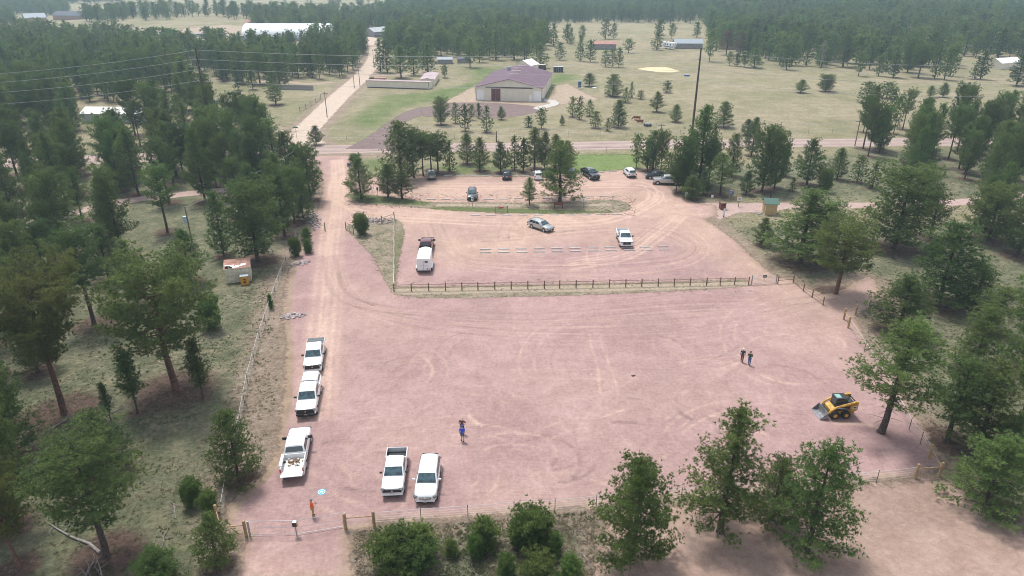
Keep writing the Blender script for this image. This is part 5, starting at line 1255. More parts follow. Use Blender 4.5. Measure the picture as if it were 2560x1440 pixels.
V('hatch', 'white', facing((1345.5, 445), 90), 'white hatchback parked under the row of pines', 'car', 'hatchback')
V('hatch', 'navy', facing((1427, 439), 88), 'dark blue car mostly hidden behind the spreading pine', 'car', 'hatchback')
V('f150', 'black', between((1490,448), .35, (1467,421), 1.4, 5.89), 'black pickup parked at an angle beside the lawn', 'pickup', 'pickup_truck')
t = V('suv', 'white', between((1567,420), 1.0, (1582,441), .5, 4.75), 'white SUV with a bicycle rack on its back beside the lawn', 'SUV', 'suv')
MB().tube([(-2.4, 0, .5), (-2.75, 0, .5), (-2.75, 0, 1.25)], .03, 6).tube([(-2.75, -.45, 1.2), (-2.75, .45, 1.2)], .03, 6).tube([(-2.75, -.45, .8), (-2.75, .45, .8)], .03, 6).build('bicycle_rack', M_black, t)
V('f150', 'silver', facing((1668, 460), 172), 'silver pickup in the shade of pines at the right of the upper car park', 'pickup', 'pickup_truck')
V('hatch', 'black', facing((1640, 446), 175), 'dark car almost hidden by trunks left of the silver pickup', 'car', 'hatchback')
V('suv', 'grey', facing((944, 94), 170), 'dark car far off in front of the grey barn', 'car', 'parked_car')

# ---- horse trailer
t = thing('horse_trailer', 'white bumper pull horse trailer seen from the back', 'trailer', (P(1060, 683).x, 93.6, .008), R(92))
W_ = 1.98; hw = W_ / 2
def hs(x, k=1.0, top=2.3): return [(x, hw * k, .42), (x, hw * k, top - .22), (x, hw * k * .94, top - .05), (x, hw * k * .6, top + .03), (x, 0, top + .06), (x, -hw * k * .6, top + .03), (x, -hw * k * .94, top - .05), (x, -hw * k, top - .22), (x, -hw * k, .42)]
MB().loft([hs(0), hs(.06, 1.01, 2.31), hs(4.2, 1.01, 2.31), hs(4.75, .62, 2.28), hs(4.95, .35, 2.2)]).build('trailer_box', M_white, t, 35)
MB().box((-.012, 0, 1.25), (.02, .02, 1.55)).build('door_gap', M_black, t)
MB().box((-.015, -.42, 1.82), (.02, .42, .26)).build('rear_window', M_glass, t)
for y in (-.93, .93):
    MB().box((-.02, y * .95, .62), (.03, .09, .14)).build('tail_light', M_tail, t)
    MB().box((1.6, y * 1.18, .66), (2.1, .26, .10), bev=.04).build('fender', M_white, t)
    for x in (1.15, 2.05):
        w_ = MB().tube([(x, y * 1.07, .36), (x, y * 1.28, .36)], .34, 16).build('tyre', M_tyre, t); MB().tube([(x, y * 1.28, .36), (x, y * 1.30, .36)], .2, 12).build('rim', M_rim, w_)
MB().box((-.02, 0, 1.22), (.03, 1.2, .04)).build('latch_bar', M_chrome, t); MB().box((-.03, -.55, .72), (.02, .22, .14)).build('lettering_patch', M_dark, t)
MB().box((-.05, 0, .42), (.14, 1.9, .12)).build('bumper', M_black, t); MB().tube([(4.8, 0, .5), (5.9, 0, .52)], .06, 6).build('tongue', M_black, t)
for k in range(5): MB().box((.9 + k * .75, 0, 2.372 - .001 * k), (.03, 1.1, .016)).build('roof_rib', M_white, t)

# ---- skid steer loader
M_yel = mat('construction_yellow', (.52, .29, .035), .5, coat=.15, var=.35, scale=2.5)
M_blkm = mat('black_machine_paint', (.02, .021, .022), .45)
M_redm = mat('red_machine_decal', (.45, .04, .03), .5)
t = thing('skid_steer_loader', 'yellow and black wheeled skid steer loader with its bucket down', 'loader', (P(2098, 1046).x, P(2098, 1046).y + .75, .008), R(184))
MB().loft([[(x, y, .38) for y in (-.55, .55)] + [(x, .6, zt), (x, -.6, zt)] for x, zt in ((1.05, .95), (.6, 1.15), (-.6, 1.25), (-1.25, 1.35), (-1.45, 1.2))]).build('chassis', M_yel, t, 30)
for sd_ in (1, -1):
    MB().box((-.35, sd_ * .63, 1.02), (1.9, .10, .34), ry=.06, bev=.02).build('side_panel', M_blkm, t)
    MB().tube([(-1.35, sd_ * .80, 1.86), (-.6, sd_ * .80, 1.66), (.5, sd_ * .80, 1.36), (1.05, sd_ * .80, 1.0), (1.42, sd_ * .76, .42)], [.10, .12, .12, .11, .09], 6).build('lift_arm', M_yel, t, 50)
    MB().loft([[(x, sd_ * .66, z0), (x, sd_ * .86, z0), (x, sd_ * .86, z1), (x, sd_ * .66, z1)][::sd_] for x, z0, z1 in ((-1.55, 1.0, 1.9), (-1.2, .8, 1.9), (-.85, .9, 1.55))]).build('rear_tower', M_yel, t)
    MB().box((-1.22, sd_ * .868, 1.28), (.42, .012, .30)).build('white_decal', M_white, t); MB().box((-1.22, sd_ * .875, 1.28), (.30, .008, .15)).build('number_print', M_dark, t)
    MB().box((-.75, sd_ * .925, 1.64), (.36, .012, .10), ry=.26).build('red_decal', M_redm, t)
    MB().tube([(-.9, sd_ * .66, 1.0), (.6, sd_ * .70, 1.15)], [.05, .035], 6).build('lift_cylinder', M_chrome, t)
    for x in (.62, -.52):
        w_ = MB().tube([(x, sd_ * .62, .41), (x, sd_ * .66, .41), (x, sd_ * .90, .41), (x, sd_ * .94, .41)], [.36, .41, .41, .37], 16)
        for k in range(16):
            a = k / 16 * 6.283; w_.box((x + .41 * math.cos(a), sd_ * .78, .41 + .41 * math.sin(a)), (.06, .26, .05), ry=-a + (.3 if k % 2 else 0))
        w_ = w_.build('tyre', M_tyre, t); MB().tube([(x, sd_ * .90, .41), (x, sd_ * .955, .41)], [.22, .20], 12).tube([(x, sd_ * .94, .41), (x, sd_ * .985, .41)], .08, 8).build('rim', M_yel, w_)
    MB().box((-.05, sd_ * .46, 1.62), (1.05, .03, .66)).build('cab_side_glass', M_glass, t)
    for x in (.5, -.58): MB().tube([(x + (.08 if x > 0 else 0), sd_ * .48, 1.2), (x, sd_ * .48, 2.06)], .035, 6).build('cab_post', M_blkm, t)
MB().box((-.02, 0, 2.10), (1.25, 1.06, .10), bev=.03).build('cab_roof', M_blkm, t); MB().box((.22, 0, 2.16), (.52, .62, .015)).build('roof_window', mat('green_roof_glass', (.22, .42, .38), .1, spec=.9), t)
MB().slab([(.60, -.44, 1.2), (.60, .44, 1.2), (.52, .44, 2.04), (.52, -.44, 2.04)], .02).build('cab_front_glass', M_glass, t)
MB().box((-.1, 0, 1.35), (.45, .5, .5), bev=.06).build('seat', M_blkm, t); MB().box((-.95, 0, 1.52), (.8, 1.0, .28), bev=.05).build('engine_cover', M_blkm, t)
MB().box((-1.40, 0, 1.75), (.08, 1.6, .09)).build('rear_crossbar', M_blkm, t); MB().box((-1.5, 0, 1.05), (.10, .95, .75), bev=.03).build('rear_door', M_blkm, t)
MB().tube([(-1.0, -.3, 1.66), (-1.0, -.3, 1.86)], .04, 8).build('exhaust', M_steel, t)
MB().box((1.30, 0, .62), (.12, 1.2, .50)).build('coupler', M_blkm, t)
prof = [(1.42, .86), (1.40, .30), (1.50, .06), (2.15, .02), (2.15, .045), (1.53, .10), (1.46, .31), (1.47, .86)]
bk = MB(); ys_ = (-.92, .92); bk.loft([[(x, y, z) for x, z in prof] for y in ys_])
for y in ys_: bk.loft([[(x, y + d_, z) for x, z in [(1.42, .86), (1.40, .30), (1.50, .06), (2.15, .02), (1.95, .30)]] for d_ in (-.02, .02)])
bk.build('bucket', mat('worn_grey_bucket', (.24, .24, .25), .5, .4, var=.35, scale=3), t); MB().box((2.14, 0, .034), (.10, 1.9, .025)).build('cutting_edge', M_chrome, t)

# ---- small things on the lot
p = P(804, 1230); t = thing('drone_landing_pad', 'round blue drone landing pad with a white H ring', 'landing pad', (p.x, p.y, .012), R(-12))
def ring(r0, r1, z, n=40): return [(math.cos(i / n * 6.2832) * r, math.sin(i / n * 6.2832) * r) for r in (r0, r1) for i in range(n)]
def disc(r, z, m, nm, par): MB().tube([(0, 0, z), (0, 0, z + .006)], r, 40).build(nm, m, par)
disc(.40, 0, mat('pad_blue', (.015, .25, .36), .6), 'pad', t); disc(.31, .003, M_white, 'white_ring', t); disc(.265, .006, mat('pad_light_blue', (.05, .38, .52), .6), 'inner_disc', t)
MB().box((-.09, 0, .017), (.05, .26, .012)).box((.09, 0, .017), (.05, .26, .012)).box((0, 0, .017), (.13, .05, .012)).build('letter_h', M_white, t)
t = thing('drone_case', 'dark blue folded case with pale lettering behind the open tailgate', 'case', tuple(P(716, 1194)), R(10))
MB().box((0, 0, .06), (.44, .52, .10), bev=.02).build('case', mat('navy_case', (.05, .08, .16), .6), t)
for k in (-1, 0, 1): MB().box((0, .14 * k, .118), (.34, .05, .012)).build('pale_print', M_white, t)
t = thing('dirt_clod', 'small dark brown clod lying alone on the open gravel', 'debris', tuple(P(1584, 940)), .3)
b_ = MB()
for k in range(9): b_.ball((rr3.uniform(-.22, .2), rr3.uniform(-.1, .1), .04), (rr3.uniform(.05, .11), .06, .05), 6, 4)
b_.build('clod', mat('dark_brown_clod', (.07, .035, .025), .95, var=.4), t)
# ------------------------------------------------------------------ buildings
M_siding = mat('beige_metal_siding', (.70, .64, .53), .6, var=.05, scale=.6)
M_purple = mat('plum_metal_roof', (.175, .115, .145), .75, spec=.2, var=.10, scale=.4)
M_pinkroof = mat('faded_pink_metal_roof', (.42, .31, .32), .5, var=.10, scale=.5)
M_maroon_d = mat('maroon_sliding_door', (.14, .045, .055), .5)
M_trim = mat('dark_brown_trim', (.06, .035, .035), .6)
M_winddk = mat('dark_window', (.03, .035, .04), .15)
M_tin = mat('grey_tin_roof', (.40, .42, .43), .5, var=.15, scale=.8)
M_greyw = mat('grey_board_wall', (.27, .255, .245), .9, var=.25, scale=2)
M_redroof = mat('rusty_red_roof', (.40, .20, .16), .8, var=.25, scale=1.2)
M_shing = mat('dark_shingle_roof', (.10, .11, .13), .9, var=.2, scale=2)
M_slate = mat('pale_blue_grey_roof', (.30, .34, .38), .7, var=.1)
M_brickw = mat('reddish_house_wall', (.33, .22, .17), .9, var=.15)
M_fabric = mat('white_fabric_skin', (.86, .88, .90), .6)
M_cream = mat('cream_peeling_wall', (.60, .56, .44), .85, var=.22, scale=2.5)
M_tanw = mat('tan_block_wall', (.52, .37, .19), .85, var=.08, scale=2)
M_greenroof = mat('green_metal_roof', (.07, .15, .115), .6, var=.1)

def gable(name, label, pos, rz, L, W, wall, peak, wm, rm, over=.35, cat='building', ribs=None, trim=None, chim=False, group=None):
    """ridge along local x, origin in the middle of the floor"""
    t = thing(name, label, cat, pos, rz, group); hl, hwid = L / 2, W / 2
    MB().loft([[(x, -hwid, -.4), (x, hwid, -.4), (x, hwid, wall), (x, 0, peak - .08), (x, -hwid, wall)] for x in (-hl, hl)]).build('wall', wm, t)
    sl = (peak - wall) / hwid
    for s in (1, -1):
        e = hwid + over; q = [(-hl - over, s * e, wall - sl * over), (hl + over, s * e, wall - sl * over), (hl + over, 0, peak), (-hl - over, 0, peak)]
        MB().slab(q if s < 0 else q[::-1], .09).build('roof', rm, t)
        if ribs:
            n = int(L / ribs); m_ = MB()
            for k in range(1, n):
                x = -hl + L * k / n; a = Vector((x, s * e, wall - sl * over + .11)); b = Vector((x, 0, peak + .11)); m_.tube([a, b], .03, 3, False)
            m_.build('roof_seams', rm, t)
    if trim:
        for x in (-hl - .02, hl + .02):
            for s in (1, -1): MB().tube([(x, s * (hwid + over), wall - sl * over), (x, 0, peak)], .09, 4).build('trim', trim, t)
            for s in (1, -1): MB().box((x, s * (hwid - .05), wall / 2), (.10, .16, wall)).build('corner_trim', trim, t)
    if chim: MB().box((hl * .3, W * .1, peak + .4), (.6, .6, 1.2)).build('chimney', M_greyw, t)
    return t
def feat(t, nm, m, c, d, **k): return MB().box(c, d, **k).build(nm, m, t)

# ---- the plum roofed arena barn. local -x end faces the camera
fl_, fr_ = P(1190, 250.5), P(1355, 254.5); dv = (fr_ - fl_); Wb = dv.length; ang = math.atan2(dv.y, dv.x) + R(90) ; Lb = 37.0
mid = (fl_ + fr_) / 2; cen = mid + Vector((math.cos(ang), math.sin(ang), 0)) * Lb / 2
t = gable('arena_barn', 'large beige metal barn with a plum coloured roof and maroon sliding doors', (cen.x, cen.y, 0), ang, Lb, Wb, 4.3, 7.0, M_siding, M_purple, .45, ribs=1.5, trim=M_trim)
fx = -Lb / 2
def by(px): return Wb / 2 - Wb * (px - 1190) / 165.0
feat(t, 'overhead_door', M_white, (fx - .04, by(1201), 1.75), (.08, 2.5, 3.1)); feat(t, 'overhead_door', M_white, (fx - .04, by(1343.5), 1.75), (.08, 2.6, 3.1))
feat(t, 'sliding_door', M_maroon_d, (fx - .08, by(1234.4), 1.9), (.10, 1.45, 3.9)); feat(t, 'sliding_door', M_maroon_d, (fx - .08, by(1246), 1.9), (.10, 1.45, 3.9))
feat(t, 'walk_door', M_white, (fx - .04, by(1327), 1.05), (.06, 1.0, 2.1)); feat(t, 'door_track', M_trim, (fx - .10, by(1273), 4.25), (.14, 15.6, .34))
for x in (-.5, -.1, .3, .7): feat(t, 'roof_light_bar', M_siding, (Lb * x / 2.2 + 2, 0, 7.15), (.25, 3.2, .12))
feat(t, 'cupola', M_slate, (Lb / 2 - 10.5, 3.6, 6.9), (1.2, 1.2, 1.0)); feat(t, 'side_seam', M_trim, (-Lb * .12, -Wb / 2 - .03, 2.1), (.1, .05, 4.2))
feat(t, 'heater', M_slate, (fx + 1.2, -Wb / 2 - .4, .5), (.8, .6, 1.0))

# ---- L shaped stable
a, b = P(918, 218.5), P(1072, 223.5); d = b - a; L_ = d.length; an = math.atan2(d.y, d.x)
def lean(name, label, a, an, L, D, h0, h1, wm, rm, cat='shed'):
    t = thing(name, label, cat, (a.x, a.y, 0), an)
    MB().loft([[(x, 0, -.3), (x, D, -.3), (x, D, h1), (x, 0, h0)] for x in (0, L)][::1]).build('wall', wm, t)
    MB().slab([(-.3, -.35, h0 + .03), (L + .3, -.35, h0 + .03), (L + .3, D + .25, h1 + .03), (-.3, D + .25, h1 + .03)], .08).build('roof', rm, t)
    for x in (-.02, L + .02): MB().box((x, .05, h0 / 2), (.12, .14, h0)).build('corner_trim', M_trim, t)
    return t
t = lean('stable', 'long low beige stable with a faded pink roof beside the dirt road', a, an, L_, 4.6, 2.5, 2.1, M_siding, M_pinkroof)
MB().box((L_ / 2, -.03, .12), (L_ * .98, .06, .24)).build('dark_footing', M_trim, t)
a2 = P(1072, 222); c2 = P(1088, 198)
t = gable('stable_wing', 'short wing of the low beige stable running away from its right end', ((a2.x + c2.x) / 2 - 1.2, (a2.y + c2.y) / 2 + 3.4, 0), math.atan2(c2.y - a2.y, c2.x - a2.x), 17, 5, 2.3, 2.75, M_siding, M_pinkroof, .3)
# old wagon behind the stable
p = P(944, 205); t = thing('rusty_implement', 'rusty red flatbed and old cab behind the low stable', 'farm machine', (p.x, p.y, 0), R(-4))
MB().box((1.2, 0, 1.35), (4.6, 2.0, .5)).build('bed', M_redroof, t); MB().box((-2.2, 0, 1.2), (1.5, 1.8, 1.3), bev=.2).build('cab', mat('rusty_olive_cab', (.12, .10, .06), .8), t)
for x in (-2.2, 2.4):
    for y in (-.9, .9): MB().tube([(x, y - .12, .5), (x, y + .12, .5)], .5, 10).build('wheel', M_tyre, t)
# ---- white fabric arena and farm far left
a = P(608, 101); b = P(822, 103); L_ = b.x - a.x; t = thing('fabric_hall', 'long white arched fabric hall far beyond the trees', 'building', ((a.x + b.x) / 2, a.y + 8, a.z), 0)
MB().loft([[(x, 10 * math.cos(q), max(-.4, 8.6 * math.sin(q) ** .85) if q not in (0, math.pi) else -.4) for q in [math.pi * k / 12 for k in range(13)]] for x in (-L_ / 2, L_ / 2)]).build('fabric_skin', M_fabric, t, 50)
MB().box((0, -10.3, .9), (L_, .4, 2.0)).build('side_wall', M_slate, t); MB().box((L_ / 2 + .1, 0, 2.2), (.1, 5, 4)).build('end_door', M_slate, t)
def farc(name, label, x, y, dx, wall, peak, L, W, wm, rm, deg=0, **k):
    p = P(x, y); return gable(name, label, (p.x, p.y + W / 2, p.z), R(deg), L, W, wall, peak, wm, rm, **k)
farc('grey_barn', 'weathered grey barn with an open dark door beside the far end of the dirt road', 937, 92, 0, 3.0, 5.2, 12, 9.5, M_greyw, M_tin, 55)
t = farc('long_shed', 'low pale shed left of the weathered grey barn', 860, 88, 0, 2.3, 3.0, 12, 5, M_siding, M_fabric, 3)
farc('grey_stable', 'low grey building with a pale roof right of the weathered grey barn', 985, 82, 0, 2.4, 3.6, 16, 6, M_greyw, M_tin, -8)
farc('brick_house', 'reddish house with a pale blue grey roof in the far left wood', 80, 60, 0, 4.5, 7.4, 14, 10, M_brickw, M_slate, 40, chim=True)
farc('dark_roofed_house', 'wide house with a dark roof in the far left wood', 172, 50, 0, 3.5, 6.5, 26, 12, M_brickw, M_shing, -6)
farc('far_cabin', 'small pinkish farm building left end of the white fabric hall', 632, 68, 0, 2.8, 4.6, 10, 7, M_brickw, M_redroof, 10)
farc('red_roofed_shed', 'grey shed with a rusty red roof at the top of the field', 1512, 124, 0, 2.8, 4.0, 12, 5.5, M_greyw, M_redroof, -3)
farc('grey_roofed_shed', 'brown grey shed with a pale grey roof beside the white camper', 1722, 122, 0, 2.8, 4.6, 14.5, 6.5, M_greyw, M_slate, -3)
farc('white_tent_roof', 'white peaked canopy behind the plum roofed barn', 1318, 183, 0, 3.2, 5.0, 7, 7, M_siding, M_fabric, 60)
farc('tin_shack', 'pale tin roofed shack under the trees right of the stable', 1112, 160, 0, 2.0, 2.7, 6.5, 4, M_greyw, M_slate, 0)
farc('tumbledown_shack', 'dark shack with broken white roof panels under tall trees', 1160, 158, 0, 1.9, 2.4, 6, 4, M_greyw, M_shing, 0)
t = farc('mobile_home', 'white roofed mobile home half hidden in the left wood', 282, 308, 0, 2.7, 3.9, 17, 6.5, mat('pale_blue_siding', (.52, .56, .56), .7), mat('white_membrane_roof', (.80, .78, .76), .6), -3)
for x in (-4, 0, 4): feat(t, 'window', M_winddk, (x, -3.28, 1.5), (1.4, .06, 1.0))
farc('blue_roofed_cottage', 'pale cottage glimpsed through the pines at the upper right edge', 2520, 172, 0, 2.6, 4.2, 12, 6, M_siding, M_fabric, 20)
farc('hidden_cabin', 'small tan cabin behind the trunks at the edge of the far wood', 2004, 122, 0, 2.4, 3.4, 9, 5, M_siding, M_tin, 0)
p = P(583, 272); t = thing('white_hut', 'tiny white hut with a flat roof alone on the left grass', 'hut', (p.x, p.y, 0), R(8)); MB().box((0, 0, 1.15), (1.9, 1.6, 2.3)).build('wall', M_slate, t)
MB().slab([(-1.15, -1.0, 2.3), (1.15, -1.0, 2.3), (1.15, 1.0, 2.55), (-1.15, 1.0, 2.55)], .08).build('roof', M_fabric, t); MB().box((.2, -.81, 1.0), (.8, .04, 1.9)).build('door', M_greyw, t)
# ---- derelict shed and orange cabinet beside the left fence
p0, p1 = P(566, 709), P(629, 702); d = p1 - p0; an = math.atan2(d.y, d.x)
t = thing('derelict_shed', 'derelict cream shed with a rusty patched roof and holes', 'shed', (p0.x, p0.y, 0), an); L_ = d.length; D = 2.6; h0, h1 = 2.15, 2.5
w_ = MB(); w_.box((L_ / 2, .04, h0 / 2), (L_, .08, h0)).box((L_ / 2, D - .04, h1 / 2), (L_, .08, h1))
for x in (.04, L_ - .04): w_.loft([[(x - .04, .08, 0), (x - .04, D - .08, 0), (x - .04, D - .08, h1), (x - .04, .08, h0)], [(x + .04, .08, 0), (x + .04, D - .08, 0), (x + .04, D - .08, h1), (x + .04, .08, h0)]])
w_.build('wall', M_cream, t)
M_rustp = mat('rusty_roof_felt', (.36, .20, .15), .9, var=.3, scale=1.5)
def rq(xa, ya, xb, yb, z, nm, m): 
    f = lambda y: h0 + (h1 - h0) * y / D + z
    MB().slab([(xa, ya, f(ya)), (xb, ya, f(ya)), (xb, yb, f(yb)), (xa, yb, f(yb))], .03).build(nm, m, t)
rq(-.12, .95, L_ + .12, D + .12, .01, 'roof_panel', M_rustp); rq(1.15, -.12, L_ + .12, .945, .01, 'roof_panel', M_rustp); rq(-.12, -.12, .12, .945, .01, 'roof_panel', M_rustp)
rq(.62, -.12, .70, .945, .01, 'rafter', M_wood_gr)
for xa, ya, xb, yb in ((.05, .75, .85, 1.0), (1.1, .1, 2.0, .5), (1.5, .45, 2.6, .75), (2.2, .6, 2.9, 1.05), (.8, .5, 1.3, .95)): rq(xa, ya, xb, yb, .055, 'pale_patch', M_white)
MB().box((L_ / 2, D / 2, .3), (L_ - .2, D - .2, .5)).build('dark_inside', M_dark, t)
p = P(613, 712); t = thing('orange_cabinet', 'small orange cabinet with a grey lid against the derelict shed', 'cabinet', (p.x, p.y, 0), an)
M_or = mat('orange_paint', (.62, .30, .03), .6, var=.15); MB().box((0, .45, .62), (1.05, .9, 1.24)).build('body', M_or, t)
MB().box((0, .45, 1.27), (1.15, 1.0, .06)).build('lid', M_slate, t)
for z in (.42, .82): MB().box((.02, -.012, z), (.34, .03, .24)).build('vent', M_trim, t)
# ---- vault toilet building
p = P(1922, 533); t = thing('toilet_building', 'small tan toilet building with a green metal roof and a vent pipe', 'toilet', (p.x, p.y, 0), R(-4))
MB().loft([[(x, -1.5, 0), (x, 1.5, 0), (x, 1.5, 2.35), (x, 0, 3.0), (x, -1.5, 2.35)] for x in (-1.45, 1.45)]).build('wall', M_tanw, t)
for s in (1, -1):
    q = [(-1.85, s * 1.85, 2.2), (1.85, s * 1.85, 2.2), (1.85, 0, 3.05), (-1.85, 0, 3.05)]; MB().slab(q if s < 0 else q[::-1], .07).build('roof', M_greenroof, t)
    for k in range(9): x = -1.7 + k * .425; MB().tube([(x, s * 1.85, 2.29), (x, 0, 3.14)], .025, 4).build('roof_seam', M_greenroof, t)
t.scale = (.70, .72, .92)
MB().tube([(.1, 1.0, 2.4), (.1, 1.0, 3.9)], .15, 10).build('vent_pipe', M_black, t); MB().box((-1.47, -.4, 1.05), (.05, .95, 2.1)).build('door', M_wood, t)
MB().box((-2.1, 0, .05), (2.2, 3.2, .1)).build('concrete_apron', M_conc, t); MB().box((1.6, -.9, .05), (1.0, .8, .1)).build('concrete_pad', M_conc, t)
# ---- boards, signs, bins
def sign_post(pt, label, w, h, z, m, pm=M_wood_gr, pr=.05, cat='sign', rz=0, dots=True, name='small_sign'):
    p = P(*pt); t = thing(name, label, cat, (p.x, p.y, 0), rz); MB().box((0, .03, (z + h) / 2), (pr * 2, .06, z + h)).build('post', pm, t)
    MB().box((0, -.02, z + h / 2), (w, .04, h)).build('panel', m, t)
    if dots:
        MB().box((0, -.045, z + h * .66), (w * .6, .006, h * .16)).build('dark_print', M_dark, t); MB().box((0, -.045, z + h * .34), (w * .5, .006, h * .12)).build('dark_print', M_dark, t)
    return t
sign_post((1181,517), 'small white sign on the island below the dark grey SUV', .45, .65, 1.2, M_white)
sign_post((1458,519), 'small white sign on the island right of the brown sign', .45, .65, 1.2, M_white)
sign_post((1532,500), 'low pale sign near the right tip of the island', .45, .4, .5, M_white)
sign_post((1714,503), 'small white sign at the corner of the trail and the upper car park', .4, .6, 1.1, M_white)
sign_post((1780,497), 'small pale plaque on the grass left of the notice board', .45, .5, .25, M_white, dots=False)
sign_post((945,492), 'small blue topped sign between the island pines', .35, .6, 1.3, mat('sign_blue', (.08, .18, .42), .5), M_tpost, .03)
sign_post((875,430), 'pale square sign at the roadside by the left tip pine', 1.0, .9, 1.1, M_slate, M_wood, .05)
sign_post((809,546), 'faint grey marker post beside the rock pile', .2, .3, .8, M_slate, M_tpost, .02, dots=False) if False else None
sign_post((1846,517), 'white notice with a black mark on a wooden post beside the trail', .8, .7, 1.2, M_white, M_wood, .07)
t = sign_post((1809,543), 'brown post with a tall white notice at the near edge of the trail', .34, 1.3, .3, M_white, M_wood_dk, .12, dots=False)
p = P(742, 345); t = thing('street_sign', 'green street name sign at the foot of the dirt road', 'sign', (p.x, p.y, 0)); MB().tube([(0, 0, 0), (0, 0, 2.9)], .05, 6).build('post', M_steel, t); MB().box((0, 0, 2.7), (1.3, .04, .3)).build('name_plate', mat('street_sign_green', (.02, .22, .14), .5), t)
# brown park sign
a, b = P(1385.5, 521), P(1406, 521); d = b - a; t = thing('brown_park_sign', 'low dark brown wooden sign frame under the spreading pine', 'sign', (a.x, a.y, 0), math.atan2(d.y, d.x)); L_ = d.length
M_pk = mat('dark_red_brown_paint', (.16, .05, .035), .6)
for x in (0, L_): MB().box((x, 0, .62), (.16, .16, 1.25)).build('post', M_pk, t)
MB().box((L_ / 2, 0, .92), (L_ - .16, .08, .58)).build('board', M_pk, t)
def txt(s, size, loc, parent, m, name='lettering', rx=90):
    c = bpy.data.curves.new(name, 'FONT'); c.body = s; c.size = size; c.align_x = 'CENTER'; c.align_y = 'CENTER'; c.extrude = .004; c.materials.append(m)
    o = bpy.data.objects.new(name, c); COL.objects.link(o); o.parent = parent; o.location = loc; o.rotation_euler = (R(rx), 0, 0); return o
# hitching frame with a red tray
a, b = P(1238, 533), P(1269, 532); d = b - a; t = thing('hitching_frame', 'wooden post frame with a small red tray on the island', 'frame', (a.x, a.y, 0), math.atan2(d.y, d.x)); L_ = d.length
for x in (0, L_): MB().box((x, 0, .65), (.13, .13, 1.3)).build('post', M_wood, t)
for z in (.35, .75, 1.1): MB().box((L_ / 2, 0, z), (L_, .05, .07)).build('bar', M_wood_gr, t)
MB().box((L_ * .48, -.1, 1.12), (.9, .4, .34), bev=.03).build('tray', mat('faded_red_box', (.33, .10, .09), .6), t)
# notice board
a, b = P(1822, 498), P(1838, 500); d = b - a; t = thing('notice_board', 'notice board with a blue map panel between wooden posts', 'notice board', (a.x, a.y, 0), math.atan2(d.y, d.x)); L_ = d.length
for x in (0, L_ * .62, L_ * 1.15): MB().box((x, 0, 1.05), (.12, .12, 2.1)).build('post', mat('yellow_brown_post', (.42, .27, .10), .8), t)
MB().box((L_ * .58, 0, 2.08), (L_ * 1.35, .3, .10)).build('top_beam', M_wood_new, t); MB().box((L_ * .31, -.08, 1.45), (L_ * .62, .05, .95)).build('map_panel', mat('blue_map_print', (.08, .12, .32), .4, var=.5, scale=5), t)
MB().box((L_ * .31, -.11, 1.75), (L_ * .5, .01, .12)).build('pale_print', M_white, t); MB().box((L_ * .22, -.11, 1.35), (L_ * .25, .01, .3)).build('pale_print', M_slate, t)
# bear proof bin
p = P(1806, 523); t = thing('trash_bin', 'square dark brown bear proof trash bin beside a post by the trail', 'bin', (p.x, p.y, 0), R(5)); MB().box((0, 0, .62), (.95, .85, 1.24), bev=.04).build('body', M_pk, t); MB().box((0, -.05, 1.27), (1.0, .95, .08)).build('lid', M_wood_dk, t); MB().box((0, -.435, .9), (.6, .02, .3)).build('flap', M_black, t); MB().box((-.45, .6, .9), (.12, .12, 1.8)).build('post', M_wood, t)
# ---- yard things round the barn
p = P(1449, 219); t = thing('portable_toilet', 'dark blue portable toilet on the yard under the round pine', 'toilet', (p.x, p.y, 0)); MB().box((0, 0, 1.1), (1.1, 1.1, 2.2), bev=.06).build('cabin', mat('navy_plastic', (.02, .04, .14), .5), t); MB().box((0, 0, 2.26), (1.16, 1.16, .12), bev=.05).build('roof', mat('pale_blue_plastic', (.2, .35, .5), .5), t); MB().box((.1, -.56, 1.05), (.8, .03, 1.9)).build('door', mat('blue_door', (.03, .06, .2), .5), t)
p = P(1451, 222.5); t = thing('white_bench', 'low white bench in front of the blue portable toilet', 'bench', (p.x, p.y - .5, 0)); MB().box((0, 0, .45), (1.9, .5, .08)).build('seat', M_siding, t)
for x in (-.8, .8): MB().box((x, 0, .2), (.08, .4, .41)).build('leg', M_steel, t)
p = P(1486, 220.5); t = thing('white_slab', 'white sheet lying under the right side of the round pine', 'board', (p.x, p.y, 0), .4); MB().box((0, 0, .12), (1.6, .9, .2)).build('slab', M_fabric, t)
p = P(1396, 181); t = thing('dumpster', 'dark compartmented stock container with pale top right of the barn', 'container', (p.x, p.y + 1, 0)); MB().box((0, 0, 1.1), (4.0, 2.2, 2.2)).build('body', M_black, t); MB().box((0, 0, 2.24), (4.1, 2.3, .08)).build('top', M_tin, t)
for k in range(5): MB().box((-1.9 + k * .95, -1.13, 1.1), (.10, .06, 2.2)).build('bar', M_tin, t)
p = P(1354, 177); t = thing('dark_trailer', 'dark trailer parked behind the right of the plum roof', 'trailer', (p.x, p.y + 1, 0)); MB().box((0, 0, 1.3), (3.6, 2.2, 2.0), bev=.1).build('body', M_black, t); MB().box((0, 0, 2.34), (3.4, 2.0, .06)).build('roof', M_siding, t)
p = P(1717, 190.5); t = thing('water_trough', 'blue oval stock tank on the open field', 'trough', (p.x, p.y, 0)); MB().loft([[(1.1 * math.cos(a_) , .45 * math.sin(a_), z) for a_ in [k * 6.283 / 16 for k in range(16)]] for z in (0, .62)]).build('tank', mat('blue_tank', (.03, .12, .42), .5), t); MB().loft([[(1.0 * math.cos(a_) , .38 * math.sin(a_), z) for a_ in [k * 6.283 / 16 for k in range(16)]] for z in (.622, .626)]).build('water', pond.data.materials[0], t)
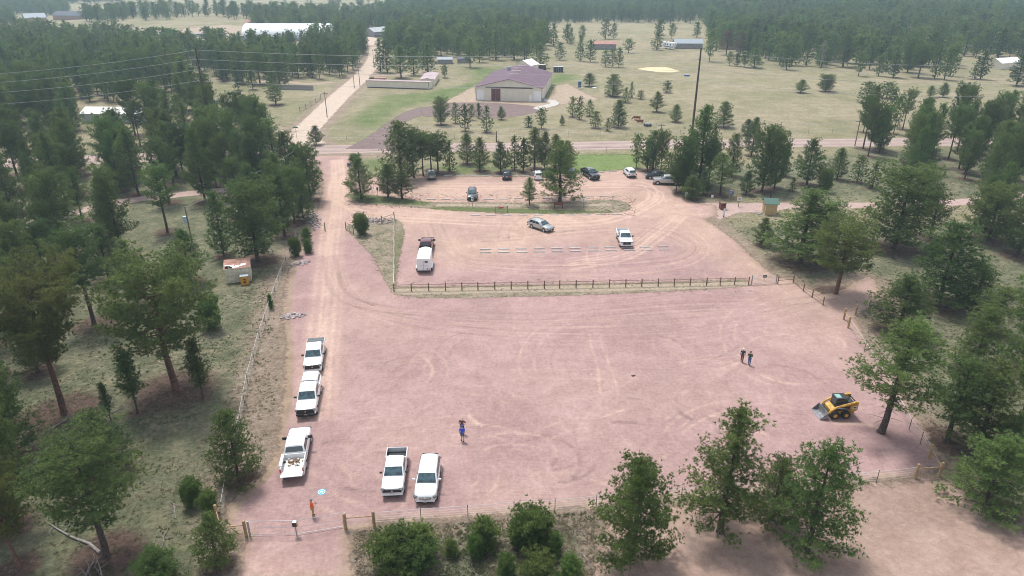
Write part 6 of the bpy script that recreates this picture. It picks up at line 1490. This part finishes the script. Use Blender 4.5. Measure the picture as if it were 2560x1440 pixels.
# camper
p = P(1674, 124); t = thing('camper_trailer', 'tall white fifth wheel camper at the top of the field', 'camper', (p.x, p.y + 2, p.z), R(-65))
MB().loft([[(x, -1.2, z0), (x, 1.2, z0), (x, 1.2, 3.5), (x, -1.2, 3.5)] for x, z0 in ((-4.5, .7), (2.2, .7), (2.3, 1.6), (4.2, 1.7), (4.6, 2.4))]).build('body', M_fabric, t)
for x in (-2, 0, 2.6): MB().box((x, -1.22, 2.5), (.9, .03, .7)).build('window', M_winddk, t)
for y in (-.6, .6): MB().box((4.45, y, 2.6), (.3, .5, .5)).build('end_window', M_winddk, t)
MB().box((0, -1.22, 1.4), (6, .03, .45)).build('grey_stripe', M_shing, t)
for y in (-1, 1): MB().tube([(-.8, y * 1.02, .4), (-.8, y * 1.2, .4)], .4, 10).build('wheel', M_tyre, t)
for x in (-2.5, .5): MB().box((x, 0, 3.58), (.8, .8, .16)).build('roof_vent', M_black, t)
# horse trailers and trucks by the far farm
for i, (x, L, c, lb) in enumerate([(410, 5, M_fabric, 'white horse trailer at the left end of the far row'), (430, 7, M_fabric, 'second white horse trailer of the far row with a sloped nose'), (453, 6, M_tin, 'grey horse trailer of the far row'), (466, 6, M_shing, 'dark horse trailer of the far row'), (488, 6, M_slate, 'blue grey horse trailer of the far row'), (504, 7, M_tin, 'pale grey long trailer of the far row'),
                            (529, 3.5, M_fabric, 'small white trailer left of three by the fabric hall'), (543, 4, M_fabric, 'small white trailer in the middle of three by the fabric hall'), (556, 4.5, M_fabric, 'small white trailer right of three, nearest the fabric hall')]):
    p = P(x, 96); t = thing('far_trailer', lb, 'trailer', (p.x, p.y, p.z), R(rng.uniform(-8, 8)), 'trailers in the far farm yard')
    MB().box((0, 0, 1.75), (L, 2.2, 2.3), bev=.15).build('box', c, t); MB().box((0, -1.12, 2.1), (L * .7, .04, .4)).build('dark_band', M_winddk, t)
    for xx in (-.6, .5): MB().tube([(xx, -1.15, .42), (xx, -.95, .42)], .42, 8).build('wheel', M_tyre, t)
# wrecks and clutter glimpsed in the left wood
for x, y, c, lb in [(348, 246, M_white, 'pale parked car among the pines above the mobile home'), (385, 252, M_black, 'dark heap beside a trunk above the mobile home'), (85, 305, M_white, 'white clutter under the pines left of the mobile home'), (265, 326, M_white, 'row of white containers in front of the mobile home'), (545, 258, M_greyw, 'pile of grey boards behind the white hut'), (585, 238, M_black, 'dark sheds under the pines at the end of the wooden fence')]:
    p = P(x, y); t = thing('yard_clutter', lb, 'clutter', (p.x, p.y, 0), rng.uniform(-.3, .3)); r = random.Random(x)
    for k in range(4): MB().box((r.uniform(-1.6, 1.6), r.uniform(-.8, .8), .5), (r.uniform(.8, 2), r.uniform(.6, 1.4), r.uniform(.7, 1.3)), rz=r.uniform(0, 1), bev=.06).build('piece', c, t)
# board fence below the left wood and the pole fence by the lane
pa, pb = P(688, 224), P(785, 226); d = pb - pa; t = thing('board_fence', 'dark grey board fence between the tall pines and the left grass', 'fence', (pa.x, pa.y, 0), math.atan2(d.y, d.x)); bm_ = MB().box((0, 0, .9), (.17, .03, 1.8)).mesh('board', M_greyw)
for k in range(int(d.length / .19)): inst(bm_, 'board', t, (k * .19, rng.uniform(-.01, .01), rng.uniform(-.04, .02)))
rail_fence([(750,280),(765,272),(778,264),(790,257),(802,247)], 'rickety grey pole fence along the dirt road', None, 'pole_fence', BPOST_O, M_wood_gr, (.4, .8, 1.2))

# ------------------------------------------------------------------ poles and wires
M_pole = mat('dark_creosote_pole', (.075, .048, .038), .9, var=.3, scale=2); M_polelt = mat('grey_utility_pole', (.20, .16, .13), .9, var=.25, scale=2); M_cable = mat('aluminium_cable', (.36, .37, .37), .5, .2); M_ins = mat('grey_insulator', (.45, .47, .50), .4)
TPY = 177.0; p1x = P(530, 355).x; ZH = [22.2, 20.1, 17.9, 15.0]
def tpole(x, label):
    t = thing('transmission_pole', label, 'power pole', (x, TPY, 0)); MB().tube([(0, 0, -.3), (0, 0, 12), (0, 0, 22.7)], [.32, .25, .17], 10).build('pole', M_pole, t)
    for k, z in enumerate(ZH):
        s = (0, -1, 1, -1)[k]
        if s: MB().tube([(0, 0, z - .1), (s * .95, 0, z)], .07, 6).build('insulator', M_ins, t); MB().tube([(0, 0, z + 1.2), (s * .95, 0, z)], .02, 4).build('brace', M_ins, t)
    return t
tpole(p1x, 'tall dark transmission pole over the left wood'); p2x = 45.5; tpole(p2x, 'tall dark transmission pole rising behind the clump of pines at the right')
def wire(a, b, sag, r, label, group, name='power_line'):
    pts = []; a, b = Vector(a), Vector(b)
    for k in range(21): f = k / 20; q = a.lerp(b, f); q.z -= 4 * sag * f * (1 - f); pts.append(q - a)
    o = MB().tube(pts, r, 4, False).build(name, M_cable); o.location = a; return tag(o, label, 'wire', group)
span = p2x - p1x
for k, z in enumerate(ZH):
    s = (0, -.95, .95, -.95)[k]; nm = ('topmost', 'second highest', 'third highest', 'lowest')[k]
    wire((p1x + s, TPY, z), (p2x + s, TPY, z - .1), 1.5, .028, nm + ' transmission wire between the two tall dark poles', 'transmission wires')
    wire((p1x - span + s, TPY - 3, z - 5), (p1x + s, TPY, z), 3.5, .028, nm + ' transmission wire running left from the tall dark pole', 'transmission wires')
    wire((p2x + s, TPY, z), (p2x + span + s, TPY - 3, z - 1), 3.0, .028, nm + ' transmission wire running right from the tall dark pole', 'transmission wires')
def upole(b_px, top_py, label, arm=True, m=M_polelt, r=.14):
    b = P(*b_px); h = height_px(*b_px, top_py); t = thing('utility_pole', label, 'power pole', tuple(b)); MB().tube([(0, 0, -.2), (0, 0, h)], [r, r * .65], 8).build('pole', m, t)
    if arm:
        MB().box((0, 0, h - .5), (1.9, .1, .12)).build('crossarm', m, t)
        for x in (-.85, 0, .85): MB().tube([(x, 0, h - .45), (x, 0, h - .2)], .05, 6).build('insulator', M_ins, t)
    return t, b, h
RP = [upole(*a) for a in [((530, 350), 305, 'slim utility pole hidden in pines left of the junction'), ((1163, 352), 314, 'slim utility pole behind the row of pines'), ((1651, 349), 309, 'utility pole with a short crossarm beyond the road near the cows'), ((2137, 365), 299, 'utility pole with a crossarm at the roadside on the right'), ((2640, 362), 296, 'utility pole beyond the right edge')][1:4]]
for (t0, a, ha), (t1, b, hb) in zip(RP[:-1], RP[1:]):
    for k, (dx, dz) in enumerate(((-.85, -.2), (.85, -.2), (0, -1.8))): wire((a.x, a.y + dx, ha + dz), (b.x, b.y + dx, hb + dz), .9, .018, ('near upper', 'far upper', 'lowest')[k] + ' roadside wire between the ' + ('left' if a.x < 0 else 'right') + ' two utility poles along the paved road', 'roadside wires')
(t0, a, ha), (t1, b, hb) = RP[0], RP[-1]
for k, (dx, dz) in enumerate(((-.85, -.2), (.85, -.2), (0, -1.8))):
    nm = ('near upper', 'far upper', 'lowest')[k]
    wire((a.x - 75, a.y + dx, ha + dz), (a.x, a.y + dx, ha + dz), .9, .018, nm + ' roadside wire left of the utility pole behind the row of pines', 'roadside wires'); wire((b.x, b.y + dx, hb + dz), (b.x + 70, b.y + dx, hb + dz), .9, .018, nm + ' roadside wire running right from the roadside utility pole', 'roadside wires')
upole((818, 293), 229, 'leaning looking utility pole at the right edge of the dirt road', True); upole((886, 220), 178, 'left utility pole of the pair beside the stable', False); upole((900, 216), 172, 'right utility pole of the pair beside the stable', False)
upole((1241, 356), 328, 'short dark wooden post above the row of pines', False, M_pole, .16); upole((896, 387), 380, 'dark gate post at the mouth of the lot', False, M_pole, .16); upole((935, 165), 128, 'distant utility pole at the top of the dirt road', False)
t, b, h = upole((486, 634), 517, 'grey pole carrying a pale blue transformer in the left wood', False); MB().tube([(-.32, -.1, h - 2.5), (-.32, -.1, h - 1.5)], .27, 12).build('transformer', mat('pale_blue_transformer', (.40, .52, .60), .5), t); MB().box((0, -.2, 1.6), (.35, .2, .5)).build('meter_box', M_steel, t); MB().box((0, 0, .8), (.34, .3, 1.1)).build('post_wrap', M_wood, t)
MB().tube([(-.3, 0, h - .35), (.3, 0, h - .35)], .05, 5).build('insulator', M_ins, t)
for dz in (-.1, -2.0): wire((b.x, b.y, h + dz), (b.x + 9, b.y + 34, h + 1.5 + dz), .5, .02, ('upper' if dz > -1 else 'lower') + ' wire rising from the transformer pole towards the road', 'transformer pole wires')
wire((b.x - .3, b.y, h - 2.4), (b.x - 1.8, b.y - 4, 3.5), .2, .015, 'guy wire hanging at the left of the transformer pole', None, 'guy_wire')
# ------------------------------------------------------------------ people and cattle
def skinned(name, verts, edges, radii, m, parent, levels=2, root=0):
    me = bpy.data.meshes.new(name); me.from_pydata(verts, edges, []); tmp = bpy.data.objects.new(name + '_tmp', me); COL.objects.link(tmp)
    sk_ = tmp.modifiers.new('s', 'SKIN'); sk_.use_smooth_shade = True
    for i, r in enumerate(radii):
        v = me.skin_vertices[0].data[i]; v.radius = r if hasattr(r, '__len__') else (r, r); v.use_root = (i == root)
    ss = tmp.modifiers.new('u', 'SUBSURF'); ss.levels = levels; ss.render_levels = levels
    dg = bpy.context.evaluated_depsgraph_get(); nm = bpy.data.meshes.new_from_object(tmp.evaluated_get(dg)); nm.name = name
    bpy.data.objects.remove(tmp); bpy.data.meshes.remove(me); nm.materials.clear(); nm.materials.append(m); nm.shade_smooth()
    o = bpy.data.objects.new(name, nm); COL.objects.link(o); o.parent = parent; return o
M_skin = mat('skin', (.50, .30, .22), .6)
def person(label, foot_px, deg, shirt, trousers, hair, shoe, arms='down', stride=.12, hat=None, extra=None, H=1.77, lean_=0.0, shorts=False, thin=.9):
    p = P(*foot_px); t = thing('person', label, 'person', (p.x, p.y, .008), R(deg)); k = H / 1.77
    def S3(v): return (v[0] * k + lean_ * max(0, v[2] - .9), v[1] * k, v[2] * k)
    st = stride
    hip, waist, chest, neck, headb, head = (0, 0, .95), (.01, 0, 1.12), (.0, 0, 1.36), (.0, 0, 1.49), (.01, 0, 1.56), (.02, 0, 1.68)
    if arms == 'front': el, ha = [(.03, .27, 1.12), (.03, -.27, 1.12)], [(.27, .10, 1.20), (.27, -.10, 1.20)]
    elif arms == 'swing': el, ha = [(.08, .27, 1.15), (-.12, -.27, 1.15)], [(.22, .24, .98), (-.10, -.26, .88)]
    elif arms == 'hips': el, ha = [(-.10, .34, 1.16), (-.10, -.34, 1.16)], [(.06, .19, 1.02), (.06, -.19, 1.02)]
    else: el, ha = [(-.03, .26, 1.14), (-.03, -.26, 1.14)], [(.06, .25, .88), (.06, -.25, .88)]
    shd = [(0, .175, 1.43), (0, -.175, 1.43)]; knee = [(st * .75 + .02, .10, .50), (-st * .35 + .03, -.10, .50)]; ank = [(st, .11, .09), (-st, -.11, .09)]; toe = [(st + .17, .13, .04), (-st + .17, -.13, .04)]; hp = [(0, .09, .90), (0, -.09, .90)]
    V_ = [hip, waist, chest, neck, headb, head, (.02, 0, 1.76)] + [shd[0], el[0], ha[0], shd[1], el[1], ha[1], hp[0], knee[0], ank[0], toe[0], hp[1], knee[1], ank[1], toe[1]]
    E = [(0, 1), (1, 2), (2, 3), (3, 4), (4, 5), (5, 6), (2, 7), (7, 8), (8, 9), (2, 10), (10, 11), (11, 12), (0, 13), (13, 14), (14, 15), (15, 16), (0, 17), (17, 18), (18, 19), (19, 20)]
    Rr = [.13, .125, .135, .06, .06, (.095, .088), .06, .06, .045, .032, .06, .045, .032, .085, .06, .042, .035, .085, .06, .042, .035]
    body = skinned('body', [S3(v) for v in V_], E, Rr, M_skin, t)
    for sd_, h_, e_ in ((1, ha[0], el[0]), (-1, ha[1], el[1])):        # palms with five fingers each
        d = (Vector(h_) - Vector(e_)).normalized(); sdv = d.cross(Vector((0, sd_, .2))).normalized(); V2, E2, R2 = [Vector(h_) - d * .02, Vector(h_) + d * .06], [(0, 1)], [.026, .034]
        for f in range(4):
            q = Vector(h_) + d * .07 + sdv * (f - 1.5) * .02; L = (.06, .072, .068, .052)[f]; i = len(V2); dn = Vector((0, 0, -.02))
            V2 += [q, q + d * L * .5, q + d * L + dn]; E2 += [(1, i), (i, i + 1), (i + 1, i + 2)]; R2 += [.010, .009, .007]
        i = len(V2); q = Vector(h_) + d * .02 + sdv * .035; V2 += [q, q + sdv * .025 + d * .035]; E2 += [(0, i), (i, i + 1)]; R2 += [.012, .009]
        hand_ = skinned('hand', [S3(v) for v in V2], E2, R2, M_skin, body, 1)
    # clothes follow the body
    def up(r, a=.016): return tuple(x + a for x in r) if hasattr(r, '__len__') else r + a
    si = [(0, 0, .93), waist, chest, (.0, 0, 1.46), shd[0], tuple(Vector(shd[0]).lerp(Vector(el[0]), .85)), shd[1], tuple(Vector(shd[1]).lerp(Vector(el[1]), .85))]
    skinned('shirt', [S3(v) for v in si], [(0, 1), (1, 2), (2, 3), (2, 4), (4, 5), (2, 6), (6, 7)], [.158, .15, .165, .085, .085, .066, .085, .066], shirt, t)
    kn = (lambda a, b: tuple(Vector(a).lerp(Vector(b), .9)))
    if shorts: si = [(0, 0, .98), hp[0], kn(hp[0], knee[0]), hp[1], kn(hp[1], knee[1])]; ed = [(0, 1), (1, 2), (0, 3), (3, 4)]; rd = [.145, .105, .088, .105, .088]
    else: si = [(0, 0, .98), hp[0], knee[0], (ank[0][0], ank[0][1], .13), hp[1], knee[1], (ank[1][0], ank[1][1], .13)]; ed = [(0, 1), (1, 2), (2, 3), (0, 4), (4, 5), (5, 6)]; rd = [.145, .105, .078, .066, .105, .078, .066]
    skinned('trousers', [S3(v) for v in si], ed, rd, trousers, t)
    for i in (0, 1): skinned('shoe', [S3((ank[i][0] - .05, ank[i][1], .05)), S3((ank[i][0] + .06, ank[i][1], .06)), S3(toe[i])], [(0, 1), (1, 2)], [.05, .05, .04], shoe, t, 1)
    hx, hy, hz_ = S3(head)
    MB().ball((hx - .012, 0, hz_ + .03), (.112, .098, .105), 12, 8).build('cap' if hat else 'hair', hat or hair, t, 60)
    if hat: MB().box((hx + .13, 0, hz_ + .05), (.12, .15, .015), ry=.15).build('cap_brim', hat, t)
    for y in (-.032, .032): MB().ball((hx + .088, y, hz_ - .005), .012, 6, 4).build('eye', M_dark, body)
    MB().loft([[(hx + .08, -.014, hz_ - .035), (hx + .08, .014, hz_ - .035), (hx + .08, 0, hz_ + .01)], [(hx + .112, -.006, hz_ - .035), (hx + .112, .006, hz_ - .035), (hx + .092, 0, hz_ + .005)]]).build('nose', M_skin, body)
    MB().box((hx + .085, 0, hz_ - .062), (.01, .045, .008)).build('mouth', mat('lips', (.36, .15, .13), .5), body)
    for y in (-.095, .095): MB().ball((hx - .005, y, hz_ - .01), (.018, .012, .032), 6, 4).build('ear', M_skin, body)
    return t, k
cl = lambda n, c: mat(n, c, .85, var=.15, scale=14)
M_shoe = cl('dark_brown_boot', (.05, .03, .022)); M_gry = cl('grey_hair', (.30, .28, .27)); M_brn = cl('dark_hair', (.05, .035, .03))
t, k = person('person in an orange shirt and khaki trousers holding a drone controller near the gate', (783, 1291), 35, cl('orange_shirt', (.80, .13, .03)), cl('khaki_trousers', (.40, .25, .11)), M_gry, M_shoe, 'front', .07, cl('grey_cap', (.20, .18, .18)))
c_ = thing('drone_controller', 'small dark drone controller in the hands of the orange shirted person', 'controller', t.location + Vector((0, 0, 1.21))); c_.rotation_euler = (0, 0, R(35))
MB().box((.34, 0, 0), (.10, .22, .05), bev=.012).build('body', M_black, c_); MB().box((.36, 0, .05), (.02, .16, .09)).build('screen', M_slate, c_)
person('person in a bright blue shirt and dark shorts seen from behind', (1156, 1103), 80, cl('bright_blue_shirt', (.03, .09, .62)), cl('slate_shorts', (.08, .10, .16)), M_brn, M_shoe, 'down', .05, cl('blue_cap', (.03, .06, .3)), shorts=True)
person('person in a dark red shirt facing the blue shirted one', (1156, 1083), -100, cl('dark_red_check_shirt', (.12, .045, .05)), cl('black_jeans', (.03, .03, .04)), M_gry, M_shoe, 'hips', .10, cl('tan_cap', (.42, .33, .26)))
t, k = person('person in a navy top, brown trousers and white cap on the open gravel', (1854, 905), 60, cl('navy_top', (.03, .04, .08)), cl('brown_trousers', (.15, .055, .04)), M_gry, M_shoe, 'down', .13, cl('white_cap', (.75, .75, .74)))
person('person in a dark green jacket and blue jeans right of the one in navy', (1872, 913), 55, cl('dark_green_jacket', (.03, .07, .045)), cl('blue_jeans', (.05, .10, .24)), M_brn, M_shoe, 'front', .12, None)

M_cow = mat('red_brown_hide', (.20, .07, .035), .85, var=.2)
def cow(label, px, deg, lying=False):
    p = P(*px); t = thing('cow', label, 'cow', (p.x, p.y, -.45 if lying else 0), R(deg))
    hd = (1.35, 0, .62) if not lying else (1.3, 0, 1.25); V_ = [(0, 0, 1.05), (.55, 0, 1.08), (.95, 0, 1.15), (1.15, 0, .95 if not lying else 1.3), hd, (hd[0] + .22, 0, hd[2] - .2), (-.55, 0, 1.08), (-.85, 0, 1.15), (-.95, 0, .9), (-.97, 0, .55)]
    E = [(0, 1), (1, 2), (2, 3), (3, 4), (4, 5), (0, 6), (6, 7), (7, 8), (8, 9)]; Rr = [.38, .37, .26, .18, .15, .09, .36, .24, .04, .03]
    for x, y, root in ((.60, .20, 1), (.60, -.20, 1), (-.62, .20, 6), (-.62, -.20, 6)):
        i = len(V_); b_ = -.10 if x < 0 else .0
        V_ += [(x, y, .75), (x + b_, y, .42 if x > 0 else .48), (x, y, .06)]; E += [(root, i), (i, i + 1), (i + 1, i + 2)]; Rr += [.13, .07, .055]
    b = skinned('body', V_, E, Rr, M_cow, t)
    for y in (-.13, .13): MB().ball((hd[0] - .05, y * 1.2, hd[2] + .10), (.04, .09, .04), 6, 4).build('ear', M_cow, t)
    MB().ball((hd[0] + .26, 0, hd[2] - .25), (.07, .08, .06), 8, 4).build('muzzle', cl('pale_muzzle', (.4, .28, .22)), t)
cow('dark red brown cow standing with its head down in the field', (1592, 302), 175)
cow('lighter red brown cow resting just in front of the standing one', (1600, 307), 175, True)
p = P(1619, 316); t = thing('dark_implement', 'small dark machine by the field fence right of the cows', 'farm machine', (p.x, p.y, 0), .3); MB().box((0, 0, .7), (1.5, .9, .5), bev=.1).build('body', M_slate, t)
MB().tube([(-.5, 0, .8), (-.7, 0, 1.6)], .05, 6).build('lever', M_black, t)
for x in (-.6, .6):
    for y in (-.5, .5): MB().tube([(x, y - .08, .4), (x, y + .08, .4)], .4, 10).build('wheel', M_tyre, t)

# ------------------------------------------------------------------ dead wood on the ground
def log(pts_px, r0, label, branches=0, seed=1, m=None):
    r = random.Random(seed); g = [P(x, y) for x, y in pts_px]; o0 = g[0].copy(); t = MB(); n = len(g)
    t.tube([a - o0 + Vector((0, 0, r0 * .9 + .02 * math.sin(i))) for i, a in enumerate(g)], [r0 * (1 - .75 * i / (n - 1)) for i in range(n)], 7)
    for k in range(branches):
        i = r.randrange(n - 1); q = g[i].lerp(g[i + 1], r.random()) - o0; a = r.uniform(0, 6.28); L = r.uniform(.4, 1.6)
        t.tube([q + Vector((0, 0, .06)), q + Vector((math.cos(a) * L * .5, math.sin(a) * L * .5, .2)), q + Vector((math.cos(a + .3) * L, math.sin(a + .3) * L, .12))], [.03, .02, .008], 4)
    o = t.build('fallen_branch', m or M_deadw, None, 50); o.location = o0; return tag(o, label, 'log')
log([(250,1384),(225,1362),(180,1345),(150,1328),(125,1312)], .13, 'long grey fallen branch lying left of the huge dark trunk', 8, 1)
log([(265,1040),(292,1028),(318,1015)], .07, 'pale stick on the grass by the two slender pines', 3, 2)
log([(120,1077),(150,1060),(178,1043)], .09, 'grey broken log below the thick reddish trunk', 4, 3)
log([(215,1440),(228,1415),(250,1395)], .06, 'bare grey branch near the bottom edge at the left', 6, 4)
log([(255,1440),(250,1420),(242,1396)], .07, 'second bare grey branch crossing near the bottom edge at the left', 3, 5)
log([(1078,1362),(1092,1363),(1105,1364)], .10, 'short grey log among the saplings', 0, 6)
log([(435,1260),(437,1280),(440,1298)], .05, 'crooked white dead branch on the dry grass left of the fence', 7, 7)
log([(410,1340),(408,1360),(402,1372)], .04, 'thin bleached stick near the pine by the gate', 3, 8)
log([(1452,1382),(1470,1405),(1485,1430)], .05, 'thin pale stick right of the saplings at the bottom edge', 3, 9)
log([(2340,1172),(2310,1162)], .05, 'little green brown sprig by the corner brace', 4, 10)
log([(1797,1310),(1803,1325),(1800,1340)], .05, 'bent pale branch under the tallest front pine', 3, 11)
tw = MB(); r = random.Random(12); poly = P2([(900,1340),(1200,1330),(1480,1300),(1480,1440),(880,1440)]); xs = [a for a, b in poly]; ys = [b for a, b in poly]
for k in range(420):
    x, y = r.uniform(min(xs), max(xs)), r.uniform(min(ys), max(ys))
    if float(sdist(np.array([x]), np.array([y]), poly)[0]) < 0: continue
    a = r.uniform(0, 6.28); L = r.uniform(.3, 1.3); tw.tube([(x, y, .04), (x + math.cos(a) * L * .5, y + math.sin(a) * L * .5, r.uniform(.05, .22)), (x + math.cos(a + .4) * L, y + math.sin(a + .4) * L, .05)], [.018, .014, .006], 3, False)
o = tw.build('brush_twigs', M_deadw); tag(o, 'grey twigs and cut brush littering the ground below the lower fence', 'brush', None, 'stuff')
p = P(2212, 1084); t = thing('marker_stake', 'little pale blue marker stake at the foot of the round crowned pine', 'stake', (p.x, p.y, 0)); MB().box((0, 0, .3), (.06, .06, .6)).build('stake', M_white, t); MB().box((0, 0, .62), (.09, .09, .12)).build('blue_top', mat('stake_blue', (.1, .25, .5), .5), t)
# ------------------------------------------------------------------ the air
hz = MB().box((0, 1800, (46.5 - 14) / 2), (6200, 4900 + 400, 46.5 + 14)).build('haze', None)
hm = bpy.data.materials.new('haze_air'); hm.use_nodes = True; ht = hm.node_tree; ht.nodes.clear()
ho = ht.nodes.new('ShaderNodeOutputMaterial'); hv_ = ht.nodes.new('ShaderNodeVolumePrincipled')
hv_.inputs['Color'].default_value = (.66, .87, 1.0, 1); hv_.inputs['Density'].default_value = .00034; hv_.inputs['Anisotropy'].default_value = .2
ht.links.new(hv_.outputs[0], ho.inputs['Volume']); hz.data.materials.append(hm)
tag(hz, 'thin bluish haze over the plain', 'haze', None, 'stuff')
for o in COL.objects:
    if o.get('kind') == 'structure' and not o.get('label'): o['label'] = o.name.replace('_', ' ') + ' of the place'
